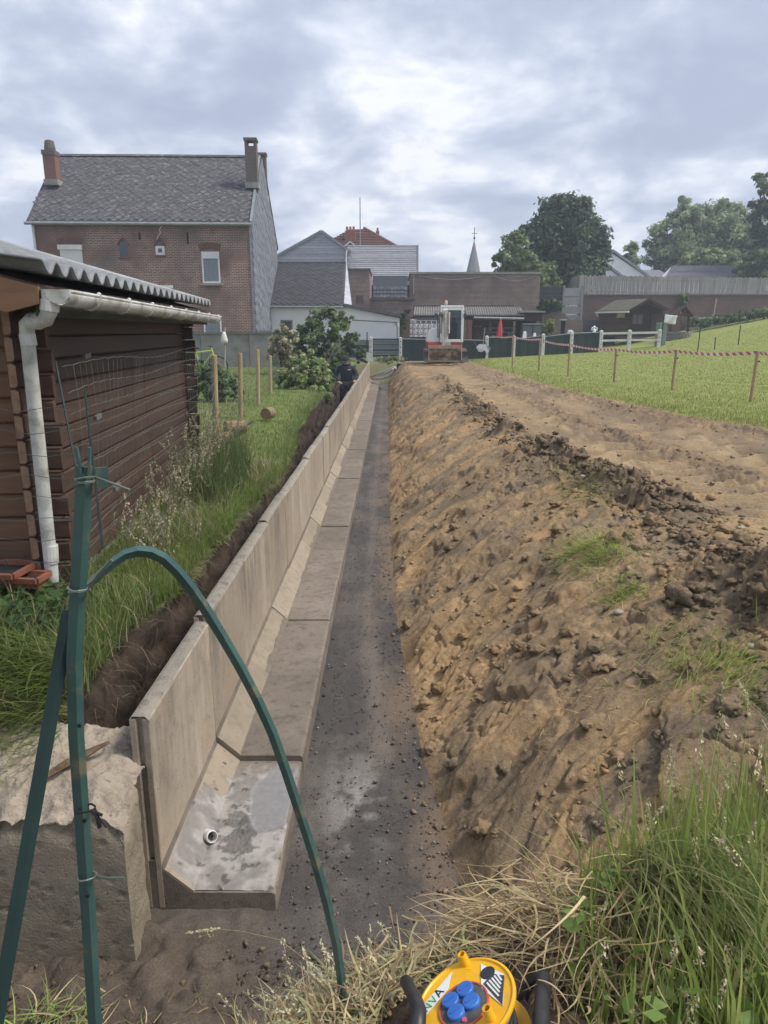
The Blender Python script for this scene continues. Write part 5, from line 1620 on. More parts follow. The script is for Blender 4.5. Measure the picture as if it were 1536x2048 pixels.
MB().box(a[0], b[0], -.7, 5, 2, a[1] - .02).build('wall', M_white, gh)
# ---------------------------------------------------------------- log cabin shed on the left
SH0 = Vector((-1.98, 3.94, 0.0)); SHA = R(4.4)
shed = T('log_shed', 'brown log plank shed with a grey corrugated tile roof beside the trench', 'shed', SH0 + Vector((0, 0, .95)), SHA)
zof = .95
M_plank = mat('shed_plank', (.088, .052, .038), (.058, .036, .028), 3, 8, stretch=(3, .35, 6), rough=.6, rand=True, bump=.25, bscale=50, bdist=.004)
M_plank_lit = mat('shed_plank_lit', (.19, .105, .060), (.135, .075, .045), 3, 8, stretch=(.4, 3, 6), rough=.7, rand=True, bump=.25, bscale=50, bdist=.004, c3=(.15, .085, .05), scale3=5)  # same planks in a lighter brown: the light on the front painted in
M_endgrain = mat('end_grain', (.30, .19, .12), (.2, .12, .08), 20, rough=.9)
ph = .136
npl = 13
def plank_prof(z0, z1, d=.045, c=.010):
    return [(-d, z0), (-d, z1), (-.018, z1), (0, z1 - .010), (0, z0 + c), (-c, z0)]
for i in range(npl):
    z0, z1 = .03 + i * ph, .03 + (i + 1) * ph - .003
    ext = .15 + (.035 if i == npl - 1 else 0)
    o = MB().prism([(x, -ext, z) for x, z in plank_prof(z0, z1)], (0, 4.13 + 2 * ext, 0)).build('plank', M_plank, shed)
    MB().prism([(x, -ext - .002, z) for x, z in plank_prof(z0 + .006, z1 - .006, .041, .013)], (0, .0015, 0)).build('end_grain', M_endgrain, o)
    # front wall plank, half a plank higher, crossing at the corner
    z0, z1 = z0 - ph / 2, z1 - ph / 2
    pr = [(-.045 + .045, z0), (0, z1)]
    ex = .12 + .012 * math.sin(i * 2.1)
    MB().prism([(-3.2, .0 - y, z) for y, z in [(-.045, z0), (-.045, z1), (-.016, z1), (0, z1 - .016), (0, z0 + .016), (-.016, z0)]][::-1], (3.2 - .047, 0, 0)).build('front_plank', M_plank_lit, shed)
    o = MB().prism([(.002, .0 - y, z) for y, z in [(-.045, z0 + .012), (-.045, z1 - .012), (-.018, z1 - .004), (-.002, z1 - .02), (-.002, z0 + .02), (-.018, z0 + .004)]][::-1], (ex, 0, 0)).build('plank_end', M_plank, shed)
    MB().prism([(.002, 4.13 + .0 - y, z) for y, z in [(-.045, z0 + .012), (-.045, z1 - .012), (-.018, z1 - .004), (-.002, z1 - .02), (-.002, z0 + .02), (-.018, z0 + .004)]][::-1], (ex, 0, 0)).build('plank_end', M_plank, shed)
MB().box(-3.2, -.05, 4.08, 4.12, 0, 1.9).build('back_wall', M_plank, shed)
# base
MB().box(-3.2, .02, -.02, 4.15, -.2, .028).build('base_slab', mat('shed_base', (.2, .19, .17)), shed)
# roof sheet pressed into tiles
pit = .275
ex0 = .27
nx_, ny_ = 110, 260
s = np.linspace(0, 1, nx_)[:, None]; yv = np.linspace(-.36, 4.52, ny_)[None, :]
xl = ex0 - s * 3.3
step = (s * 3.3 / .36) % 1.0
Zr = (2.76 - zof) + pit * (ex0 - xl) + .030 * np.sign(np.sin(yv * 2 * np.pi / .205)) * np.abs(np.sin(yv * 2 * np.pi / .205)) ** .8 + .052 * (1 - step) + 0 * yv
M_rooft = mat('roof_sheet', (.21, .22, .23), (.15, .157, .165), 3, 7, rough=.5, c3=(.12, .125, .12), scale3=8, lo3=.55, hi3=.75, spec=.4, bump=.2, bscale=40)
ro = mesh_np('roof_sheet', np.stack([np.broadcast_to(xl, Zr.shape), np.broadcast_to(yv, Zr.shape), Zr], -1).reshape(-1, 3), grid_faces(nx_, ny_), M_rooft, shed, smooth=False)
ro.modifiers.new('s', 'SOLIDIFY').thickness = .012
zr0 = 2.76 - zof
def rz_(x):
    return zr0 + pit * (ex0 - x)
MB().prism([(ex0 - .05, -.30, zr0 - .055), (-3.0, -.30, rz_(-3.0) - .07), (-3.0, 4.46, rz_(-3.0) - .07), (ex0 - .05, 4.46, zr0 - .055)], (0, 0, .018)).build('roof_boarding', M_plank, shed)
MB().box(ex0 - .075, ex0 - .045, -.30, 4.46, zr0 - .19, zr0 - .05).build('eaves_board', mat('dark_eaves', (.045, .042, .035), (.06, .065, .045), 6, rough=.85), shed)
MB().prism([(ex0 - .04, -.34, zr0 - .05), (-3.0, -.34, rz_(-3) - .05), (-3.0, -.34, rz_(-3) - .22), (ex0 - .20, -.34, zr0 - .17), (ex0 - .04, -.34, zr0 - .13)][::-1], (0, .035, 0)).build('bargeboard', M_plank_lit, shed)
MB().tube([(ex0 - .02, 4.50, zr0 + .045), (-3.0, 4.50, rz_(-3.0) + .06)], .045, 10).build('verge_cap', mat('pale_cap', (.36, .37, .38), (.25, .26, .26), 5, rough=.6), shed, smooth=True)
k = MB()
for y in (-.30, 4.44):
    k.prism([(-.05, y, 2.62 - zof), (.2, y, 2.62 - zof), (.2, y, 2.68 - zof), (-.05, y, 2.74 - zof)], (0, .02, 0))
k.build('eaves_bracket', M_plank, shed)
MB().tube([(-.02, 4.13, 1.62), (-.02, 4.42, 1.62)], .06, 8).build('purlin_end', M_plank, shed)
# gutter
M_pvc = mat('dirty_white_pvc', (.62, .62, .60), (.46, .46, .42), 4, 7, rough=.45, c3=(.20, .21, .15), scale3=7, lo3=.50, hi3=.72)
gx, gz0, gz1 = ex0 + .055, 2.685 - zof, 2.655 - zof
m = MB()
ng, rgu = 12, .055
ys = [-.33 + i * (4.83 / 12) for i in range(13)]
base = 0
for y in ys:
    zc = lerp(gz0, gz1, (y + .33) / 4.83)
    for k in range(ng + 1):
        t = math.pi + math.pi * k / ng
        m.v.append((gx + rgu * math.cos(t), y, zc + rgu * math.sin(t) * 1.1))
for i in range(12):
    for k in range(ng):
        a = i * (ng + 1) + k
        m.f.append((a, a + 1, a + ng + 2, a + ng + 1))
go = m.build('gutter', M_pvc, shed, smooth=True)
go.modifiers.new('s', 'SOLIDIFY').thickness = .004
k = MB(); k.tube([(gx + rgu, -.33, gz0 + .004), (gx + rgu, 4.5, gz1 + .004)], .009, 8); k.build('gutter_lip', M_pvc, go)
k = MB()
k.prism([(gx + rgu * 1.1 * math.cos(math.pi + math.pi * j / 12), -.345, gz0 + .012 + rgu * 1.25 * math.sin(math.pi + math.pi * j / 12)) for j in range(13)], (0, .02, 0)); k.build('gutter_end', M_pvc, go)
for i in range(8):
    y = .12 + i * .60
    zc = lerp(gz0, gz1, (y + .33) / 4.83)
    k = MB()
    path = [(gx + (rgu + .006) * math.cos(math.pi + math.pi * j / 8), y, zc + (rgu + .006) * 1.1 * math.sin(math.pi + math.pi * j / 8)) for j in range(9)]
    k.tube(path, .009, 6); k.blob((gx + rgu, y, zc + .012), .014, i, 0, 6, 5)
    k.build('gutter_bracket', M_pvc, go)
# downpipe (world coordinates turned into the shed's axes)
inv = Matrix.Translation(SH0 + Vector((0, 0, zof))) @ Matrix.Rotation(SHA, 4, 'Z')
inv = inv.inverted()
pw = [at(100, 580, 3.66), at(100, 600, 3.66), at(99, 622, 3.66), at(92, 638, 3.68), at(78, 642, 3.71), at(63, 642, 3.74), at(54, 650, 3.76), at(54, 668, 3.77), at(103, 1140, 3.80), at(104, 1168, 3.80)]
dpn = MB().tube([inv @ p for p in pw], [.044, .040, .038, .039, .039, .039, .040, .036, .036, .037], 14, cap=False).build('downpipe', M_pvc, shed, smooth=True)
for a, b, rr in ((pw[1], pw[2], .046), (pw[4], pw[5], .043), (pw[7], pw[7] + Vector((.004, 0, -.06)), .041), (at(101, 1090, 3.80), at(103, 1125, 3.80), .040)):
    MB().tube([inv @ a, inv @ b], rr, 14).build('pipe_collar', M_pvc, dpn, smooth=False)
for y in (852, 1046):
    p = at(lerp(54, 103, (y - 668) / 472), y, 3.79)
    MB().tube([inv @ (p + Vector((-.05, .03, 0))), inv @ (p + Vector((.12, .06, 0)))], .010, 6).build('pipe_clip', mat('dark_clip', (.05, .05, .045)) if y == 852 else bpy.data.materials['dark_clip'], dpn)
# terracotta window boxes in the corner
M_terra = mat('terracotta', (.24, .085, .05), (.17, .065, .042), 6, rough=.85)
def planter(px, py, Y, lab, w=.26, d=.16, h=.11):
    p = at(px, py, Y)
    o = T('planter', lab, 'planter', p, R(-6))
    MB().add([(-w, -d * .8, 0), (w, -d * .8, 0), (w, d * .8, 0), (-w, d * .8, 0), (-w * 1.1, -d, h), (w * 1.1, -d, h), (w * 1.1, d, h), (-w * 1.1, d, h)], [(3, 2, 1, 0), (0, 1, 5, 4), (1, 2, 6, 5), (2, 3, 7, 6), (3, 0, 4, 7)]).build('trough', M_terra, o).modifiers.new('s', 'SOLIDIFY').thickness = .012
    k = MB(); W, Dd = w * 1.14, d * 1.06
    for x0, x1, y0, y1 in ((-W, W, -Dd - .015, -Dd + .012), (-W, W, Dd - .012, Dd + .015), (-W - .012, -W + .012, -Dd, Dd), (W - .012, W + .012, -Dd, Dd)):
        k.box(x0, x1, y0, y1, h - .02, h + .008)
    k.build('rim', M_terra, o)
    MB().box(-w * .98, w * .98, -d * .85, d * .85, h * .5, h * .75).build('soil', M_black, o)
planter(-35, 1160, 3.74, 'terracotta trough at the foot of the shed front wall', .24, .12, .08)
planter(62, 1172, 3.68, 'smaller terracotta trough beside the downpipe foot', .07, .06, .06)

# ---------------------------------------------------------------- wire fence along the shed
M_wire = mat('fence_wire', (.16, .19, .17), (.10, .13, .11), 6, rough=.5, metal=.4)
M_greensteel = mat('green_paint', (.042, .100, .088), (.028, .066, .066), 5, 8, rough=.40, c3=(.115, .12, .075), scale3=12, lo3=.56, hi3=.68, bump=.15, bscale=80, bdist=.003, spec=.45)
M_exdark = mat('dull_steel', (.13, .13, .125), rough=.6)
M_greendark = mat('dark_green_paint', (.018, .040, .038), (.013, .028, .028), 5, 7, rough=.5, c3=(.05, .05, .035), scale3=8, lo3=.62, hi3=.75)
fwire = T('wire_fence', 'sagging green wire mesh fence tied along the shed side', 'wire fence', SH0 + Vector((.25, 0, .95)), SHA)
hz_, vz_ = MB(), MB()
for i in range(12):
    z = 1.36 - i * .118
    path = []
    for j in range(64):
        y = .0 + j * 4.35 / 63
        path.append((-.06 + .02 * math.sin(y * 1.7 + i) + .004 * (j % 2), y, z + .004 * math.sin(y * 31) + .022 * math.sin(y * 2.1 + i * .9) - .05 * math.exp(-y * 1.6) * math.sin(i)))
    hz_.tube(path, .0019, 4, cap=False)
hz_.build('horizontal_wires', M_wire, fwire)['kind'] = 'stuff'
for j in range(44):
    y = .05 + j * .1
    vz_.tube([(-.06 + .02 * math.sin(y * 1.7 + i), y + .012 * math.sin(i * 1.3 + j), 1.36 - i * .226) for i in range(7)], .0013, 3, cap=False)
for i in range(12):
    z = 1.15 - i * .12
    vz_.tube([(.02 - t_ * .5, -.22 + .05 * math.sin(t_ * 2), z + .012 * math.sin(t_ * 9 + i)) for t_ in np.linspace(-.3, 1.6, 14)], .0018, 3, cap=False)
vz_.build('mesh_wires', M_wire, fwire)['kind'] = 'stuff'
for (a, b) in (((111, 722), (158, 965)), ((170, 782), (206, 1098))):
    pa, pb = at(*a, 3.95), at(*b, 3.70)
    lin = lambda p: Matrix.Rotation(-SHA, 4, 'Z') @ (p - SH0 - Vector((.25, 0, .95)))
    MB().tube([lin(pa), lin(pb)], .006, 6).build('tension_rod', M_greendark, fwire)
for (x, y) in ((174, 713), (196, 835), (234, 975)):
    p = lin(at(x, y, 4.6 if y < 900 else 4.3))
    MB().bar(p - Vector((.0, .06, 0)), p + Vector((0, .05, .01)), .02, .03).build('wire_tensioner', M_exdark, fwire)
# ---------------------------------------------------------------- garden fence posts
M_stake = mat('peeled_post', (.40, .30, .165), (.32, .235, .13), 5, 8, stretch=(6, 6, .6), rough=.85, rand=True, c3=(.22, .16, .10), scale3=3)
def round_post(base, top, r, lab, group, name='fence_post', bark=True):
    o = T(name, lab, 'fence post', base - Vector((0, 0, .15)), 0.0, group)
    h = top - base
    b0 = Vector((0, 0, 0)); b1 = h + Vector((0, 0, .15))
    o_ = MB().tube([b0, b0.lerp(b1, .35), b0.lerp(b1, .7), b1 - h.normalized() * .012, b1], [r * 1.04, r, r * .99, r * .97, r * .85], 14).build('shaft', M_stake, o, smooth=False)
    return o
gp = [((432, 884), (428, 710), 'peeled wooden garden post nearest to the shed corner'), ((481, 836), (480, 706), 'peeled wooden garden post just behind the short logs'),
      ((516, 811), (515, 699), 'peeled wooden garden post between two posts and the leafy shrub'), ((541, 789), (540, 711), 'short peeled garden post in front of the flowering bush'),
      ((562, 742), (560, 697), 'far garden post half hidden below the cream flowering bush'), ((585, 735), (583, 692), 'farthest garden post half hidden in the leafy shrub')]
GPP = []
for b, t_, lab in gp:
    pb = atz(*b, .98)
    pt = at(*t_, pb.y)
    GPP.append((pb, pt))
    round_post(pb, pt, .042, lab, 'peeled round posts of the garden fence')
gf = T('garden_wire_fence', 'thin wire mesh strung between the peeled garden posts', 'wire fence', GPP[0][0], None)
m = MB()
corner = Vector((-2.12, 8.3, .98))
chain = [(corner, corner + Vector((0, 0, 1.3)))] + GPP[:5]
for (b0, t0), (b1, t1) in zip(chain[:-1], chain[1:]):
    for i in range(9):
        f = .04 + i / 9
        p, q_ = b0.lerp(t0, min(f, .96)), b1.lerp(t1, min(f, .96))
        path = []
        for j in range(12):
            s_ = j / 11
            path.append(p.lerp(q_, s_) + Vector((0, 0, -.04 * math.sin(math.pi * s_) * (1 + i % 2) + .012 * math.sin(s_ * 40))))
        m.tube(path, .0022, 3, cap=False)
    L = (b1 - b0).length
    for j in range(1, int(L / .15)):
        s_ = j * .15 / L
        m.tube([b0.lerp(b1, s_), t0.lerp(t1, s_) - Vector((0, 0, .06))], .0014, 3, cap=False)
m.build('wires', M_wire, gf)['kind'] = 'stuff'
# short logs on the lawn, black bar
M_log = mat('log_side', (.26, .18, .11), (.17, .12, .075), 8, 8, rough=.95, bump=.6, bscale=30)
M_logend = mat('log_end', (.30, .19, .11), (.20, .12, .07), 12, rough=.95)
def logpiece(px, py, r, L, ang, lab):
    p = atz(px, py, 1.0)
    o = T('short_log', lab, 'log', p, ang, 'short round logs on the lawn')
    a, b = Vector((0, -L / 2, r)), Vector((0, L / 2, r * 1.02))
    MB().tube([a, a.lerp(b, .3), a.lerp(b, .7), b], [r, r * 1.03, r * .98, r], 16).build('trunk', M_log, o)
    MB().tube([a - Vector((0, .004, 0)), a], r * .92, 16).build('cut_face', M_logend, o)
logpiece(447, 897, .105, .26, R(-28), 'short round log lying at the foot of the nearest garden post')
logpiece(471, 868, .10, .30, R(-55), 'short log lying under the black bar on the lawn')
logpiece(537, 838, .10, .22, R(-15), 'short log lying alone near the trench edge')
pa, pb = atz(456, 878, 1.16), atz(505, 842, 1.08)
tag(MB().tube([pa, pb], .017, 7).build('black_bar', mat('black_metal', (.03, .035, .04), rough=.5)), 'thin black bar lying across the short logs', 'bar')
# hanging white bag on a thin post by the garden wall
p0, p1 = at(450, 735, 22), at(450, 655, 22)
o = T('thin_post', 'thin grey post carrying a small white bag by the garden wall', 'post', p0, None)
MB().tube([p0, p1], .022, 6).build('shaft', M_greywood, o)
pb = at(449, 688, 21.95)
bag = MB(); bag.lathe([(.03, .36), (.06, .3), (.11, .12), (.10, .03), (.03, 0)], pb, 10)
tag(bag.build('white_bag', mat('white_bag', (.66, .64, .58), (.5, .49, .45), 12), smooth=True), 'small white bag hanging on the thin post', 'bag')
# bicycle half hidden behind the shed corner
bp = at(408, 752, 25)
bike = T('bicycle', 'yellow-green bicycle leaning behind the shed corner', 'bicycle', bp, R(4))
M_lime = mat('lime_paint', (.42, .62, .06), rough=.4)
for sx in (-.5, .5):
    tyre = MB()
    tyre.tube([(sx + .33 * math.cos(2 * math.pi * k / 24), 0, .33 + .33 * math.sin(2 * math.pi * k / 24)) for k in range(25)], .022, 6, cap=False)
    t_ = tyre.build('wheel', M_black, bike)
    k = MB()
    for j in range(10):
        a = 2 * math.pi * j / 10
        k.tube([(sx, 0, .33), (sx + .32 * math.cos(a), 0, .33 + .32 * math.sin(a))], .003, 3)
    k.build('spokes', M_zinc, t_)
k = MB()
for a, b in (((-.5, 0, .33), (-.1, 0, .3)), ((-.1, 0, .3), (-.22, 0, .8)), ((-.22, 0, .8), (.32, 0, .86)), ((-.1, 0, .3), (.34, 0, .76)), ((-.5, 0, .33), (-.2, 0, .72)), ((.30, 0, .95), (.5, 0, .33))):
    k.tube([a, b], .022, 7)
k.build('frame', M_lime, bike)
k = MB(); k.tube([(.26, -.28, 1.02), (.30, -.1, 1.0), (.30, .1, 1.0), (.26, .28, 1.02)], .016, 6); k.tube([(.3, 0, .94), (.3, 0, 1.0)], .016, 6); k.build('handlebar', M_black, bike)
k = MB(); k.prism([(-.36, -.07, .90), (-.36, .07, .90), (-.1, .02, .92), (-.1, -.02, .92)], (0, 0, .05)); k.tube([(-.23, 0, .8), (-.24, 0, .9)], .014, 6); k.build('saddle', M_black, bike)

# ---------------------------------------------------------------- green angle iron post, brace and bent strip in front
def lsweep(path, leg=.03, th=.0045, yawf=.75, flip=1, taper=None):
    """angle section swept along a path, its corner towards the photographer"""
    m = MB()
    path = [Vector(p) for p in path]
    n = len(path)
    for i, p in enumerate(path):
        d = (path[min(i + 1, n - 1)] - path[max(i - 1, 0)]).normalized()
        v = (p - Vector((0, 0, CAMZ))).normalized()
        a = d.cross(v).normalized() * -1
        v2 = a.cross(d).normalized()
        if v2.dot(v) < 0: v2 = -v2
        l1 = (-a * yawf + v2 * math.sqrt(1 - yawf ** 2)); l2 = (a * yawf + v2 * math.sqrt(1 - yawf ** 2))
        L = leg * (taper[i] if taper else 1)
        c = p
        ins = c + (l1 + l2) * th
        for q_ in (c + l1 * L * .85, c, c + l2 * L * 1.1, c + l2 * L * 1.1 + l1 * th, ins, c + l1 * L * .85 + l2 * th):
            m.v.append(tuple(q_))
    for i in range(n - 1):
        for k in range(6):
            k2 = (k + 1) % 6
            m.f.append((i * 6 + k, i * 6 + k2, i * 6 + 6 + k2, i * 6 + 6 + k))
    m.f += [(5, 4, 1, 0), (4, 3, 2, 1), tuple((n - 1) * 6 + k for k in (0, 1, 4, 5)), tuple((n - 1) * 6 + k for k in (1, 2, 3, 4))]
    return m
def wire_wrap(m, p, r, turns=2, tail=(.05, 0, -.01), seed=0):
    q_ = random.Random(seed)
    path = []
    for i in range(turns * 10 + 1):
        t = 2 * math.pi * i / 10
        path.append(Vector(p) + Vector((r * math.cos(t), r * math.sin(t) * .8, .004 * i / 10 + .003 * math.sin(t * 1.5))))
    path.append(path[-1] + Vector(tail) * .5 + Vector((0, -.01, .004)))
    path.append(path[-1] + Vector(tail) * .6)
    m.tube(path, .0022, 5)
gpost = T('steel_fence_post', 'upright green painted angle iron post standing in front of the block', 'steel post', at(196, 2120, 1.2), None)
pp = [at(x, y, 1.2) for x, y in ((171, 935), (165, 1080), (158, 1190), (151, 1330), (155, 1480), (167, 1650), (180, 1850), (196, 2120))]
lsweep(pp, .0195, .004).build('angle_bar', M_greensteel, gpost)
k = MB()
for dx_ in (-.008, .006):
    t0 = pp[0] + Vector((dx_, 0, -.01))
    k.bar(t0, t0 + Vector((dx_ * .6 + .001, 0, .045)), .006, .004)
k.build('prongs', M_greensteel, gpost)
k = MB(); k.bar(pp[0] + Vector((.012, .012, -.02)), pp[0] + Vector((.030, .02, -.02)), .035, .004, (0, 1, 0)); k.build('cap_plate', M_greensteel, gpost)
k = MB()
wire_wrap(k, at(172, 968, 1.205), .018, 3, (.06, -.01, -.02), 1); wire_wrap(k, at(158, 1183, 1.205), .019, 2, (.05, -.01, .05), 2); wire_wrap(k, at(174, 1755, 1.205), .019, 1, (.06, -.01, .01), 4)
k.build('binding_wire', M_wire, gpost)['kind'] = 'stuff'
k = MB(); wire_wrap(k, at(172, 1620, 1.20), .018, 1, (.03, -.02, -.02), 3)
p = at(183, 1620, 1.18); k.tube([p, p + Vector((.012, -.005, -.012)), p + Vector((.014, -.005, -.035))], .004, 6); k.tube([p, p + Vector((.022, -.005, -.008))], .003, 6)
k.build('black_tie', M_black, gpost)
k = MB()
for x, y in ((160, 1450), (170, 1640), (176, 1790)):
    p = at(x, y, 1.197); k.tube([p, p + Vector((0, -.004, 0))], .004, 8)
k.build('bolt_hole', M_black, gpost)
brace = T('steel_brace', 'dark steel brace leaning from the green post down to the left corner', 'steel brace', at(0, 2100, 1.02), None)
bpth = [at(141, 1222, 1.235).lerp(at(-8, 2060, 1.03), t_) for t_ in (0, .25, .5, .75, 1.0)]
m = MB()
n = len(bpth)
lsweep(bpth, .0145, .004, .93).build('angle_bar', M_greendark, brace)
strip = T('bent_steel_strip', 'bent green steel strip arching over from the green post to the straw', 'steel strip', at(691, 2035, 1.44), None)
sp_px = [(157, 1188), (172, 1172), (200, 1148), (226, 1124), (250, 1108), (276, 1101), (304, 1104), (330, 1117), (356, 1142), (384, 1176), (412, 1217), (446, 1272), (482, 1334), (516, 1399), (548, 1470), (576, 1550), (603, 1632), (630, 1716), (655, 1806), (674, 1890), (684, 1960), (688, 2025)]
spth = []
for i, (x, y) in enumerate(sp_px):
    t_ = i / (len(sp_px) - 1)
    spth.append(at(x, y, 1.205 + .05 * math.sin(math.pi * t_) + .235 * t_ ** 1.5))
lsweep(spth, .0185, .0035, .62, taper=[.55 + .45 * min(1, i / 6) for i in range(len(spth))]).build('angle_bar', M_greensteel, strip)

# ---------------------------------------------------------------- cable reel
rc = atz(931, 2006, .985)
nrm = Vector((-.40, .12, .91)).normalized()
ax = Vector((.87, .375, .33)); ax = (ax - nrm * ax.dot(nrm)).normalized()
ay = nrm.cross(ax)
reel = T('cable_reel', 'yellow and black extension cable reel lying in the straw', 'cable reel', rc, 0.0)
reel.rotation_euler = Matrix((ax, ay, nrm)).transposed().to_euler()
M_yel = mat('yellow_plastic', (.78, .42, .015), (.70, .36, .012), 4, rough=.42, spec=.45, c3=(.42, .27, .09), scale3=16, lo3=.55, hi3=.8)
M_blk = mat('black_plastic', (.022, .022, .024), (.04, .04, .042), 8, rough=.45, spec=.4)
M_blue = mat('blue_plastic', (.035, .12, .42), (.05, .16, .48), 8, rough=.45)
RR = .122
MB().lathe([(.02, -.006), (RR, -.006), (RR + .003, -.002), (RR + .003, .004), (RR - .003, .006), (RR - .006, .002), (.066, .001), (.02, .001)], (0, 0, 0), 64).build('flange', M_yel, reel, smooth=True).modifiers.new('e', 'EDGE_SPLIT').split_angle = R(40)
MB().lathe([(RR - .004, -.108), (RR, -.108), (RR, -.100), (.05, -.100), (.05, -.108)], (0, 0, 0), 48).build('flange', M_yel, reel)
hubc = (-.006, -.004)
hub = MB().lathe([(.0, .004), (.056, .004), (.056, -.004)][::-1], (hubc[0], hubc[1], 0), 32).build('socket_plate', mat('dark_plate', (.07, .07, .072), (.11, .11, .11), 30, rough=.6, bump=.3, bscale=90), reel)
MB().lathe([(.056, .0), (.058, .005), (.062, .005), (.064, .0)], (hubc[0], hubc[1], 0), 40).build('red_ring', mat('red_plastic', (.40, .10, .06), rough=.5), reel)
for i, (x, y) in enumerate(((-.021, .021), (.021, .024), (-.024, -.018), (.018, -.018))):
    c_ = (hubc[0] + x, hubc[1] + y + .006, .004)
    s_ = MB().lathe([(.0215, 0), (.0215, .007), (.019, .0095), (.0, .010)], c_, 20).build('socket_cap', M_blue, reel, smooth=False)
    MB().bar((c_[0] - .012, c_[1] + .0, .0145), (c_[0] + .012, c_[1] + .0, .0145), .004, .003).build('cap_rib', M_blue, s_)
MB().lathe([(.006, 0), (.006, .004), (0, .004)], (hubc[0] - .016, hubc[1] - .042, .004), 10).build('reset_button', mat('pink_button', (.55, .10, .16)), reel)
for x, y in ((.42, .84), (.24, -.68)):
    k = MB().lathe([(.012, .0), (.0105, .029), (.008, .029), (.008, .004)], (x * RR, y * RR, .001), 16).build('grip_peg', M_yel, reel, smooth=False)
def sticker(pts, name, mt):
    return MB().prism([(x * RR, y * RR, .0026) for x, y in pts], (0, 0, .0008)).build(name, mt, reel)
M_stk = mat('sticker_white', (.72, .73, .70), (.62, .64, .62), 9, rough=.4)
st1 = sticker([(-.78, .54), (-.80, .28), (-.14, .53), (.10, .86)][::-1], 'sticker', M_stk)
def stroke(m, o, u, w, a, b, th=.0030):
    P_ = lambda q_: (o[0] + u[0] * q_[0] + w[0] * q_[1], o[1] + u[1] * q_[0] + w[1] * q_[1], .0038)
    m.bar(P_(a), P_(b), th, .0006, (0, 0, 1))
ud = Vector((.93, .37)); wd = Vector((-.37, .93))
org = Vector((-.69 * RR, .345 * RR))
M_grn = mat('sticker_green', (.05, .30, .12)); M_ink = mat('sticker_ink', (.03, .035, .05))
lw, lh = .015, .021
m = MB()
for a, b in (((0, 0), (0, lh)), ((0, lh), (lw, 0)), ((lw, 0), (lw, lh))):
    stroke(m, org, ud, wd, a, b)
o2 = org + ud * .022
for a, b in (((0, lh), (lw / 2, 0)), ((lw / 2, 0), (lw, lh))):
    stroke(m, o2, ud, wd, a, b)
m.build('lettering', M_grn, st1)
m = MB(); o3 = org + ud * .043
for a, b in (((0, 0), (lw * .55, lh * 1.15)), ((lw * .55, lh * 1.15), (lw * 1.1, 0)), ((lw * .3, lh * .38), (lw * .8, lh * .38))):
    stroke(m, o3, ud, wd, a, b, .0036)
m.build('lettering', M_ink, st1)
st2 = sticker([(.66, .58), (.40, .06), (.54, -.62), (.90, .0)], 'sticker', M_stk)
MB().prism([(x * RR, y * RR, .0034) for x, y in ((.47, .10), (.54, -.60), (.89, -.04), (.72, .18))], (0, 0, .0006)).build('black_panel', mat('sticker_black', (.05, .05, .055)), st2)
m = MB()
for i in range(5):
    t_ = .12 + i * .19
    a = Vector((lerp(.50, .84, t_), lerp(.06, .12, t_))) * RR; b = Vector((lerp(.545, .83, t_), lerp(-.42, -.06, t_))) * RR
    m.bar((a.x, a.y, .0042), (b.x, b.y, .0042), .0042, .0006, (0, 0, 1))
m.build('white_stripes', M_stk, st2)
MB().lathe([(.155 * RR, .0036), (.135 * RR, .0036), (.135 * RR, .0034), (.155 * RR, .0034)], (.66 * RR, .27 * RR, 0), 20).build('printed_ring', M_ink, st2)
st3 = sticker([(-.2, -.98), (.12, -.96), (.1, -.80), (-.16, -.82)], 'sticker', M_stk)
drum = MB().lathe([(.055, -.100), (.08, -.1), (.08, -.006), (.055, -.006)], (0, 0, 0), 32).build('drum', M_blk, reel)
for j in range(9):
    k = MB()
    r_ = .088 + .006 * math.sin(j * 2.3)
    k.tube([((r_ + .003 * math.sin(t_ * 3 + j)) * math.cos(t_), (r_ + .003 * math.sin(t_ * 3 + j)) * math.sin(t_), -.014 - j * .0100 + .002 * math.sin(2 * t_ + j)) for t_ in np.linspace(0, 2 * math.pi, 33)], .0068, 7, cap=False)
    k.build('cable_turn', M_blk, reel, smooth=True)
# black tubular stand
Mi = Matrix.Translation(rc) @ reel.rotation_euler.to_matrix().to_4x4()
Mi = Mi.inverted()
def lw_(p):
    return Mi @ Vector(p)
k = MB(); a, b = at(1088, 1948, 1.42), at(1080, 2075, 1.22)
k.tube([lw_(a), lw_(a.lerp(b, .1)), lw_(a.lerp(b, .68)), lw_(a.lerp(b, .72)), lw_(a.lerp(b, .76)), lw_(b)], [.014, .0185, .0185, .021, .0185, .0185], 14)
k.build('stand_grip', M_blk, reel, smooth=True).modifiers.new('e', 'EDGE_SPLIT').split_angle = R(50)
k = MB(); a2 = at(1062, 1962, 1.46)
k.tube([lw_(a), lw_(a2), lw_(at(1040, 2010, 1.40))], .012, 10); k.build('stand_tube', M_blk, reel, smooth=True)
k = MB(); k.tube([lw_(at(811, 1962, 1.42)), lw_(at(832, 2000, 1.34)), lw_(at(838, 2020, 1.31)), lw_(at(832, 2080, 1.24))], [.015, .016, .018, .020], 12); k.build('stand_arm', M_blk, reel, smooth=True)

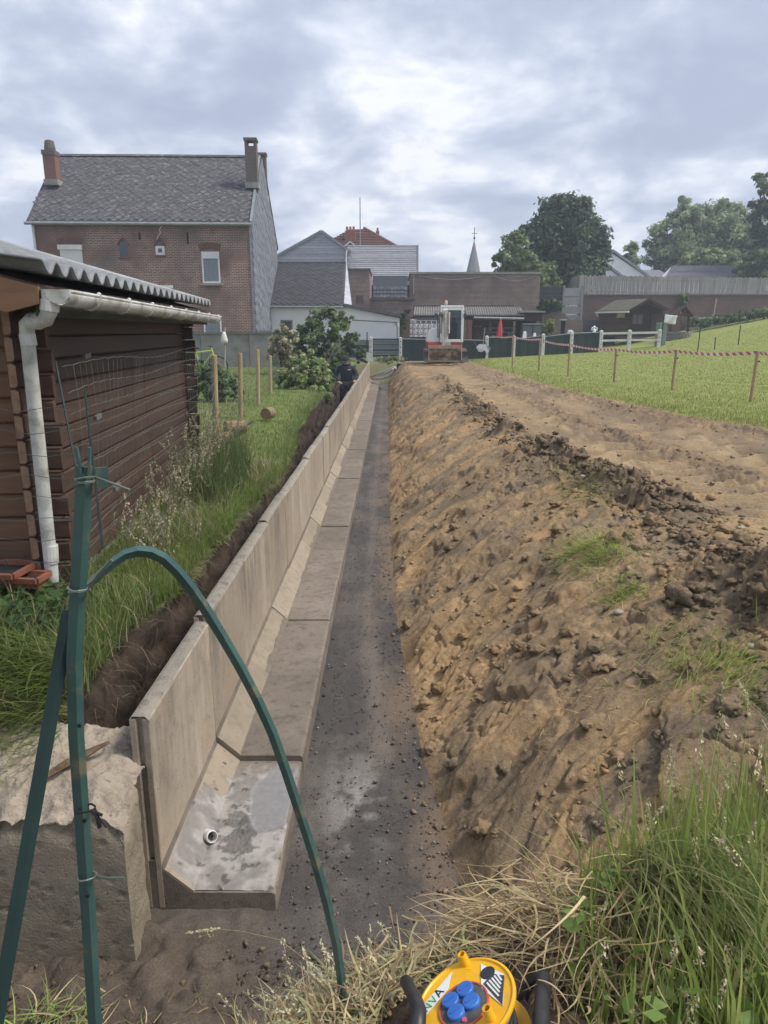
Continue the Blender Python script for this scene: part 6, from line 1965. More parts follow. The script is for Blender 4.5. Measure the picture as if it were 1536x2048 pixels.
# ---------------------------------------------------------------- grey hoses at the far wall end
M_hose = mat('grey_hose', (.46, .46, .44), (.34, .34, .33), 6, rough=.7)
def hose(pts, r, lab):
    p = [at(x, y, Y) for x, y, Y in pts]
    # smooth path
    path = []
    for i in range(len(p) - 1):
        p0, p1, p2, p3 = p[max(i - 1, 0)], p[i], p[i + 1], p[min(i + 2, len(p) - 1)]
        for j in range(10):
            t_ = j / 10
            path.append(.5 * ((2 * p1) + (p2 - p0) * t_ + (2 * p0 - 5 * p1 + 4 * p2 - p3) * t_ ** 2 + (3 * p1 - p0 - 3 * p2 + p3) * t_ ** 3))
    path.append(p[-1])
    rs = [r * (1 + .05 * (i % 2)) for i in range(len(path))]
    tag(MB().tube(path, rs, 10).build('drain_hose', M_hose, smooth=True), lab, 'hose', 'grey drain hoses at the far wall end')
hose([(742, 754, 34.5), (755, 748, 33.5), (772, 742, 32.8), (788, 735, 32.5)], .055, 'upper grey drain hose lying against the far bank')
hose([(744, 757, 34), (760, 757, 33), (778, 752, 32), (790, 740, 31.5), (789, 735, 31.3)], .060, 'thick grey drain hose curling round at the far bank')
hose([(752, 750, 33.6), (766, 748, 33), (780, 742, 32.4), (786, 738, 32)], .045, 'thin grey drain hose between two thicker hoses')

# ---------------------------------------------------------------- excavator
XF = Frame(0, 35.0)
xu, xz = XF.uz(891, 722)
exg = float(field_z(np.array([xu]), np.array([35.0]))[0])
exc = T('mini_excavator', 'white and red mini excavator with its wide muddy bucket on the ground', 'excavator', (xu, 35.0, xz), 0.0)
def gx_(px, py, v=0.0):
    a = XF.uz(px, py, v)
    return a[0] - xu, a[1] - xz
M_exw = mat('excavator_white', (.80, .81, .80), (.72, .73, .72), 3, rough=.4, c3=(.38, .34, .28), scale3=5, lo3=.6, hi3=.85)
M_exr = mat('excavator_red', (.55, .04, .04), (.45, .035, .035), 3, rough=.45, c3=(.22, .14, .1), scale3=5)
M_exd = mat('excavator_dark', (.05, .05, .052), (.08, .07, .06), 5, rough=.6)
M_mud = mat('muddy_steel', (.36, .27, .18), (.24, .185, .13), 6, 8, rough=.85, bump=.5, bscale=25)
M_steel = mat('worn_arm', (.42, .40, .37), (.30, .26, .22), 6, rough=.5)
for sx in (-.82, .82):
    k = MB()
    prof = []
    for i in range(20):
        t_ = 2 * math.pi * i / 20
        cy = .75 if math.cos(t_) > 0 else -.75
        prof.append((sx - .2, .9 + cy + .27 * math.cos(t_), .28 + .27 * math.sin(t_)))
    k.prism(prof, (.4, 0, 0))
    tr_ = k.build('track', M_exd, exc)
    k = MB()
    for i in range(14):
        y = .3 + i * .1
        k.box(sx - .19, sx + .19, y, y + .05, .54, .575)
    k.box(sx - .19, sx + .19, -.14, -.1, .1, .45)
    k.build('track_pads', M_mud, tr_)
a, b = gx_(849, 704, -.5), gx_(937, 723, -.5)
k = MB(); n = 8
V = []
for i in range(n + 1):
    t_ = i / n
    zz_ = lerp(-.03, a[1] + .02, t_); yy_ = -.45 - .22 * (math.sin(math.pi * (t_ - .1))) * -1 * .5
    V += [(a[0], yy_, zz_), (b[0], yy_, zz_), (b[0], yy_ + .06, zz_), (a[0], yy_ + .06, zz_)]
F = []
for i in range(n):
    o_ = i * 4
    for k2 in range(4):
        F.append((o_ + k2, o_ + (k2 + 1) % 4, o_ + 4 + (k2 + 1) % 4, o_ + 4 + k2))
F += [(0, 3, 2, 1), (n * 4, n * 4 + 1, n * 4 + 2, n * 4 + 3)]
MB().add(V, F).build('dozer_blade', M_exd, exc)
k = MB(); k.bar((-.5, -.4, .3), (-.5, .5, .35), .12, .14); k.bar((.5, -.4, .3), (.5, .5, .35), .12, .14); k.build('blade_arms', M_exd, exc)
MB().box(-.55, .55, .3, 1.6, .35, .72).build('undercarriage', M_exd, exc)
# upper body
bl, br = gx_(855, 686, .3)[0], gx_(925, 686, .3)[0]
z_r0, z_r1 = gx_(890, 696, .3)[1], gx_(890, 685, .3)[1]
MB().box(bl, br, .3, 2.1, z_r0 - .12, z_r1).build('body', M_exr, exc, bevel=.05)
cl, cr = gx_(881, 616, .25)[0], gx_(928, 616, .25)[0]
zc0, zc1 = z_r1 + .004, gx_(890, 615, .25)[1]
# engine hood, rounded
hl, hr = gx_(855, 660, .3)[0], gx_(879, 660, .3)[0]
zh = gx_(868, 655, .3)[1]
pr = [(hl, z_r1 + .003), (hr, z_r1 + .003), (hr, zh)]
for i in range(9):
    t_ = math.pi / 2 + (math.pi / 2) * i / 8
    pr.append((hl + .45 + .45 * math.cos(t_), zh - .55 + .55 * math.sin(t_)))
MB().prism([(x, .35, z) for x, z in pr], (0, 1.7, 0)).build('engine_hood', M_exw, exc, bevel=.04)
# cab
cabm = MB()
pw_ = .10
zw0 = gx_(900, 681, .25)[1]
for x0, x1 in ((cl, cl + pw_), (cr - pw_ - .02, cr)):
    cabm.box(x0, x1, .25, .36, zc0, zc1); cabm.box(x0, x1, 1.3, 1.42, zc0, zc1)
cabm.box(cl + pw_, cr - pw_ - .02, .248, .36, zc1 - .13, zc1 - .001); cabm.box(cl + pw_, cr - pw_ - .02, .248, .36, zc0, zc0 + .14)
cabm.box(cl, cr, .24, 1.45, zc1, zc1 + .09)
cabm.box(cl + .002, cl + .06, .36, 1.3, zc0, zc0 + .5); cabm.box(cr - .06, cr - .002, .36, 1.3, zc0, zc0 + .5)
cabo = cabm.build('cab', M_exw, exc, bevel=.025)
M_cabglass = mat('cab_glass', (.05, .075, .078), rough=.12, spec=.35)
MB().box(cl + pw_ + .001, cr - pw_ - .021, .29, .305, zc0 + .14, zc1 - .131).build('windscreen', M_cabglass, cabo)
MB().box(cl + .02, cl + .035, .36, 1.3, zc0 + .5, zc1 - .05).build('side_window', M_cabglass, cabo)
MB().box(cr - .035, cr - .02, .36, 1.3, zc0 + .5, zc1 - .05).build('side_window', M_cabglass, cabo)
k = MB(); k.box(cl + .30, cr - .30, .262, .286, zc0 + .18, zc0 + .9); k.box(cl + .38, cr - .38, .262, .286, zc0 + .9, zc0 + 1.15)
k.build('seat', M_black, cabo)
k = MB(); k.box(cl + .2, cr - .2, .262, .288, zc1 - .52, zc1 - .49); k.box(cl + .2, cl + .22, .262, .288, zc1 - 1.1, zc1 - .5); k.box(cr - .22, cr - .2, .262, .288, zc1 - 1.1, zc1 - .5); k.build('window_frame', M_exd, cabo)
bp_ = gx_(892, 609, .5)
k = MB(); k.lathe([(.07, 0), (.08, .12), (.05, .2), (0, .21)], (bp_[0], .5, zc1 + .14), 12); k.build('beacon', mat('beacon', (.55, .40, .30), rough=.4), exc)
k = MB(); k.tube([(bp_[0], .5, zc1 + .05), (bp_[0], .5, zc1 + .15)], .02, 6); k.tube([(bp_[0] - .15, .45, zc1 + .03), (bp_[0], .5, zc1 + .1)], .02, 6); k.build('beacon_mount', M_exd, exc)
for x, y, xx, lab in ((872, 626, 883, 'l'), (930, 626, 926, 'r')):
    a = gx_(x, y, .2); b = gx_(xx, 622, .2)
    k = MB(); k.tube([(b[0], .3, b[1]), (a[0], .2, b[1]), (a[0], .2, a[1])], .018, 6); k.box(a[0] - .07, a[0] + .07, .16, .22, a[1] - .22, a[1] - .02)
    k.build('mirror', M_exd, exc)
# boom, arm and bucket straight ahead
m_top = gx_(892, 620, -1.2); m_bot = gx_(891, 706, -1.2)
bx = m_top[0]
k = MB(); k.bar((bx, -.1, .9), (bx, -.25, 2.0), .22, .26, (0, 1, 0)); k.bar((bx, -.25, 1.9), (bx, -1.0, m_top[1] - .05), .20, .24, (0, 1, 0)); k.build('boom', M_exw, exc, bevel=.02)
k = MB(); k.bar((bx + .02, -1.05, m_top[1]), (m_bot[0], -1.5, .72), .17, .20, (0, 1, 0)); k.build('arm', M_steel, exc, bevel=.02)
k = MB(); k.tube([(bx - .16, -.5, 1.3), (bx - .16, -.95, 2.2)], .05, 8); k.tube([(bx + .15, -1.2, m_top[1] - .1), (bx + .13, -1.5, 1.3)], .045, 8); k.build('hydraulic_ram', M_steel, exc)
k = MB()
for dx_ in (-.22, -.28, .24):
    k.tube([(bx + dx_, -.2, 1.1), (bx + dx_ * 1.25, -.7, 1.9), (bx + dx_ * .9, -1.0, 2.25), (bx + dx_ * .6, -1.1, 2.0)], .022, 6)
k.build('hydraulic_hose', M_exd, exc)
l_, r_ = gx_(857, 700, -1.6)[0], gx_(922, 700, -1.6)[0]
k = MB()
prof = [(-1.35, .75), (-1.25, .45), (-1.28, .15), (-1.5, -.0), (-1.85, .05)]
V, F = [], []
for y, z in prof:
    V += [(l_, y, z), (r_, y, z)]
for i in range(4):
    F.append((2 * i, 2 * i + 1, 2 * i + 3, 2 * i + 2))
bk = MB().add(V, F).build('bucket', M_mud, exc); bk.modifiers.new('s', 'SOLIDIFY').thickness = .04
for x in (l_, r_):
    MB().prism([(x, y, z) for y, z in prof + [(-1.9, .12), (-1.7, .55), (-1.45, .78)]], (.03, 0, 0)).build('bucket_side', M_mud, bk)
MB().box(l_, r_, -1.90, -1.62, .62, .78).build('bucket_lip', M_mud, bk)
q = random.Random(3)
k = MB()
for i in range(14):
    k.blob((lerp(l_ + .1, r_ - .1, i / 13), -1.62 + q.uniform(-.08, .08), .45 + q.uniform(-.12, .15)), q.uniform(.10, .17), i, .3, 8, 6)
k.build('mud', M_mud, bk)
k = MB(); k.box(m_bot[0] - .2, m_bot[0] + .2, -1.62, -1.4, .55, .9); k.tube([(m_bot[0] - .28, -1.55, .66), (m_bot[0] + .28, -1.55, .66)], .06, 8); k.build('bucket_hitch', M_steel, exc)
# ---- wheelbarrow with a shovel
u_, z_ = FF.uz(966, 716, -1.2)
wb = T('wheelbarrow', 'grey wheelbarrow tipped on its nose beside the excavator', 'wheelbarrow', (u_, FY - 1.2, z_), R(8))
M_tray = mat('galvanised_tray', (.22, .23, .24), (.16, .165, .17), 5, rough=.55, metal=.2)
k = MB()
V = [(-.42, -.1, .42), (.42, -.1, .42), (.34, -.02, .85), (-.34, -.02, .85), (-.25, .22, .42), (.25, .22, .42), (.2, .26, .78), (-.2, .26, .78)]
V = [tuple(c * .8 for c in p) for p in [(-.36, -.18, .40), (.34, -.18, .38), (.48, -.05, .62), (.2, .1, .86), (-.25, .1, .88), (-.50, -.05, .68), (-.2, .3, .5), (.2, .3, .48)]]
k.add(V, [(0, 1, 2, 3, 4, 5)])
k.add([V[0], V[1], V[7], V[6]], [(0, 1, 2, 3)]); k.add([V[3], V[4], V[6], V[7]], [(0, 1, 2, 3)]); k.add([V[1], V[2], V[3], V[7]], [(0, 1, 2, 3)]); k.add([V[0], V[6], V[4], V[5]], [(0, 1, 2, 3)])
k.build('tray', M_tray, wb)
k = MB(); k.tube([(-.3, -.1, .42), (-.28, 0, .2), (-.33, .05, 0)], .022, 6); k.tube([(.3, -.1, .40), (.28, 0, .2), (.33, .05, 0)], .022, 6); k.tube([(-.28, .0, .2), (.28, 0, .2)], .018, 6); k.build('leg', M_exd, wb)
k = MB(); k.tube([(0, -.22 + .17 * math.cos(t_), .18 + .17 * math.sin(t_)) for t_ in np.linspace(0, 2 * math.pi, 17)], .04, 8, cap=False); k.build('wheel', M_black, wb)
k = MB()
for sx in (-1, 1):
    k.tube([(sx * .26, .1, .5), (sx * .3, .6, .75), (sx * .3, .95, .8)], .02, 6)
k.build('handle', M_exd, wb)
p0, p1 = FF.uz(965, 702, -1.0), FF.uz(969, 661, -1.0)
sv = T('shovel', 'long handled shovel standing in the wheelbarrow', 'shovel', (p0[0], FY - 1.0, p0[1]), None)
MB().tube([(p0[0], FY - 1.0, p0[1]), (p1[0], FY - 1.0, p1[1])], .022, 6).build('handle', M_greywood, sv)
MB().tube([(p1[0], FY - 1.0, p1[1] - .02), (p1[0], FY - 1.0, p1[1] + .1)], .035, 6).build('grip', M_stake, sv)
MB().prism([(p0[0] - .1, FY - 1.0, p0[1] - .3), (p0[0] + .1, FY - 1.0, p0[1] - .3), (p0[0] + .12, FY - 1, p0[1]), (p0[0] - .12, FY - 1, p0[1])], (0, .02, 0)).build('blade', M_exd, sv)
tp = [(974, 655), (977, 653), (981, 645)]
for i, (x, y) in enumerate(tp):
    a, b = FF.uz(x, 700, .3), FF.uz(x, y, .3)
    o = T('garden_tool', ('left one', 'middle one', 'right and tallest one')[i] + ' of the dark tool handles standing behind the fence', 'garden tool', (a[0], FY + .3, 1.2), None, 'tool handles behind the fence')
    MB().tube([(a[0], FY + .3, 1.2), (b[0], FY + .3, b[1])], .02, 5).build('handle', M_exd, o)
    MB().blob((b[0], FY + .3, b[1]), .04, i, .1, 6, 5).build('grip', M_black, o)
# ---- red parasol, post lamp, statue, white boxes in the yard
PF_ = Frame(0, 40.3)
a, t_, bm = PF_.uz(1000, 676), PF_.uz(1002, 636), PF_.uz(1000, 640)
pa = T('closed_parasol', 'closed red parasol standing behind the fence', 'parasol', (a[0], 40.3, a[1] - .6), 0.0)
h = t_[1] - a[1] + .6
m = MB(); n = 16
V = []
lv = [(.0, h), (.03, h - .08), (.085, h - .35), (.125, h - .75), (.15, h - 1.08), (.11, h - 1.16)]
for r_, z in lv:
    for k in range(n):
        t2 = 2 * math.pi * k / n
        rr = r_ * (1 + .22 * (k % 2))
        V.append((rr * math.cos(t2) - .05 * (h - z), rr * math.sin(t2), z))
F = []
for i in range(len(lv) - 1):
    for k in range(n):
        F.append((i * n + k, (i + 1) * n + k, (i + 1) * n + (k + 1) % n, i * n + (k + 1) % n))
MB().add(V, F).build('canopy', mat('red_cloth', (.62, .07, .065), (.5, .05, .05), 6, rough=.8), pa)
MB().tube([(-.04, 0, 0), (0, 0, h + .04)], .018, 6).build('pole', M_whitepaint, pa)
a, b = PF_.uz(1125, 668, .6), PF_.uz(1125, 638, .6)
lp = T('post_lamp', 'black garden lamp post behind the dark screen', 'lamp post', (a[0], 40.9, a[1] - .5), 0.0)
hh2 = b[1] - a[1] + .5
MB().box(-.1, .1, -.1, .1, 0, hh2 - .08).build('post', M_black, lp)
MB().box(-.17, .17, -.17, .17, hh2 - .078, hh2).build('cap', mat('lamp_cap', (.42, .42, .42)), lp)
a, b = PF_.uz(1188, 667, .9), PF_.uz(1187, 651, .9)
stt = T('white_statue', 'small white garden statue beside the cabin', 'statue', (a[0], 41.2, a[1] - .25), 0.0)
hs = b[1] - a[1] + .25
MB().box(-.12, .12, -.12, .12, 0, .12).build('plinth', M_white, stt)
k = MB(); k.lathe([(.10, .12), (.13, hs * .3), (.08, hs * .5), (.11, hs * .66), (.04, hs * .76)], (0, 0, 0), 12); k.blob((0, 0, hs * .86), hs * .11, 2, .03, 10, 8)
k.tube([(.09, 0, hs * .66), (.17, 0, hs * .6), (.12, -.05, hs * .85)], .03, 6); k.tube([(-.09, 0, hs * .66), (-.17, 0, hs * .62), (-.12, -.05, hs * .86)], .03, 6)
k.build('figure', M_white, stt, smooth=True)
for i, (x, y0, y1, w) in enumerate(((1049, 668, 663, .12), (1069, 668, 666, .1), (1140, 668, 660, .16))):
    a, b = PF_.uz(x, y0, .2), PF_.uz(x, y1, .2)
    tag(MB().prism([(a[0] - w, 40.45, a[1] - .3), (a[0] + w, 40.45, a[1] - .3), (a[0] + w * .8, 40.5, b[1]), (a[0] - w * .5, 40.5, b[1])], (0, .25, 0)).build('white_pot', M_white, bevel=.02),
        ('white plant pot in front of the wheelie bins', 'low white pot near the round shrub', 'white pot leaning between lamp post and statue')[i], 'pot')

# ---------------------------------------------------------------- barrier tape and its stakes
tape_px = [((1502, 795), (1516, 702), 14.0), ((1345, 770), (1353, 700), 17.0), ((1228, 762), (1233, 697), 20.0), ((1136, 752), (1140, 688), 23.2), ((1078, 736), (1080, 677), 26.3), ((1025, 723), (1027, 672), 29.5)]
labs = ['pale wooden stake with tape nearest to the camera', 'pale wooden stake with tape in line with the well', 'pale wooden stake with tape in front of the cabin', 'pale wooden stake with tape below the dark screen beside the statue', 'thin pale stake with tape below the round shrub', 'farthest thin pale stake with tape near the parasol']
tops = []
for (b, t_, Y), lab in zip(tape_px, labs):
    pt = at(*t_, Y); pb = at(*b, Y)
    zg = float(field_z(np.array([pb.x]), np.array([Y]))[0])
    pb.z = min(pb.z, zg)
    o = round_post(pb, pt, .032, lab, 'wooden stakes carrying barrier tape', 'wooden_stake')
    o['category'] = 'stake'
    tops.append((pt, pb))
    k = MB(); p = o_p = (pt - pb) * .80 + Vector((0, -.03, .15)); k.blob(p + Vector((.035, 0, 0)), .018, 1, .1, 8, 6); k.build('insulator', M_black, o)
for i in range(len(tops)):
    p = tops[i][0] - Vector((0, 0, .03))
    q_ = tops[i + 1][0] - Vector((0, 0, .03)) if i + 1 < len(tops) else at(985, 672, 37.5)
    spans = [(p, q_)]
    if i == 0:
        spans.append((at(1600, 704, 12.6), p))
    for a, b in spans:
        n = 26
        tape = T('barrier_tape', 'x', 'barrier tape', a.lerp(b, .5), None, 'red and white barrier tape spans')
        tape['label'] = ['red and white tape span between the two nearest stakes', 'red and white tape span before the well and rails', 'red and white tape span before the cabin', 'red and white tape span below the statue', 'short red and white tape span before the bins', 'far red and white tape span rising to the parasol'][i] if a is p else 'red and white tape span leaving the picture at the right edge'
        for colr in range(2):
            V, F = [], []
            tw0 = i * 1.3
            L = (b - a).length
            ns_ = max(8, int(L / .22))
            for j in range(ns_ * 2):
                if j % 2 != colr: continue
                for s_ in (j / (ns_ * 2), (j + 1) / (ns_ * 2)):
                    c_ = a.lerp(b, s_) - Vector((0, 0, .05 * math.sin(math.pi * s_)))
                    tw = .35 * math.sin(s_ * 9 + tw0)
                    sk = .035
                    w_ = Vector((-(b - a).normalized().y * math.sin(tw) * .02, (b - a).normalized().x * math.sin(tw) * .02, .032 * math.cos(tw)))
                    dd = (b - a).normalized() * sk
                    V += [c_ - w_ - dd, c_ + w_ + dd]
                k0 = len(V) - 4
                F.append((k0, k0 + 2, k0 + 3, k0 + 1))
            MB().add(V, F).build('white_stripes' if colr else 'red_stripes', mat('tape_red', (.52, .10, .09), rough=.5) if ('tape_red' not in bpy.data.materials) else (bpy.data.materials['tape_red'] if not colr else (bpy.data.materials.get('tape_white') or mat('tape_white', (.72, .69, .64), rough=.5))), tape)
stg = MB()
for i in range(5):
    a = tops[i][1].lerp(tops[i][0], .33); b = tops[i + 1][1].lerp(tops[i + 1][0], .33)
    stg.tube([a.lerp(b, s_) - Vector((0, 0, .03 * math.sin(math.pi * s_))) for s_ in np.linspace(0, 1, 8)], .006, 4)
a = tops[0][1].lerp(tops[0][0], .33); stg.tube([a, a + Vector((1.2, -1.2, -.02))], .006, 4)
tag(stg.build('guide_string', mat('yellow_string', (.50, .55, .20))), 'yellow string stretched low between the stakes', 'string')
# thin green posts of the mesh fence on the right lawn
for (b, t_, lab) in (((1396, 694), (1401, 656), 'thin dark green fence post to the right of the well'), ((1476, 692), (1481, 652), 'thin dark green fence post on the lawn near the right edge'), ((1430, 690), (1431, 676), 'short thin stake on the lawn between two green posts')):
    Yg = 33.0
    pb, pt = at(*b, Yg), at(*t_, Yg)
    o = T('mesh_fence_post', lab, 'fence post', pb, None, 'thin posts on the right lawn')
    MB().tube([pb - Vector((0, 0, .4)), pt], .024, 6).build('shaft', M_greendark, o)
    MB().blob(pt, .03, 1, .1, 6, 5).build('cap', M_black, o)
# ---------------------------------------------------------------- grass
M_blade = mat('grass_blade', (.1, .15, .04), attr=True, scale=3, vstr=.12, rough=.55, spec=.25, trans=.5)
M_leaf = mat('leaf', (.05, .09, .03), attr=True, scale=2, vstr=.15, rough=.5, spec=.3, trans=.46)
M_straw = mat('straw', (.4, .3, .16), attr=True, scale=4, vstr=.15, rough=.7, spec=.2, trans=.15)
M_bark = mat('tree_bark', (.10, .085, .07), (.06, .05, .042), 6, rough=.95, bump=.6)
def pal(n, cols, w=None, jit=.12):
    cols = np.array(cols)
    i = rng.choice(len(cols), n, p=w)
    c = cols[i] * (1 + rng.normal(0, jit, (n, 1))) * (1 + rng.normal(0, jit * .15, (n, 3)))
    return np.clip(c, .005, 1)
def blades(name, P, H, W, ang, bend, col, m, seg=3, label=None, parent=None, tipcol=None, kind='stuff', lean=None, curl=.35):
    """n curved tapering blades; bend 0 upright .. 1.5 hanging"""
    n = len(P)
    t = np.linspace(0, 1, seg + 1)[None, :]
    H = np.broadcast_to(H, (n,)); W = np.broadcast_to(W, (n,)); bend = np.broadcast_to(bend, (n,))
    # arc: angle from vertical grows along the blade
    l0 = np.broadcast_to(0.0 if lean is None else lean, (n,))
    a = l0[:, None] + bend[:, None] * t
    am = (a[:, 1:] + a[:, :-1]) / 2
    dz = np.cos(am) * (H / seg)[:, None]; dr = np.sin(am) * (H / seg)[:, None]
    az_t = ang[:, None] + (rng.normal(0, 1, n) * curl)[:, None] * (t[:, 1:] - .2)
    zero = np.zeros((n, 1))
    z = np.concatenate([zero, np.cumsum(dz, 1)], 1)
    C = np.stack([P[:, 0:1] + np.concatenate([zero, np.cumsum(dr * np.cos(az_t), 1)], 1), P[:, 1:2] + np.concatenate([zero, np.cumsum(dr * np.sin(az_t), 1)], 1), P[:, 2:3] + z], -1)
    tw = ang + np.pi / 2 + rng.normal(0, .5, n)
    sx, sy = np.cos(tw)[:, None], np.sin(tw)[:, None]
    w = (W[:, None] * (1 - t ** 1.6) + W[:, None] * .06) / 2
    off = np.stack([sx * w, sy * w, 0 * w], -1)
    V = np.stack([C - off, C + off], 2).reshape(n, -1, 3)
    k = 2 * (seg + 1)
    b = np.arange(n)[:, None] * k
    F = np.concatenate([np.stack([b[:, 0] + 2 * i, b[:, 0] + 2 * i + 1, b[:, 0] + 2 * i + 3, b[:, 0] + 2 * i + 2], 1) for i in range(seg)])
    cc = np.repeat(col[:, None, :], k, 1)
    if tipcol is not None:
        tt = np.repeat(t, 2, 1)[..., None]
        cc = cc * (1 - tt * .6) + tipcol[:, None, :] * tt * .6
    o = mesh_np(name, V.reshape(-1, 3), F, m, parent, cc.reshape(-1, 3), smooth=True)
    if parent is None:
        tag(o, label, kind=kind)
    elif kind:
        o['kind'] = kind
    return o, C
LNK = 1.0
def seed_heads(tips, dirs, L, col, n_each=14):
    """feathery panicles: many tiny flakes round the stem end"""
    n = len(tips)
    t = rng.random((n, n_each))
    base = tips[:, None, :] - dirs[:, None, :] * (L[:, None] * t)[..., None]
    rad = (.005 + .020 * (t) * (1 - t * .5))[..., None] * (L[:, None, None] / .12)
    jit = rng.normal(0, .5, (n, n_each, 3)); jit[..., 2] = np.abs(jit[..., 2]) * .4
    c = base + jit * rad
    d = rng.normal(0, 1, (n, n_each, 3)) * .6 + dirs[:, None, :] * 1.2
    d /= np.linalg.norm(d, axis=-1, keepdims=True)
    s = np.cross(d, rng.normal(0, 1, (n, n_each, 3))); s /= np.linalg.norm(s, axis=-1, keepdims=True) + 1e-6
    ln = (.0035 + .004 * rng.random((n, n_each, 1))) * LNK; wd = ln * .42
    V = np.stack([c - d * ln, c + s * wd, c + d * ln, c - s * wd], 2).reshape(-1, 3)
    F = np.arange(len(V)).reshape(-1, 4)
    cc = np.repeat(np.repeat(col, n_each, 0), 4, 0)
    return V, F, cc
def merge(parts):
    V, F, C = [], [], []
    o = 0
    for v, f, c in parts:
        V.append(v); F.append(f + o); C.append(c); o += len(v)
    return np.concatenate(V), np.concatenate(F), np.concatenate(C)
GREENS = [(.31, .40, .09), (.24, .34, .07), (.39, .45, .14), (.47, .47, .20), (.17, .26, .06)]
DRY = [(.44, .34, .185), (.34, .25, .13), (.54, .44, .26), (.22, .155, .085)]
def zsurf(X, Y):
    return np.where(X < .3, lip_surface(X, Y), np.maximum(lip_surface(X, Y), field_z(X, Y)))
# tall grass in front on the right: a thick stand with seed heads
def region_front(n):
    X = rng.uniform(.42, 2.1, n * 3); Y = rng.uniform(.95, 2.62, n * 3)
    # boundary read from the picture: from (1.0k,1.83k) over (1150,1690) to (1536,1520)
    yb = np.interp(X, [.4, .62, .75, .95, 1.2, 1.5, 2.1], [1.5, 1.93, 2.08, 2.16, 2.22, 2.34, 2.5]) + .10 * fbm(X * 4, X * 0 + 3, 3, 701)
    ok = (Y < yb) & (X > .46 + .25 * np.clip(1.45 - Y, 0, 1) * 0)
    return X[ok][:n], Y[ok][:n]
X, Y = region_front(4600)
n = len(X)
P = np.stack([X, Y, zsurf(X, Y) - .02], -1)
H = rng.gamma(6, .040, n) + .06
dens = sstep(.45, .9, X)
H = H * (.55 + .5 * dens)
blades('tall_grass', P, H, rng.uniform(.006, .0175, n), rng.uniform(0, 2 * np.pi, n), rng.gamma(1.7, .30, n), pal(n, GREENS, [.30, .18, .32, .15, .05]), M_blade, 4, 'tall fresh green grass at the lower right corner', tipcol=pal(n, [(.26, .28, .10), (.2, .24, .08)]), lean=rng.normal(0, .18, n))
X, Y = region_front(520)
k_ = rng.random(len(X)) < .9
X, Y = X[k_], Y[k_]
n = len(X)
P = np.stack([X, Y, zsurf(X, Y) - .02], -1)
H = rng.uniform(.32, .68, n) * (.6 + .45 * sstep(.5, 1.0, X))
ang = rng.uniform(0, 6.28, n)
o, C = blades('grass_stems', P, H, rng.uniform(.0022, .0036, n), ang, rng.gamma(2, .18, n), pal(n, [(.30, .31, .12), (.22, .27, .08), (.42, .37, .19)]), M_blade, 5, 'thin grass stems rising above the tall grass', lean=rng.normal(0, .1, n))
tips = C[:, -1]; d = C[:, -1] - C[:, -2]; d /= np.linalg.norm(d, axis=1, keepdims=True)
sel = rng.random(n) < .30
V, F, cc = seed_heads(tips[sel], d[sel], rng.uniform(.06, .13, sel.sum()), pal(sel.sum(), [(.55, .46, .29), (.46, .42, .24), (.60, .52, .36)]), 40)
tag(mesh_np('seed_heads', V, F, M_straw, col=cc), 'pale feathery seed heads over the tall grass', kind='stuff')
# bent pale green bundle lying over
n = 420
X = rng.normal(.80, .10, n); Y = rng.normal(1.78, .10, n)
P = np.stack([X, Y, zsurf(X, Y) + rng.uniform(.05, .22, n)], -1)
blades('bent_grass', P, rng.uniform(.35, .6, n), rng.uniform(.003, .006, n), rng.normal(-1.5, .25, n), rng.uniform(.5, 1.1, n), pal(n, [(.26, .29, .12), (.20, .25, .09), (.36, .34, .17)]), M_blade, 5, 'bundle of bent pale green grass leaning towards the reel', lean=rng.uniform(.5, 1.1, n))
# trampled straw around the lip
def straw(name, n, cx, cy, sx, sy, ang, L, label, lift=.04, cols=DRY, base=None):
    X = rng.normal(cx, sx, n); Y = rng.normal(cy, sy, n)
    Z = (zsurf(X, Y) if base is None else base(X, Y)) + rng.gamma(1.6, lift, n)
    P = np.stack([X, Y, Z], -1)
    Hs_ = rng.uniform(*L, n); an = rng.normal(ang[0], ang[1], n)
    tx, ty = X + np.cos(an) * Hs_, Y + np.sin(an) * Hs_
    ok = np.ones(n, bool)
    for f_ in (0, .5, 1):
        ok &= ((X + (tx - X) * f_ - .15) ** 2 + (Y + (ty - Y) * f_ - 1.30) ** 2 > .175 ** 2)
    P, Hs_, an = P[ok], Hs_[ok], an[ok]; n = len(P)
    return blades(name, P, Hs_, rng.uniform(.0035, .0080, n), an, rng.uniform(.0, .9, n), pal(n, np.array(cols) * .78, jit=.22), M_straw, 6, label, lean=rng.uniform(.95, 1.55, n), curl=1.1)
straw('straw', 1500, .42, 1.88, .11, .13, (-2.2, .5), (.10, .28), 'flattened dry straw on the trench edge behind the reel', .035)
straw('straw', 1500, .60, 1.66, .16, .16, (-2.4, .7), (.10, .30), 'flattened dry straw right of the cable reel', .03)
straw('straw', 800, .14, 1.98, .09, .08, (-1.9, .5), (.10, .26), 'dry straw spilling over the near trench edge', .025, DRY + [(.22, .16, .09)])
straw('straw', 1500, -.12, 1.40, .13, .08, (1.9, 1.3), (.06, .20), 'matted dry grass round the foot of the bent strip', .022, DRY + [(.30, .31, .15), (.42, .40, .24)])
straw('straw', 800, .05, 1.60, .10, .09, (-1.4, .9), (.06, .20), 'dry grass between the bent strip and the reel', .03, DRY + [(.30, .31, .15)])
straw('straw', 220, -.42, 1.42, .10, .05, (1.2, 1.5), (.06, .16), 'dry grass left of the bent strip', .03)
straw('straw', 220, -.95, 1.85, .25, .14, (1.2, 1.7), (.05, .18), 'few dry stalks in the mud by the green post', .012, DRY + [(.20, .28, .08)], base=lambda X, Y: np.maximum(lip_surface(X, Y), .03))
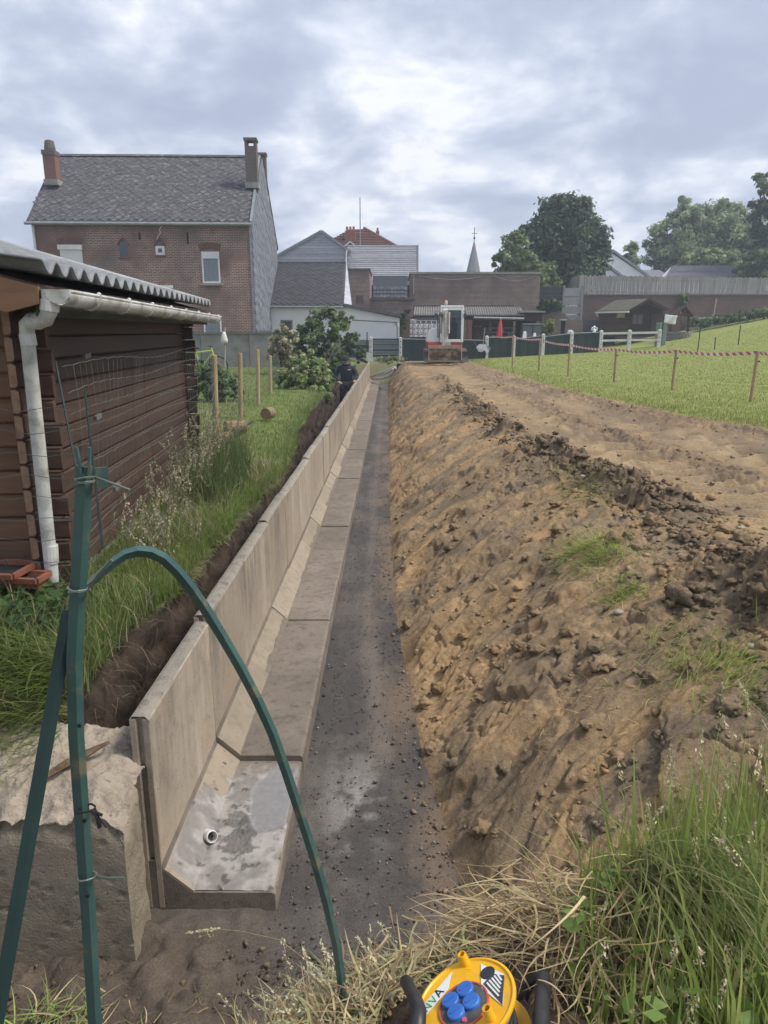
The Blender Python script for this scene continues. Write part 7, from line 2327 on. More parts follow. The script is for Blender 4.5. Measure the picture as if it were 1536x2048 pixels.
straw('straw', 130, -1.22, 2.0, .08, .06, (1.2, 1.7), (.08, .2), 'small green tuft in the mud below the block', .02, [(.20, .28, .08), (.26, .32, .1), (.4, .32, .18)], base=lambda X, Y: np.maximum(lip_surface(X, Y), .04))
# drooping oat-like seed heads by the strip
n = 46
X = rng.normal(-.17, .10, n); Y = rng.normal(1.42, .06, n)
P = np.stack([X, Y, zsurf(X, Y)], -1)
o, C = blades('oat_stems', P, rng.uniform(.10, .26, n), rng.uniform(.002, .003, n), rng.normal(2.6, .7, n), rng.uniform(.5, 1.4, n), pal(n, [(.42, .36, .2), (.34, .33, .16)]), M_straw, 5, 'drooping pale grass stems by the bent strip', lean=rng.uniform(0, .4, n))
d = C[:, -1] - C[:, -2]; d /= np.linalg.norm(d, axis=1, keepdims=True)
V, F, cc = seed_heads(C[:, -1], d, rng.uniform(.07, .12, n), pal(n, [(.50, .45, .30), (.44, .41, .26)]), 34)
tag(mesh_np('seed_heads', V, F, M_straw, col=cc), 'pale drooping seed heads beside the bent strip', kind='stuff')
# lone stalk with a seed head over the mud
p0 = Vector((-.22, 1.75, .62)); pth = [p0, at(560, 1880, 1.86), at(480, 1862, 1.98), at(430, 1858, 2.02)]
lone = T('grass_stalk', 'lone bent grass stalk with a seed head over the dark mud', 'grass stalk', p0, None)
MB().tube(pth, [.0018, .0016, .0013, .0008], 5).build('stem', M_stake, lone)
tips_ = np.array([tuple(at(x, y, 2.02)) for x, y in ((372, 1866), (392, 1862), (412, 1860), (400, 1872))]); dd_ = np.tile(np.array([[-.9, 0, -.1]]), (4, 1))
V, F, cc = seed_heads(tips_, dd_, np.full(4, .05), pal(4, [(.48, .42, .26)]), 30)
mesh_np('seed_head', V, F, M_straw, lone, cc)['kind'] = 'stuff'
# leafy weeds in the tall grass
def leaf_quads(C_, size, nrm_, n):
    u = np.cross(nrm_, rng.normal(0, 1, (n, 3))); u /= np.linalg.norm(u, axis=1, keepdims=True) + 1e-6
    v = np.cross(nrm_, u)
    s = size[:, None]
    V = np.stack([C_ - u * s, C_ + v * s * .52 - nrm_ * s * .12, C_ + u * s, C_ - v * s * .52 - nrm_ * s * .12], 1)
    return V.reshape(-1, 3), np.arange(4 * n).reshape(-1, 4)
def leaf_cloud(name, C_, Nrm, size, col, m=None, parent=None, label=None, kind=None):
    n = len(C_)
    V, F = leaf_quads(C_, np.broadcast_to(size, (n,)), Nrm, n)
    o = mesh_np(name, V, F, m or M_leaf, parent, np.repeat(col, 4, 0))
    if label: tag(o, label, kind=kind)
    elif kind: o['kind'] = kind
    return o
def unit(a):
    return a / (np.linalg.norm(a, axis=-1, keepdims=True) + 1e-9)
n = 900
X, Y = region_front(n); n = len(X)
C_ = np.stack([X, Y, zsurf(X, Y) + rng.uniform(.03, .22, n)], -1)
leaf_cloud('broad_weeds', C_, unit(rng.normal(0, .5, (n, 3)) + np.array([0, -.25, 1])), rng.uniform(.012, .034, n), pal(n, [(.18, .28, .06), (.24, .34, .09), (.13, .20, .05)]), label='small broad leaved weeds among the tall grass', kind='stuff')
# lying tufts on the bank
def tuft(cx, cy, sx, sy, n, ang, L, lab, cols=GREENS, lean=(.7, 1.4)):
    X = rng.normal(cx, sx, n); Y = rng.normal(cy, sy, n)
    h_, c_, _ = field_detail(X, Y)
    P = np.stack([X, Y, field_z(X, Y) + h_ + .004], -1)
    blades('grass_tuft', P, rng.uniform(*L, n), rng.uniform(.003, .006, n), rng.normal(ang, .7, n), rng.uniform(.1, .7, n), pal(n, cols), M_blade, 3, lab, lean=rng.uniform(*lean, n))
tuft(1.60, 5.25, .14, .20, 900, -2.5, (.08, .24), 'flattened green grass tuft in the middle of the bank')
tuft(1.62, 4.55, .11, .13, 420, -2.2, (.06, .18), 'smaller flattened green tuft below the large one')
tuft(1.72, 5.0, .22, .22, 160, -2.3, (.05, .14), 'thin strewn grass between the two tufts', GREENS[2:4] + DRY)
tuft(1.95, 7.1, .15, .55, 900, -2.4, (.06, .16), 'thin yellowish grass strip below the dark clods', [(.30, .33, .11), (.25, .31, .09), (.38, .36, .17)])
tuft(1.66, 3.35, .14, .25, 600, -1.2, (.08, .22), 'green grass tuft on the near bank, left of the picture edge', lean=(.2, 1.1))
tuft(1.55, 3.7, .22, .25, 220, -1.2, (.05, .16), 'sparse grass above the near green tuft', GREENS + DRY, lean=(.5, 1.3))
tuft(1.45, 8.8, .30, .55, 240, -2.4, (.06, .16), 'dry grass streaks high on the bank', DRY, lean=(1.1, 1.5))
tuft(1.05, 4.6, .3, .6, 50, -2.4, (.05, .14), 'few dry roots on the bank', DRY, lean=(1.2, 1.5))
tuft(1.15, 3.4, .2, .25, 60, -2.4, (.05, .15), 'small tangle of dry roots low on the bank', DRY, lean=(1.1, 1.5))
tuft(2.45, 6.0, .5, 1.2, 260, -2.0, (.03, .10), 'grass bits among the dark clods', GREENS + DRY, lean=(.6, 1.4))
# lawn on the right and the worn grass at its edge
def lawn_pts(n, Y0, Y1, xmax, xmin=None, soft=.25):
    Y = Y0 * (Y1 / Y0) ** (rng.random(n) ** .9)
    e = lawn_edge(Y)
    X = e - soft + rng.random(n) ** 1.1 * (xmax(Y) - e + soft)
    return X, Y
X, Y = lawn_pts(80000, 7.0, 41, lambda Y: .62 * Y + 1.5)
ok = rng.random(len(X)) < np.clip((X - lawn_edge(Y) + .25 + .35 * fbm(X * 2, Y * 2, 3, 3)) / .5, .03, 1)
X, Y = X[ok], Y[ok]; n = len(X)
P = np.stack([X, Y, field_z(X, Y) - .005], -1)
lawn_cols = [(.205, .255, .065), (.25, .285, .085), (.165, .215, .055), (.33, .33, .13)]
gcol = pal(n, lawn_cols, [.35, .3, .25, .1], .08) * (1 + .40 * fbm(X * .45, Y * .28, 5, 711, .6))[:, None]
ew = (.85 * np.exp(-np.clip(X - lawn_edge(Y), 0, 9) / .45) * (.4 + .6 * rng.random(n)))[:, None]
gcol = gcol * (1 - ew) + pal(n, [(.24, .20, .10), (.17, .15, .075), (.21, .24, .08)]) * ew
blades('lawn_grass', P, rng.uniform(.025, .06, n) * (1 + .6 * np.exp(-(X - lawn_edge(Y)) ** 2 / .4)), .0018 + .00040 * Y, rng.uniform(0, 6.28, n), rng.uniform(.2, 1.2, n), gcol, M_blade, 2, 'mown lawn sloping up on the right')
# garden lawn on the left
n = 52000
Y = 3.0 * (33 / 3.0) ** rng.random(n)
e = garden_lip(Y)
X = e + .03 - rng.random(n) ** 1.3 * np.interp(Y, [3, 8, 8.5, 14, 33], [.75, .95, 3.0, 5.0, 10])
P = np.stack([X, Y, garden_z(X, Y) - .01], -1)
near_lip = np.exp(-((X - e) / .22) ** 2)
Hh = rng.uniform(.035, .08, n) + near_lip * rng.uniform(0, .10, n)
gcol = pal(n, [(.19, .26, .065), (.15, .22, .055), (.24, .29, .09), (.30, .30, .13)], [.4, .3, .2, .1], .09) * (1 + .25 * fbm(X * .5, Y * .4, 4, 712))[:, None]
blades('lawn_grass', P, Hh, .0025 + .0006 * Y, rng.uniform(0, 6.28, n), rng.uniform(.2, 1.2, n), gcol, M_blade, 2, 'bright green garden lawn beyond the log shed')
# long grass along the shed side hanging over the cut edge
def verge(n, Y0, Y1, inset, Hr, bend, cols, lab, hang=0.0, angm=0.0, wts=None):
    Y = rng.uniform(Y0, Y1, n) if Y1 - Y0 < 6 else Y0 * (Y1 / Y0) ** rng.random(n)
    X = garden_lip(Y) + .02 - np.abs(rng.normal(0, inset, n))
    cl = sstep(-.35, .3, fbm(X * 2.5, Y * 1.8, 3, 721))
    k = rng.random(n) < .15 + .85 * cl
    X, Y, cl = X[k], Y[k], cl[k]; n = len(X)
    P = np.stack([X, Y, garden_z(X, Y) - .04], -1)
    H = rng.uniform(*Hr, n) * (.65 + .5 * cl) * np.clip(.45 + (garden_lip(Y) - X) * 4, .45, 1)
    return blades('verge_grass', P, H, rng.uniform(.003, .007, n) * np.interp(Y, [3, 12, 30], [1, 1.8, 3]), rng.normal(angm if hang == 0 else angm, .9, n) + (np.pi * (rng.random(n) < .6) if bend[0] < 1 else 0), rng.uniform(*bend, n), pal(n, cols, wts), M_blade, 4, lab, lean=rng.normal(.15, .25, n))
VG = [(.16, .22, .07), (.23, .28, .10), (.12, .17, .055), (.36, .33, .19), (.46, .39, .25)]
verge(6500, 3.2, 8.6, .26, (.10, .34), (.5, 2.0), VG, 'long untidy grass between the shed and the cut edge', wts=[.2, .2, .12, .26, .22])
verge(6500, 3.3, 9.5, .05, (.10, .36), (1.3, 2.5), VG, 'dry grass hanging over the cut edge', angm=0.0)
verge(5200, 9, 30, .12, (.10, .34), (.6, 2.4), VG[:4], 'grass along the far cut edge')
LNK = 1.7
# tall seed stems against the shed corner
n = 300
Y = rng.uniform(4.4, 8.1, n); X = np.interp(Y, [4, 8], [-1.68, -1.98]) + rng.normal(.06, .10, n)
P = np.stack([X, Y, garden_z(X, Y) - .03], -1)
H = rng.uniform(.35, .85, n) * np.interp(Y, [4.4, 6, 8], [.55, .85, 1.05])
o, C = blades('verge_stems', P, H, rng.uniform(.003, .005, n), rng.normal(-.6, 1.2, n), rng.uniform(.1, .7, n), pal(n, [(.20, .22, .10), (.27, .25, .14), (.14, .18, .06)]), M_blade, 5, 'tall seeding grass stems against the shed wall')
d = C[:, -1] - C[:, -2]; d /= np.linalg.norm(d, axis=1, keepdims=True)
V, F, cc = seed_heads(C[:, -1], d, rng.uniform(.10, .18, n), pal(n, [(.40, .35, .25), (.33, .31, .21)]), 30)
tag(mesh_np('seed_heads', V, F, M_straw, col=cc), 'greyish seed heads of the grass by the shed', kind='stuff')
n = 2600
Y = rng.uniform(6.2, 8.4, n); X = np.interp(Y, [6, 8.4], [-1.80, -1.98]) + rng.normal(.12, .11, n)
P = np.stack([X, Y, garden_z(X, Y) - .03], -1)
blades('verge_clump', P, rng.uniform(.2, .62, n), rng.uniform(.004, .008, n), rng.uniform(0, 6.28, n), rng.uniform(.2, 1.3, n), pal(n, [(.085, .135, .045), (.11, .165, .05), (.14, .19, .07), (.20, .21, .10)]), M_blade, 4, 'dark green clump of tall grass at the far shed corner')
# combed long grass lying over the near corner, towards the block
n = 1500
X = rng.uniform(-2.1, -1.45, n); Y = rng.uniform(2.55, 3.35, n)
P = np.stack([X, Y, garden_z(X, Y) + rng.uniform(0, .06, n)], -1)
gk = np.abs(rng.normal(0, 1, n))
blades('combed_grass', P, rng.uniform(.2, .5, n), rng.uniform(.004, .008, n), rng.normal(-1.9, .35, n), rng.uniform(.3, .9, n), pal(n, [(.15, .22, .05), (.21, .27, .075), (.11, .17, .045), (.30, .27, .14)], [.35, .3, .25, .1]), M_blade, 5, 'long combed down green grass hanging towards the block', lean=rng.uniform(.6, 1.25, n))
n = 1500
X = rng.uniform(-2.3, -1.4, n); Y = rng.uniform(3.0, 4.1, n)
P = np.stack([X, Y, garden_z(X, Y)], -1)
blades('verge_grass', P, rng.uniform(.10, .3, n), rng.uniform(.004, .008, n), rng.uniform(0, 6.28, n), rng.uniform(.4, 1.7, n), pal(n, VG, [.35, .25, .2, .12, .08]), M_blade, 4, 'untidy grass in front of the planters')
n = 420
X = rng.uniform(-2.35, -1.75, n); Y = rng.uniform(3.2, 3.8, n)
C_ = np.stack([X, Y, garden_z(X, Y) + rng.uniform(.02, .22, n)], -1)
leaf_cloud('garden_weeds', C_, unit(rng.normal(0, .45, (n, 3)) + np.array([.1, -.3, 1])), rng.uniform(.018, .045, n), pal(n, [(.055, .105, .035), (.08, .14, .04), (.04, .075, .028)]), label='dark leafy weeds under the terracotta troughs', kind='stuff')
# roots in the cut face
n = 420
Y = rng.uniform(2.9, 9, n); X = garden_lip(Y) + rng.uniform(.03, .12, n)
P = np.stack([X, Y, rng.uniform(.45, .95, n)], -1)
blades('roots', P, rng.uniform(.06, .22, n), rng.uniform(.0015, .003, n), rng.normal(0, .9, n), rng.uniform(.3, 1.2, n), pal(n, [(.20, .15, .10), (.28, .22, .15), (.12, .09, .06)]), M_straw, 3, 'fine roots hanging from the cut earth face', lean=rng.uniform(1.3, 2.4, n))

# ---------------------------------------------------------------- shrubs and trees
def lobes_cloud(lobes, nclump, nleaf, leaf, cols, seed, clump_r=.30, up=.35, hollow=.55, wts=None, shade=.22):
    """leaf clumps spread through ellipsoid lobes (cx, cy, cz, rx, ry, rz)"""
    q = np.random.default_rng(seed)
    lob = np.array(lobes, float)
    vol = np.prod(lob[:, 3:], 1); pr = vol ** .8 / (vol ** .8).sum()
    li = q.choice(len(lob), nclump, p=pr)
    d = unit(q.normal(0, 1, (nclump, 3)))
    rad = hollow + (1 - hollow) * q.random(nclump) ** .6
    cen = lob[li, :3] + d * rad[:, None] * lob[li, 3:]
    cr = clump_r * lob[li, 3:].mean(1) * q.uniform(.5, 1.05, nclump)
    k = q.integers(0, nclump, nleaf)
    e = unit(q.normal(0, 1, (nleaf, 3))) * (q.random((nleaf, 1)) ** .45) * np.array([1, 1, .8])
    C_ = cen[k] + e * cr[k][:, None]
    N_ = unit(e * .8 + d[k] * .5 + q.normal(0, .55, (nleaf, 3)) + np.array([0, 0, up]))
    cols = np.array(cols)
    ci = q.choice(len(cols), nclump, p=wts)
    cl = cols[ci] * (1 + q.normal(0, shade, (nclump, 1)))
    c = cl[k] * (1 + q.normal(0, .14, (nleaf, 1)))
    return C_, N_, q.uniform(.7, 1.3, nleaf) * leaf, np.clip(c, .008, 1), cen
def limbs(parent, base, h, r, cen, n, seed, name='trunk', lean=(0, 0)):
    q = random.Random(seed)
    m = MB()
    b = Vector(base)
    topp = b + Vector((lean[0], lean[1], h))
    m.tube([b - Vector((0, 0, .3)), b.lerp(topp, .3) + Vector((q.uniform(-.1, .1), 0, 0)), b.lerp(topp, .65), topp], [r * 1.15, r * .9, r * .65, r * .3], 9)
    o = m.build(name, M_bark, parent)
    idx = q.sample(range(len(cen)), min(n, len(cen)))
    for i in idx:
        e = Vector(cen[i]); s_ = b.lerp(topp, q.uniform(.35, .9))
        mid = s_.lerp(e, .5) + Vector((q.uniform(-1, 1), q.uniform(-1, 1), q.uniform(-.1, .6))) * (e - s_).length * .12
        MB().tube([s_, mid, e], [r * .42, r * .28, r * .10], 6).build('limb', M_bark, o)
    return o
def plant(name, lab, cat, base, lobes, nclump, nleaf, leaf, cols, seed, trunk_h, trunk_r, nl=8, group=None, leafmat=None, **k):
    o = T(name, lab, cat, Vector(base), None, group)
    C_, N_, sz, c, cen = lobes_cloud(lobes, nclump, nleaf, leaf, cols, seed, **k)
    leaf_cloud('crown', C_, N_, sz, c, leafmat, o)
    limbs(o, base, trunk_h, trunk_r, cen, nl, seed)
    return o
def lob(px, py, Y, rx, rz, ry=None):
    p = at(px, py, Y)
    return (p.x, p.y, p.z, rx, ry or rx, rz)
def mpp(Y):          # metres per picture pixel
    return Y / FPX
DK = [(.060, .105, .052), (.080, .130, .060), (.10, .155, .068), (.045, .078, .042)]
MD = [(.15, .215, .085), (.19, .26, .105), (.115, .175, .07), (.23, .28, .13)]
LT = [(.25, .33, .12), (.31, .38, .16), (.20, .27, .095), (.37, .40, .21)]
def L(Y, *ls):
    return [lob(x, y, Y + dy, rx * mpp(Y), rz * mpp(Y)) for x, y, rx, rz, dy in ls]
# big dark tree, drawn up from several lobes
bp_ = at(1125, 600, 54); bp_.z = 2.6
plant('broadleaf_tree', 'big dark green broadleaf tree behind the long brick building', 'tree', bp_,
      L(54, (1128, 455, 55, 62, 0), (1085, 495, 45, 52, -.5), (1170, 485, 42, 55, .3), (1125, 530, 75, 50, 0), (1150, 420, 30, 32, 0), (1105, 430, 28, 32, .5), (1065, 540, 38, 34, -.4), (1180, 530, 34, 36, .2), (1120, 405, 14, 18, 0), (1160, 405, 13, 18, 0), (1050, 460, 14, 18, 0), (1200, 470, 14, 14, 0), (1198, 500, 18, 20, 0), (1120, 570, 60, 30, 0)),
      560, 38000, .16, DK + [(.08, .13, .075)], 21, 5.5, .35, 16, clump_r=.46, hollow=.3)
bp_ = at(1022, 600, 50); bp_.z = 2.0
plant('light_tree', 'lighter green tree leaning out left of the big dark tree', 'tree', bp_,
      L(50, (1030, 510, 30, 40, 0), (1010, 525, 22, 26, -.3), (1045, 540, 30, 30, 0), (1040, 480, 16, 20, .2), (997, 520, 10, 14, 0), (1085, 560, 34, 36, -1)),
      150, 7000, .16, MD + [(.12, .18, .06)], 22, 4, .18, 8, clump_r=.45, hollow=.3)
# trees behind the fence on the right
def wood_tree(px, Y, lobes, lab, cols, seed, nleaf, leaf=.2, th=7, tr=.22, name='woodland_tree', **k):
    b = at(px, 590, Y); b.z = 3.0
    return plant(name, lab, 'tree', b, L(Y, *lobes), max(90, nleaf // 70), nleaf, leaf, cols, seed, th, tr, 14, 'trees behind the wooden fence', **k)
GW_ = [(.21, .285, .145), (.26, .34, .18), (.31, .38, .22), (.17, .24, .12)]
wood_tree(1355, 72, ((1350, 480, 50, 50, 0), (1330, 520, 45, 40, 0), (1375, 425, 26, 30, 0), (1340, 440, 24, 30, 0), (1385, 405, 12, 14, 0), (1310, 490, 22, 34, 0), (1392, 470, 30, 50, 0)), 'airy tree with visible limbs, first of the woodland trees beyond the grey roof', GW_, 31, 13000, .17, 8, .26, hollow=.1, clump_r=.36)
wood_tree(1455, 74, ((1450, 450, 50, 46, 0), (1430, 500, 55, 50, 0), (1480, 500, 45, 50, 0), (1465, 415, 30, 26, 0), (1420, 430, 22, 30, 0), (1500, 450, 34, 44, 0), (1405, 490, 34, 50, 0), (1520, 490, 40, 50, 0)), 'rounded mid green woodland tree right of the airy tree', GW_, 32, 19000, .18, 8, .30, hollow=.15, clump_r=.38)
wood_tree(1540, 62, ((1535, 385, 32, 40, 0), (1550, 440, 40, 60, 0), (1525, 355, 14, 18, 0), (1560, 500, 50, 60, 0)), 'tallest dark woodland tree cut by the right picture edge', DK + GW_[:1], 33, 9000, .17, 9, .3)
wood_tree(1265, 66, ((1264, 510, 16, 26, 0), (1258, 528, 20, 16, 0), (1272, 495, 8, 12, 0), (1240, 528, 14, 10, 0)), 'small slim tree rising behind the white gabled house', GW_, 34, 3200, .15, 5, .1, hollow=.2, clump_r=.4)
wood_tree(1512, 60, ((1515, 530, 34, 30, 0), (1535, 510, 26, 30, 0), (1490, 545, 20, 16, 0)), 'low light green bushy tree above the fence near the picture edge', MD, 35, 5000, .16, 3, .15)
wood_tree(1410, 66, ((1405, 520, 40, 20, 0), (1440, 525, 34, 18, 0), (1375, 528, 26, 14, 0)), 'low pale woodland tree just above the long grey roof', LT[:3] + GW_, 36, 4500, .17, 3, .15)
# shrubs by the gate and in the garden
def shrub(name, px, py, Y, lobes, n, leaf, cols, lab, seed, cat='shrub', th=1.0, **k):
    b = at(px, py, Y); b.z = .95
    return plant(name, lab, cat, b, L(Y, *lobes), max(60, n // 55), n, leaf, cols, seed, th, .035, 8, None, **k)
shrub('leafy_shrub', 645, 780, 27, ((650, 660, 48, 38, 0), (615, 690, 34, 44, -.2), (685, 680, 28, 42, .2), (640, 725, 60, 40, 0), (672, 640, 30, 22, 0), (600, 650, 12, 14, 0), (690, 645, 18, 18, 0), (645, 760, 50, 24, -.3)), 13000, .070, MD + [(.10, .16, .055)], 'tall leafy green shrub in front of the white annex', 41, hollow=.35)
shrub('flowering_shrub', 562, 760, 26, ((565, 680, 24, 32, 0), (555, 710, 22, 30, 0), (585, 700, 18, 36, 0)), 4200, .055, [(.38, .34, .22), (.30, .28, .17), (.16, .18, .08), (.45, .41, .28)], 'cream flowering shrub against the garden wall', 42, hollow=.4)
shrub('weedy_bush', 625, 800, 19.5, ((605, 745, 42, 30, 0), (636, 750, 34, 34, .2), (590, 770, 26, 22, -.2), (645, 780, 22, 22, 0), (625, 715, 22, 20, .2), (600, 730, 16, 22, 0), (575, 785, 22, 14, -.3), (560, 760, 14, 18, 0), (625, 785, 36, 16, -.3)), 14000, .050, LT + LT[1:2] + MD[:1], 'pale green weedy bush spilling to the trench edge', 43, hollow=.3)
shrub('dark_bush', 655, 790, 23, ((660, 758, 18, 26, 0), (664, 730, 14, 24, 0), (700, 690, 14, 26, 3.5), (722, 712, 14, 22, 4)), 5200, .05, DK + MD[:1], 'dark green bush behind the workman', 44, hollow=.3)
shrub('garden_bush', 425, 805, 16.0, ((420, 760, 38, 34, 0), (445, 770, 34, 34, .1), (400, 745, 18, 28, 0), (465, 785, 22, 22, 0), (395, 775, 16, 26, 0)), 7500, .040, DK[1:3] + MD[:3], 'spreading green bush between the shed corner and the posts', 45, hollow=.3)
shrub('round_shrub', 1097, 690, 40.8, ((1097, 655, 13, 17, 0), (1093, 664, 12, 12, 0)), 1500, .08, [(.20, .24, .07), (.26, .28, .09), (.15, .20, .055)], 'round yellow-green shrub right of the wheelie bins', 46, hollow=.4)
shrub('pillar_ivy', 806, 700, 40.4, ((806, 638, 5, 18, 0), (804, 655, 5, 14, 0)), 500, .09, DK, 'dark ivy on the white annex corner beside the brick pillar', 47, cat='ivy')
shrub('hanging_ivy', 1105, 640, 46.4, ((1100, 606, 24, 8, 0), (1115, 612, 14, 8, 0), (1090, 612, 14, 8, 0)), 1500, .10, DK + MD[:1], 'ivy hanging below the dark slat fence', 48, cat='ivy')
shrub('wall_ivy', 1368, 640, 48.7, ((1366, 598, 10, 12, 0), (1360, 612, 5, 12, 0)), 500, .10, MD, 'small ivy patch hanging on the brick wall above the well', 49, cat='ivy')
for i, (x, w) in enumerate(((1400, 22), (1440, 24), (1480, 26), (1520, 26))):
    y = 648 - i * 6
    shrub('border_plant', x, y + 12, 45.2, ((x, y - 4, w, 9, 0), (x + 8, y - 2, w * .7, 7, 0)), 900, .08, DK + MD, ['low border plant nearest the well', 'low border plant below the drain pipe', 'low border plant along the stone edging', 'low border plant at the right picture edge'][i], 60 + i, cat='plant', th=.3)
# weeds below the gate
shrub('gate_weeds', 790, 725, 37.6, ((775, 719, 22, 5, 0), (800, 717, 14, 5, 0)), 700, .06, MD + DRY[:1], 'low weeds on the earth below the slatted gate', 71, cat='plant', th=.2)

# ---------------------------------------------------------------- earth clods and stones
def ico():
    t = (1 + 5 ** .5) / 2
    v = unit(np.array([(-1, t, 0), (1, t, 0), (-1, -t, 0), (1, -t, 0), (0, -1, t), (0, 1, t), (0, -1, -t), (0, 1, -t), (t, 0, -1), (t, 0, 1), (-t, 0, -1), (-t, 0, 1)], float))
    f = np.array([(0, 11, 5), (0, 5, 1), (0, 1, 7), (0, 7, 10), (0, 10, 11), (1, 5, 9), (5, 11, 4), (11, 10, 2), (10, 7, 6), (7, 1, 8), (3, 9, 4), (3, 4, 2), (3, 2, 6), (3, 6, 8), (3, 8, 9), (4, 9, 5), (2, 4, 11), (6, 2, 10), (8, 6, 7), (9, 8, 1)])
    V = list(map(tuple, v)); mid = {}
    F = []
    def mp_(a, b):
        k = (min(a, b), max(a, b))
        if k not in mid:
            m = (np.array(V[a]) + np.array(V[b])) / 2
            V.append(tuple(m / np.linalg.norm(m))); mid[k] = len(V) - 1
        return mid[k]
    for a, b, c in f:
        x, y, z = mp_(a, b), mp_(b, c), mp_(c, a)
        F += [(a, x, z), (b, y, x), (c, z, y), (x, y, z)]
    return np.array(V), np.array(F)
IV, IF = ico()
t_ = (1 + 5 ** .5) / 2
IV0 = IV[:12]
IF0 = np.array([(0, 11, 5), (0, 5, 1), (0, 1, 7), (0, 7, 10), (0, 10, 11), (1, 5, 9), (5, 11, 4), (11, 10, 2), (10, 7, 6), (7, 1, 8), (3, 9, 4), (3, 4, 2), (3, 2, 6), (3, 6, 8), (3, 8, 9), (4, 9, 5), (2, 4, 11), (6, 2, 10), (8, 6, 7), (9, 8, 1)])
def subdiv(V, F):
    V = list(map(tuple, V)); mid = {}; G = []
    def mp_(a, b):
        k = (min(a, b), max(a, b))
        if k not in mid:
            m = (np.array(V[a]) + np.array(V[b])) / 2
            V.append(tuple(m / np.linalg.norm(m))); mid[k] = len(V) - 1
        return mid[k]
    for a, b, c in F:
        x, y, z = mp_(a, b), mp_(b, c), mp_(c, a)
        G += [(a, x, z), (b, y, x), (c, z, y), (x, y, z)]
    return np.array(V), np.array(G)
IV2, IF2 = subdiv(IV, IF)
def lumps(name, P, R_, col, m, label, flat=.65, rough=.32, smooth=False, big=False):
    n = len(P)
    iv, jf = (IV2, IF2) if big else (IV0, IF0)
    if big:      # ragged: several noise sizes over the ball
        th = np.arctan2(iv[:, 1], iv[:, 0])[None] ; ph = iv[:, 2][None]
        sd = rng.uniform(0, 200, (n, 1))
        d = 1 + .45 * perlin(th * 1.1 + sd, ph * 1.5 + sd, 1) + .35 * perlin(th * 2.6 + sd, ph * 3.2, 2) + .20 * rng.normal(0, .6, (n, len(iv)))
    else:
        d = 1 + rng.normal(0, rough, (n, len(iv)))
    d = np.clip(d, .4, 1.8)
    sc = rng.uniform(.7, 1.35, (n, 1, 3)) * np.array([1, 1, flat])
    rot = rng.uniform(0, 6.28, n)
    v = iv[None] * d[..., None] * sc * R_[:, None, None]
    c_, s_ = np.cos(rot)[:, None], np.sin(rot)[:, None]
    x = v[..., 0] * c_ - v[..., 1] * s_; y = v[..., 0] * s_ + v[..., 1] * c_
    V = np.stack([x, y, v[..., 2]], -1) + P[:, None, :]
    F = (jf[None] + (np.arange(n) * len(iv))[:, None, None]).reshape(-1, 3)
    o = mesh_np(name, V.reshape(-1, 3), F, m, col=np.repeat(col, len(iv), 0), smooth=smooth)
    return tag(o, label, kind='stuff')
def on_field(X, Y, k=.3, R_=0):
    h_, c_, l_ = field_detail(X, Y)
    return np.stack([X, Y, field_z(X, Y) + h_ + R_ * k], -1)
# loose clods over the windrow and bank, in the colour of the soil they lie on
def soil_clods(name, X, Y, R_, label, dk=1.0, flat=.7, rough=.34, big=False):
    h_, c_, l_ = field_detail(X, Y)
    P = np.stack([X, Y, field_z(X, Y) + h_ + R_ * .22], -1)
    col = c_ * dk * (1 + rng.normal(0, .10, (len(X), 1)))
    return lumps(name, P, R_, col, mat_earth, label, flat, rough, big=big)
n = 340
Y = 3.2 * (18 / 3.2) ** rng.random(n); X = ridge_x(Y) + rng.normal(0, .22, n) * np.interp(Y, [3, 8, 20], [1.2, .9, .6])
R_ = np.clip(rng.gamma(2.0, .014, n) + .012, .012, np.interp(Y, [4, 8, 14], [.08, .06, .045]))
soil_clods('earth_clods', X, Y, R_, 'heaped ragged dark clods along the crest of the bank', .95, big=True)
n = 2400
Y = 3.2 * (20 / 3.2) ** rng.random(n); X = ridge_x(Y) + rng.normal(0, .26, n) * np.interp(Y, [3, 8, 20], [1.3, 1, .7])
R_ = np.clip(rng.gamma(1.8, .007, n) + .004, .004, .035)
soil_clods('earth_crumbs', X, Y, R_, 'crumbs between the dark clods along the crest', 1.0)
n = 2600
Y = 2.3 * (16 / 2.3) ** rng.random(n) ** 1.15; X = toe(Y) + .02 + rng.random(n) * bank_w(Y) * 1.05
kk = rng.random(n) < .10 + .90 * sstep(-.1, .25, fbm(X * 1.3, Y * 1.3, 3, 731))
X, Y = X[kk], Y[kk]; n = len(X)
R_ = np.clip(rng.gamma(1.3, .0050, n) + .003, .003, .030)
soil_clods('earth_crumbs', X, Y, R_, 'loose crumbs of clay scattered on the bank', 1.08)
n = 110
Y = 2.4 * (10 / 2.4) ** rng.random(n); X = toe(Y) + .05 + rng.random(n) * bank_w(Y) * .95
R_ = np.clip(rng.gamma(2.0, .010, n) + .012, .012, .055)
soil_clods('earth_clods', X, Y, R_, 'larger broken clods lying on the bank', 1.0, big=True)
n = 900
Y = 4 * (26 / 4) ** rng.random(n); X = ridge_x(Y) + .4 + rng.random(n) * (lawn_edge(Y) - ridge_x(Y) - .1)
R_ = np.clip(rng.gamma(1.4, .007, n) + .004, .004, .04)
soil_clods('track_clods', X, Y, R_, 'small clods thrown on the excavator track', .92)
n = 800
Y = 2.4 * (24 / 2.4) ** rng.random(n); X = toe(Y) + rng.normal(.02, .05, n) - rng.gamma(1, .05, n) * (rng.random(n) < .5)
R_ = np.clip(rng.gamma(1.1, .0032, n) + .002, .002, .016)
lumps('fallen_soil', np.stack([X, Y, .012 + .2 * R_], -1), R_, pal(n, [(.19, .14, .09), (.14, .105, .072), (.24, .175, .105)], jit=.14), mat_earth, 'soil crumbs fallen from the bank onto the trench floor')
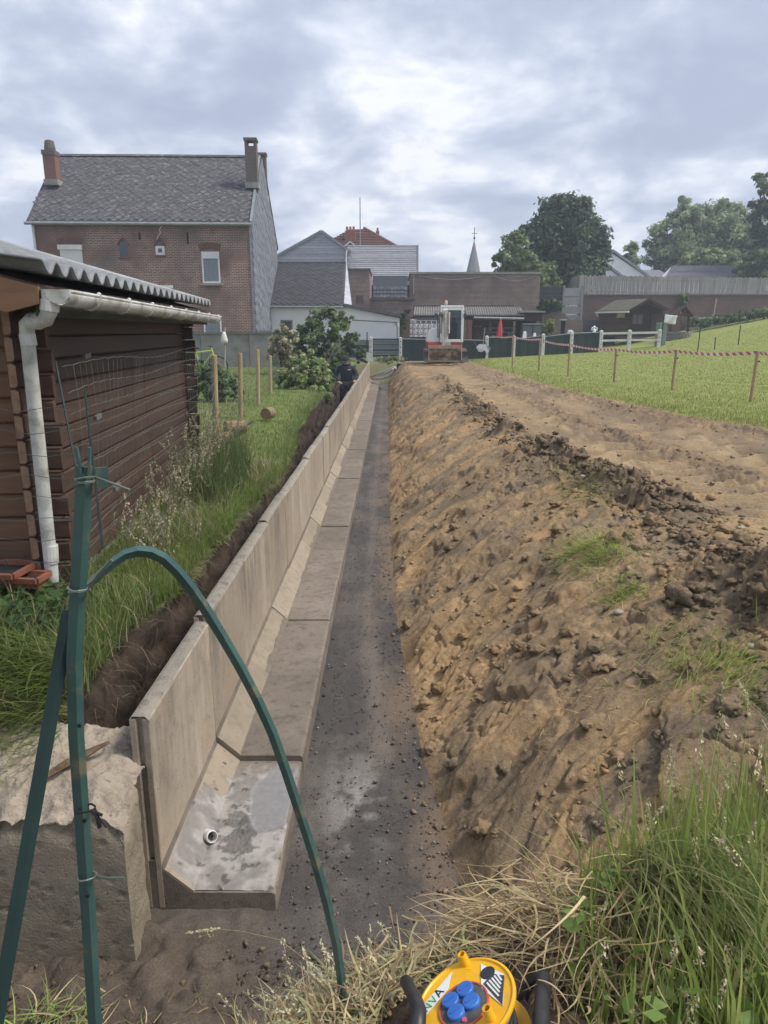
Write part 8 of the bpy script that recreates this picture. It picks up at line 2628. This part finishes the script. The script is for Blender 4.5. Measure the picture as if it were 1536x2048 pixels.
# foreground lip crumbs and trench stones
n = 1300
X = rng.uniform(-1.5, .7, n); Y = rng.uniform(1.5, 2.45, n)
R_ = np.clip(rng.gamma(1.2, .0035, n) + .002, .002, .014)
lumps('lip_crumbs', np.stack([X, Y, np.maximum(lip_surface(X, Y), .015) + .3 * R_], -1), R_, pal(n, [(.13, .10, .072), (.10, .078, .058), (.16, .12, .08)], jit=.14), mat_earth, 'crumbs of soil on the near earth edge')
n = 3600
Y = 1.9 * (14 / 1.9) ** rng.random(n); X = np.interp(rng.random(n), [0, 1], [-.5, 0]) + 0
X = -.48 + rng.random(n) * (toe(Y) + .48)
X = np.where((Y < 2.6), rng.uniform(-1.0, .35, n), X)
R_ = np.clip(rng.gamma(1.3, .0016, n) + .0015, .0015, .011)
lumps('crushed_stone', np.stack([X, Y, .012 + 0 * X], -1), R_, pal(n, [(.10, .09, .082), (.085, .076, .069), (.15, .135, .12), (.28, .26, .23)], [.45, .25, .25, .05], jit=.14), mat_gravel, 'loose crushed stones on the trench floor', rough=.2)
stones = [((1165, 962), .97, .035, 'pale stone on the yellowish grass strip'), ((1490, 985), 1.25, .03, 'pale stone on the track edge'), ((1437, 1105), 1.1, .045, 'pale flat stone by the near clods'), ((1240, 1190), .9, .03, 'small pale stone below the green tuft'), ((985, 1158), .55, .022, 'small stone low on the bank'), ((1510, 1245), 1.0, .03, 'pale stone near the right picture edge')]
for (p, z, r_, lab) in stones:
    q_ = atz(*p, z); zf_ = on_field(np.array([q_.x]), np.array([q_.y]))[0]
    o = MB().blob((zf_[0], zf_[1], zf_[2] + r_ * .3), r_, int(p[0]), .22, 9, 7, (1.2, 1, .65)).build('stone', mat('pale_stone', (.36, .31, .24), (.27, .23, .18), 20, rough=.9, bump=.5, bscale=60) if 'pale_stone' not in bpy.data.materials else bpy.data.materials['pale_stone'], smooth=True)
    tag(o, lab, 'stone')
# ---------------------------------------------------------------- workman behind the wall
PX, PY, PZ = -1.36, 23.0, -.02
PY = 22.6
man = T('person', 'workman in dark hooded jacket and dark cap standing in the trench behind the wall', 'person', (PX, PY, PZ), R(-6))
def skin_mesh(name, verts, edges, radii, m, root=0, sub=2, parent=man):
    me = bpy.data.meshes.new(name)
    me.from_pydata(verts, edges, [])
    o = link_mesh(name, me, m, parent)
    sk = o.modifiers.new('skin', 'SKIN'); sk.use_smooth_shade = True; sk.branch_smoothing = .4
    for i, r in enumerate(radii):
        me.skin_vertices[0].data[i].radius = r if isinstance(r, tuple) else (r, r)
        me.skin_vertices[0].data[i].use_root = (i == root)
    sb = o.modifiers.new('sub', 'SUBSURF'); sb.levels = sub; sb.render_levels = sub
    return o
# joints; he looks down at the wall, right hand low, left hand on the wall top.  x right in the picture, y away
J = dict(pel=(0, 0, .92), bel=(0, -.01, 1.06), che=(0, -.02, 1.28), nec=(0, -.05, 1.46), hd=(0, -.10, 1.53), top=(0, -.14, 1.68),
         shl=(-.19, -.02, 1.40), ell=(-.30, -.08, 1.14), wrl=(-.18, -.27, .98), shr=(.19, -.02, 1.40), elr=(.31, -.06, 1.14), wrr=(.27, -.26, 1.02),
         hil=(-.10, 0, .88), knl=(-.12, -.06, .47), anl=(-.12, .02, .09), hir=(.10, 0, .88), knr=(.12, -.06, .47), anr=(.12, .02, .09), tol=(-.13, -.14, .04), tor=(.14, -.14, .04))
M_skin = mat('skin', (.42, .24, .17), rough=.6)
M_jacket = mat('navy_cloth', (.030, .032, .045), (.022, .024, .034), 12, rough=.9)
M_trou = mat('dark_trousers', (.04, .04, .045), rough=.9)
names = list(J)
ix = {n: i for i, n in enumerate(names)}
E_ = [('pel', 'bel'), ('bel', 'che'), ('che', 'nec'), ('nec', 'hd'), ('hd', 'top'), ('che', 'shl'), ('shl', 'ell'), ('ell', 'wrl'), ('che', 'shr'), ('shr', 'elr'), ('elr', 'wrr'), ('pel', 'hil'), ('hil', 'knl'), ('knl', 'anl'), ('pel', 'hir'), ('hir', 'knr'), ('knr', 'anr'), ('anl', 'tol'), ('anr', 'tor')]
rad = dict(pel=.14, bel=(.15, .12), che=(.16, .12), nec=.06, hd=(.075, .085), top=(.075, .09), shl=.07, ell=.045, wrl=.03, shr=.07, elr=.045, wrr=.03, hil=.09, knl=.06, anl=.042, hir=.09, knr=.06, anr=.042, tol=.04, tor=.04)
skin_mesh('body', [J[n] for n in names], [(ix[a], ix[b]) for a, b in E_], [rad[n] for n in names], M_skin)
jn = ['pel', 'bel', 'che', 'nec', 'shl', 'ell', 'wrl', 'shr', 'elr', 'wrr']
jx = {n: i for i, n in enumerate(jn)}
jr = dict(pel=(.185, .15), bel=(.19, .155), che=(.20, .155), nec=.095, shl=.095, ell=.075, wrl=.050, shr=.095, elr=.075, wrr=.050)
skin_mesh('jacket', [J[n] for n in jn], [(jx[a], jx[b]) for a, b in E_ if a in jx and b in jx], [jr[n] for n in jn], M_jacket)
tn = ['pel', 'hil', 'knl', 'anl', 'hir', 'knr', 'anr']
tx = {n: i for i, n in enumerate(tn)}
tr2 = dict(pel=.165, hil=.11, knl=.085, anl=.07, hir=.11, knr=.085, anr=.07)
skin_mesh('trousers', [J[n] for n in tn], [(tx[a], tx[b]) for a, b in E_ if a in tx and b in tx], [tr2[n] for n in tn], M_trou)
for s_ in ('l', 'r'):
    a, t_ = Vector(J['an' + s_]), Vector(J['to' + s_])
    MB().bar(a + Vector((0, .08, -.05)), t_ + Vector((0, -.04, 0)), .11, .09).build('boot', M_black, man, bevel=.03)
# head details
hc = Vector((0, -.12, 1.61))
k = MB(); k.lathe([(.105, -.01), (.108, .03), (.095, .085), (.06, .118), (0, .125)], hc + Vector((0, .005, .0)), 18)
k.prism([(-.075, -.085, 1.612), (.075, -.085, 1.612), (.06, -.245, 1.585), (0, -.262, 1.582), (-.06, -.245, 1.585)], (0, 0, .012))
k.build('cap', M_jacket, man)
MB().blob((0, -.205, 1.575), .016, 1, .05, 8, 6, (.8, 1.2, 1.1)).build('nose', M_skin, man, smooth=True)
for sx in (-1, 1):
    MB().blob((sx * .034, -.192, 1.598), .012, 2, 0, 8, 6).build('eye', M_black, man, smooth=True)
    MB().blob((sx * .092, -.10, 1.585), .022, 3, .05, 8, 6, (.4, 1, 1.3)).build('ear', M_skin, man, smooth=True)
MB().box(-.025, .025, -.196, -.18, 1.535, 1.543).build('mouth', mat('lips', (.25, .10, .09)), man)
MB().lathe([(.11, 1.42), (.135, 1.46), (.14, 1.50), (.115, 1.50)], (0, -.02, 0), 16).build('hood', M_jacket, man, smooth=True)
MB().bar((.06, -.185, 1.33), (.15, -.17, 1.335), .012, .035, (0, 1, 0)).build('chest_logo', mat('logo_white', (.7, .7, .7)), man)
# hands: palm and five bent fingers each
def hand(w, d, side):
    w, d = Vector(w), Vector(d).normalized()
    rt = d.cross(Vector((0, 0, 1))).normalized()
    V, Ed, Rr = [tuple(w), tuple(w + d * .05), tuple(w + d * .09)], [(0, 1), (1, 2)], [.028, (.042, .022), (.042, .020)]
    for i, (o_, ln) in enumerate(((-.033, .055), (-.011, .068), (.011, .064), (.033, .048))):
        b = len(V)
        V += [tuple(w + d * .095 + rt * o_), tuple(w + d * (.095 + ln * .6) + rt * o_ * 1.1 - Vector((0, 0, .012))), tuple(w + d * (.095 + ln * .9) + rt * o_ * 1.1 - Vector((0, 0, .04)))]
        Ed += [(2, b), (b, b + 1), (b + 1, b + 2)]; Rr += [.011, .010, .0085]
    b = len(V)
    V += [tuple(w + d * .04 + rt * side * .05), tuple(w + d * .08 + rt * side * .072 - Vector((0, 0, .01)))]
    Ed += [(1, b), (b, b + 1)]; Rr += [.013, .011]
    skin_mesh('hand', V, Ed, Rr, M_skin, 0, 1)
hand(J['wrl'], (.55, -.75, -.15), 1)
hand(J['wrr'], (.15, -.95, -.1), -1)

man.scale = (1.10, 1.10, 1.02)
# ---------------------------------------------------------------- thin summer haze
hm = bpy.data.materials.new('haze_air')
hm.use_nodes = True
hm.node_tree.nodes.clear()
pv = hm.node_tree.nodes.new('ShaderNodeVolumePrincipled')
pv.inputs['Color'].default_value = (.80, .88, 1.0, 1)
pv.inputs['Density'].default_value = .0020
pv.inputs['Anisotropy'].default_value = .2
ho = hm.node_tree.nodes.new('ShaderNodeOutputMaterial')
hm.node_tree.links.new(pv.outputs[0], ho.inputs['Volume'])
hz = MB().box(-260, 260, -60, 320, -1.6, 32).build('haze', hm)
tag(hz, 'thin bluish haze in the air', kind='stuff')
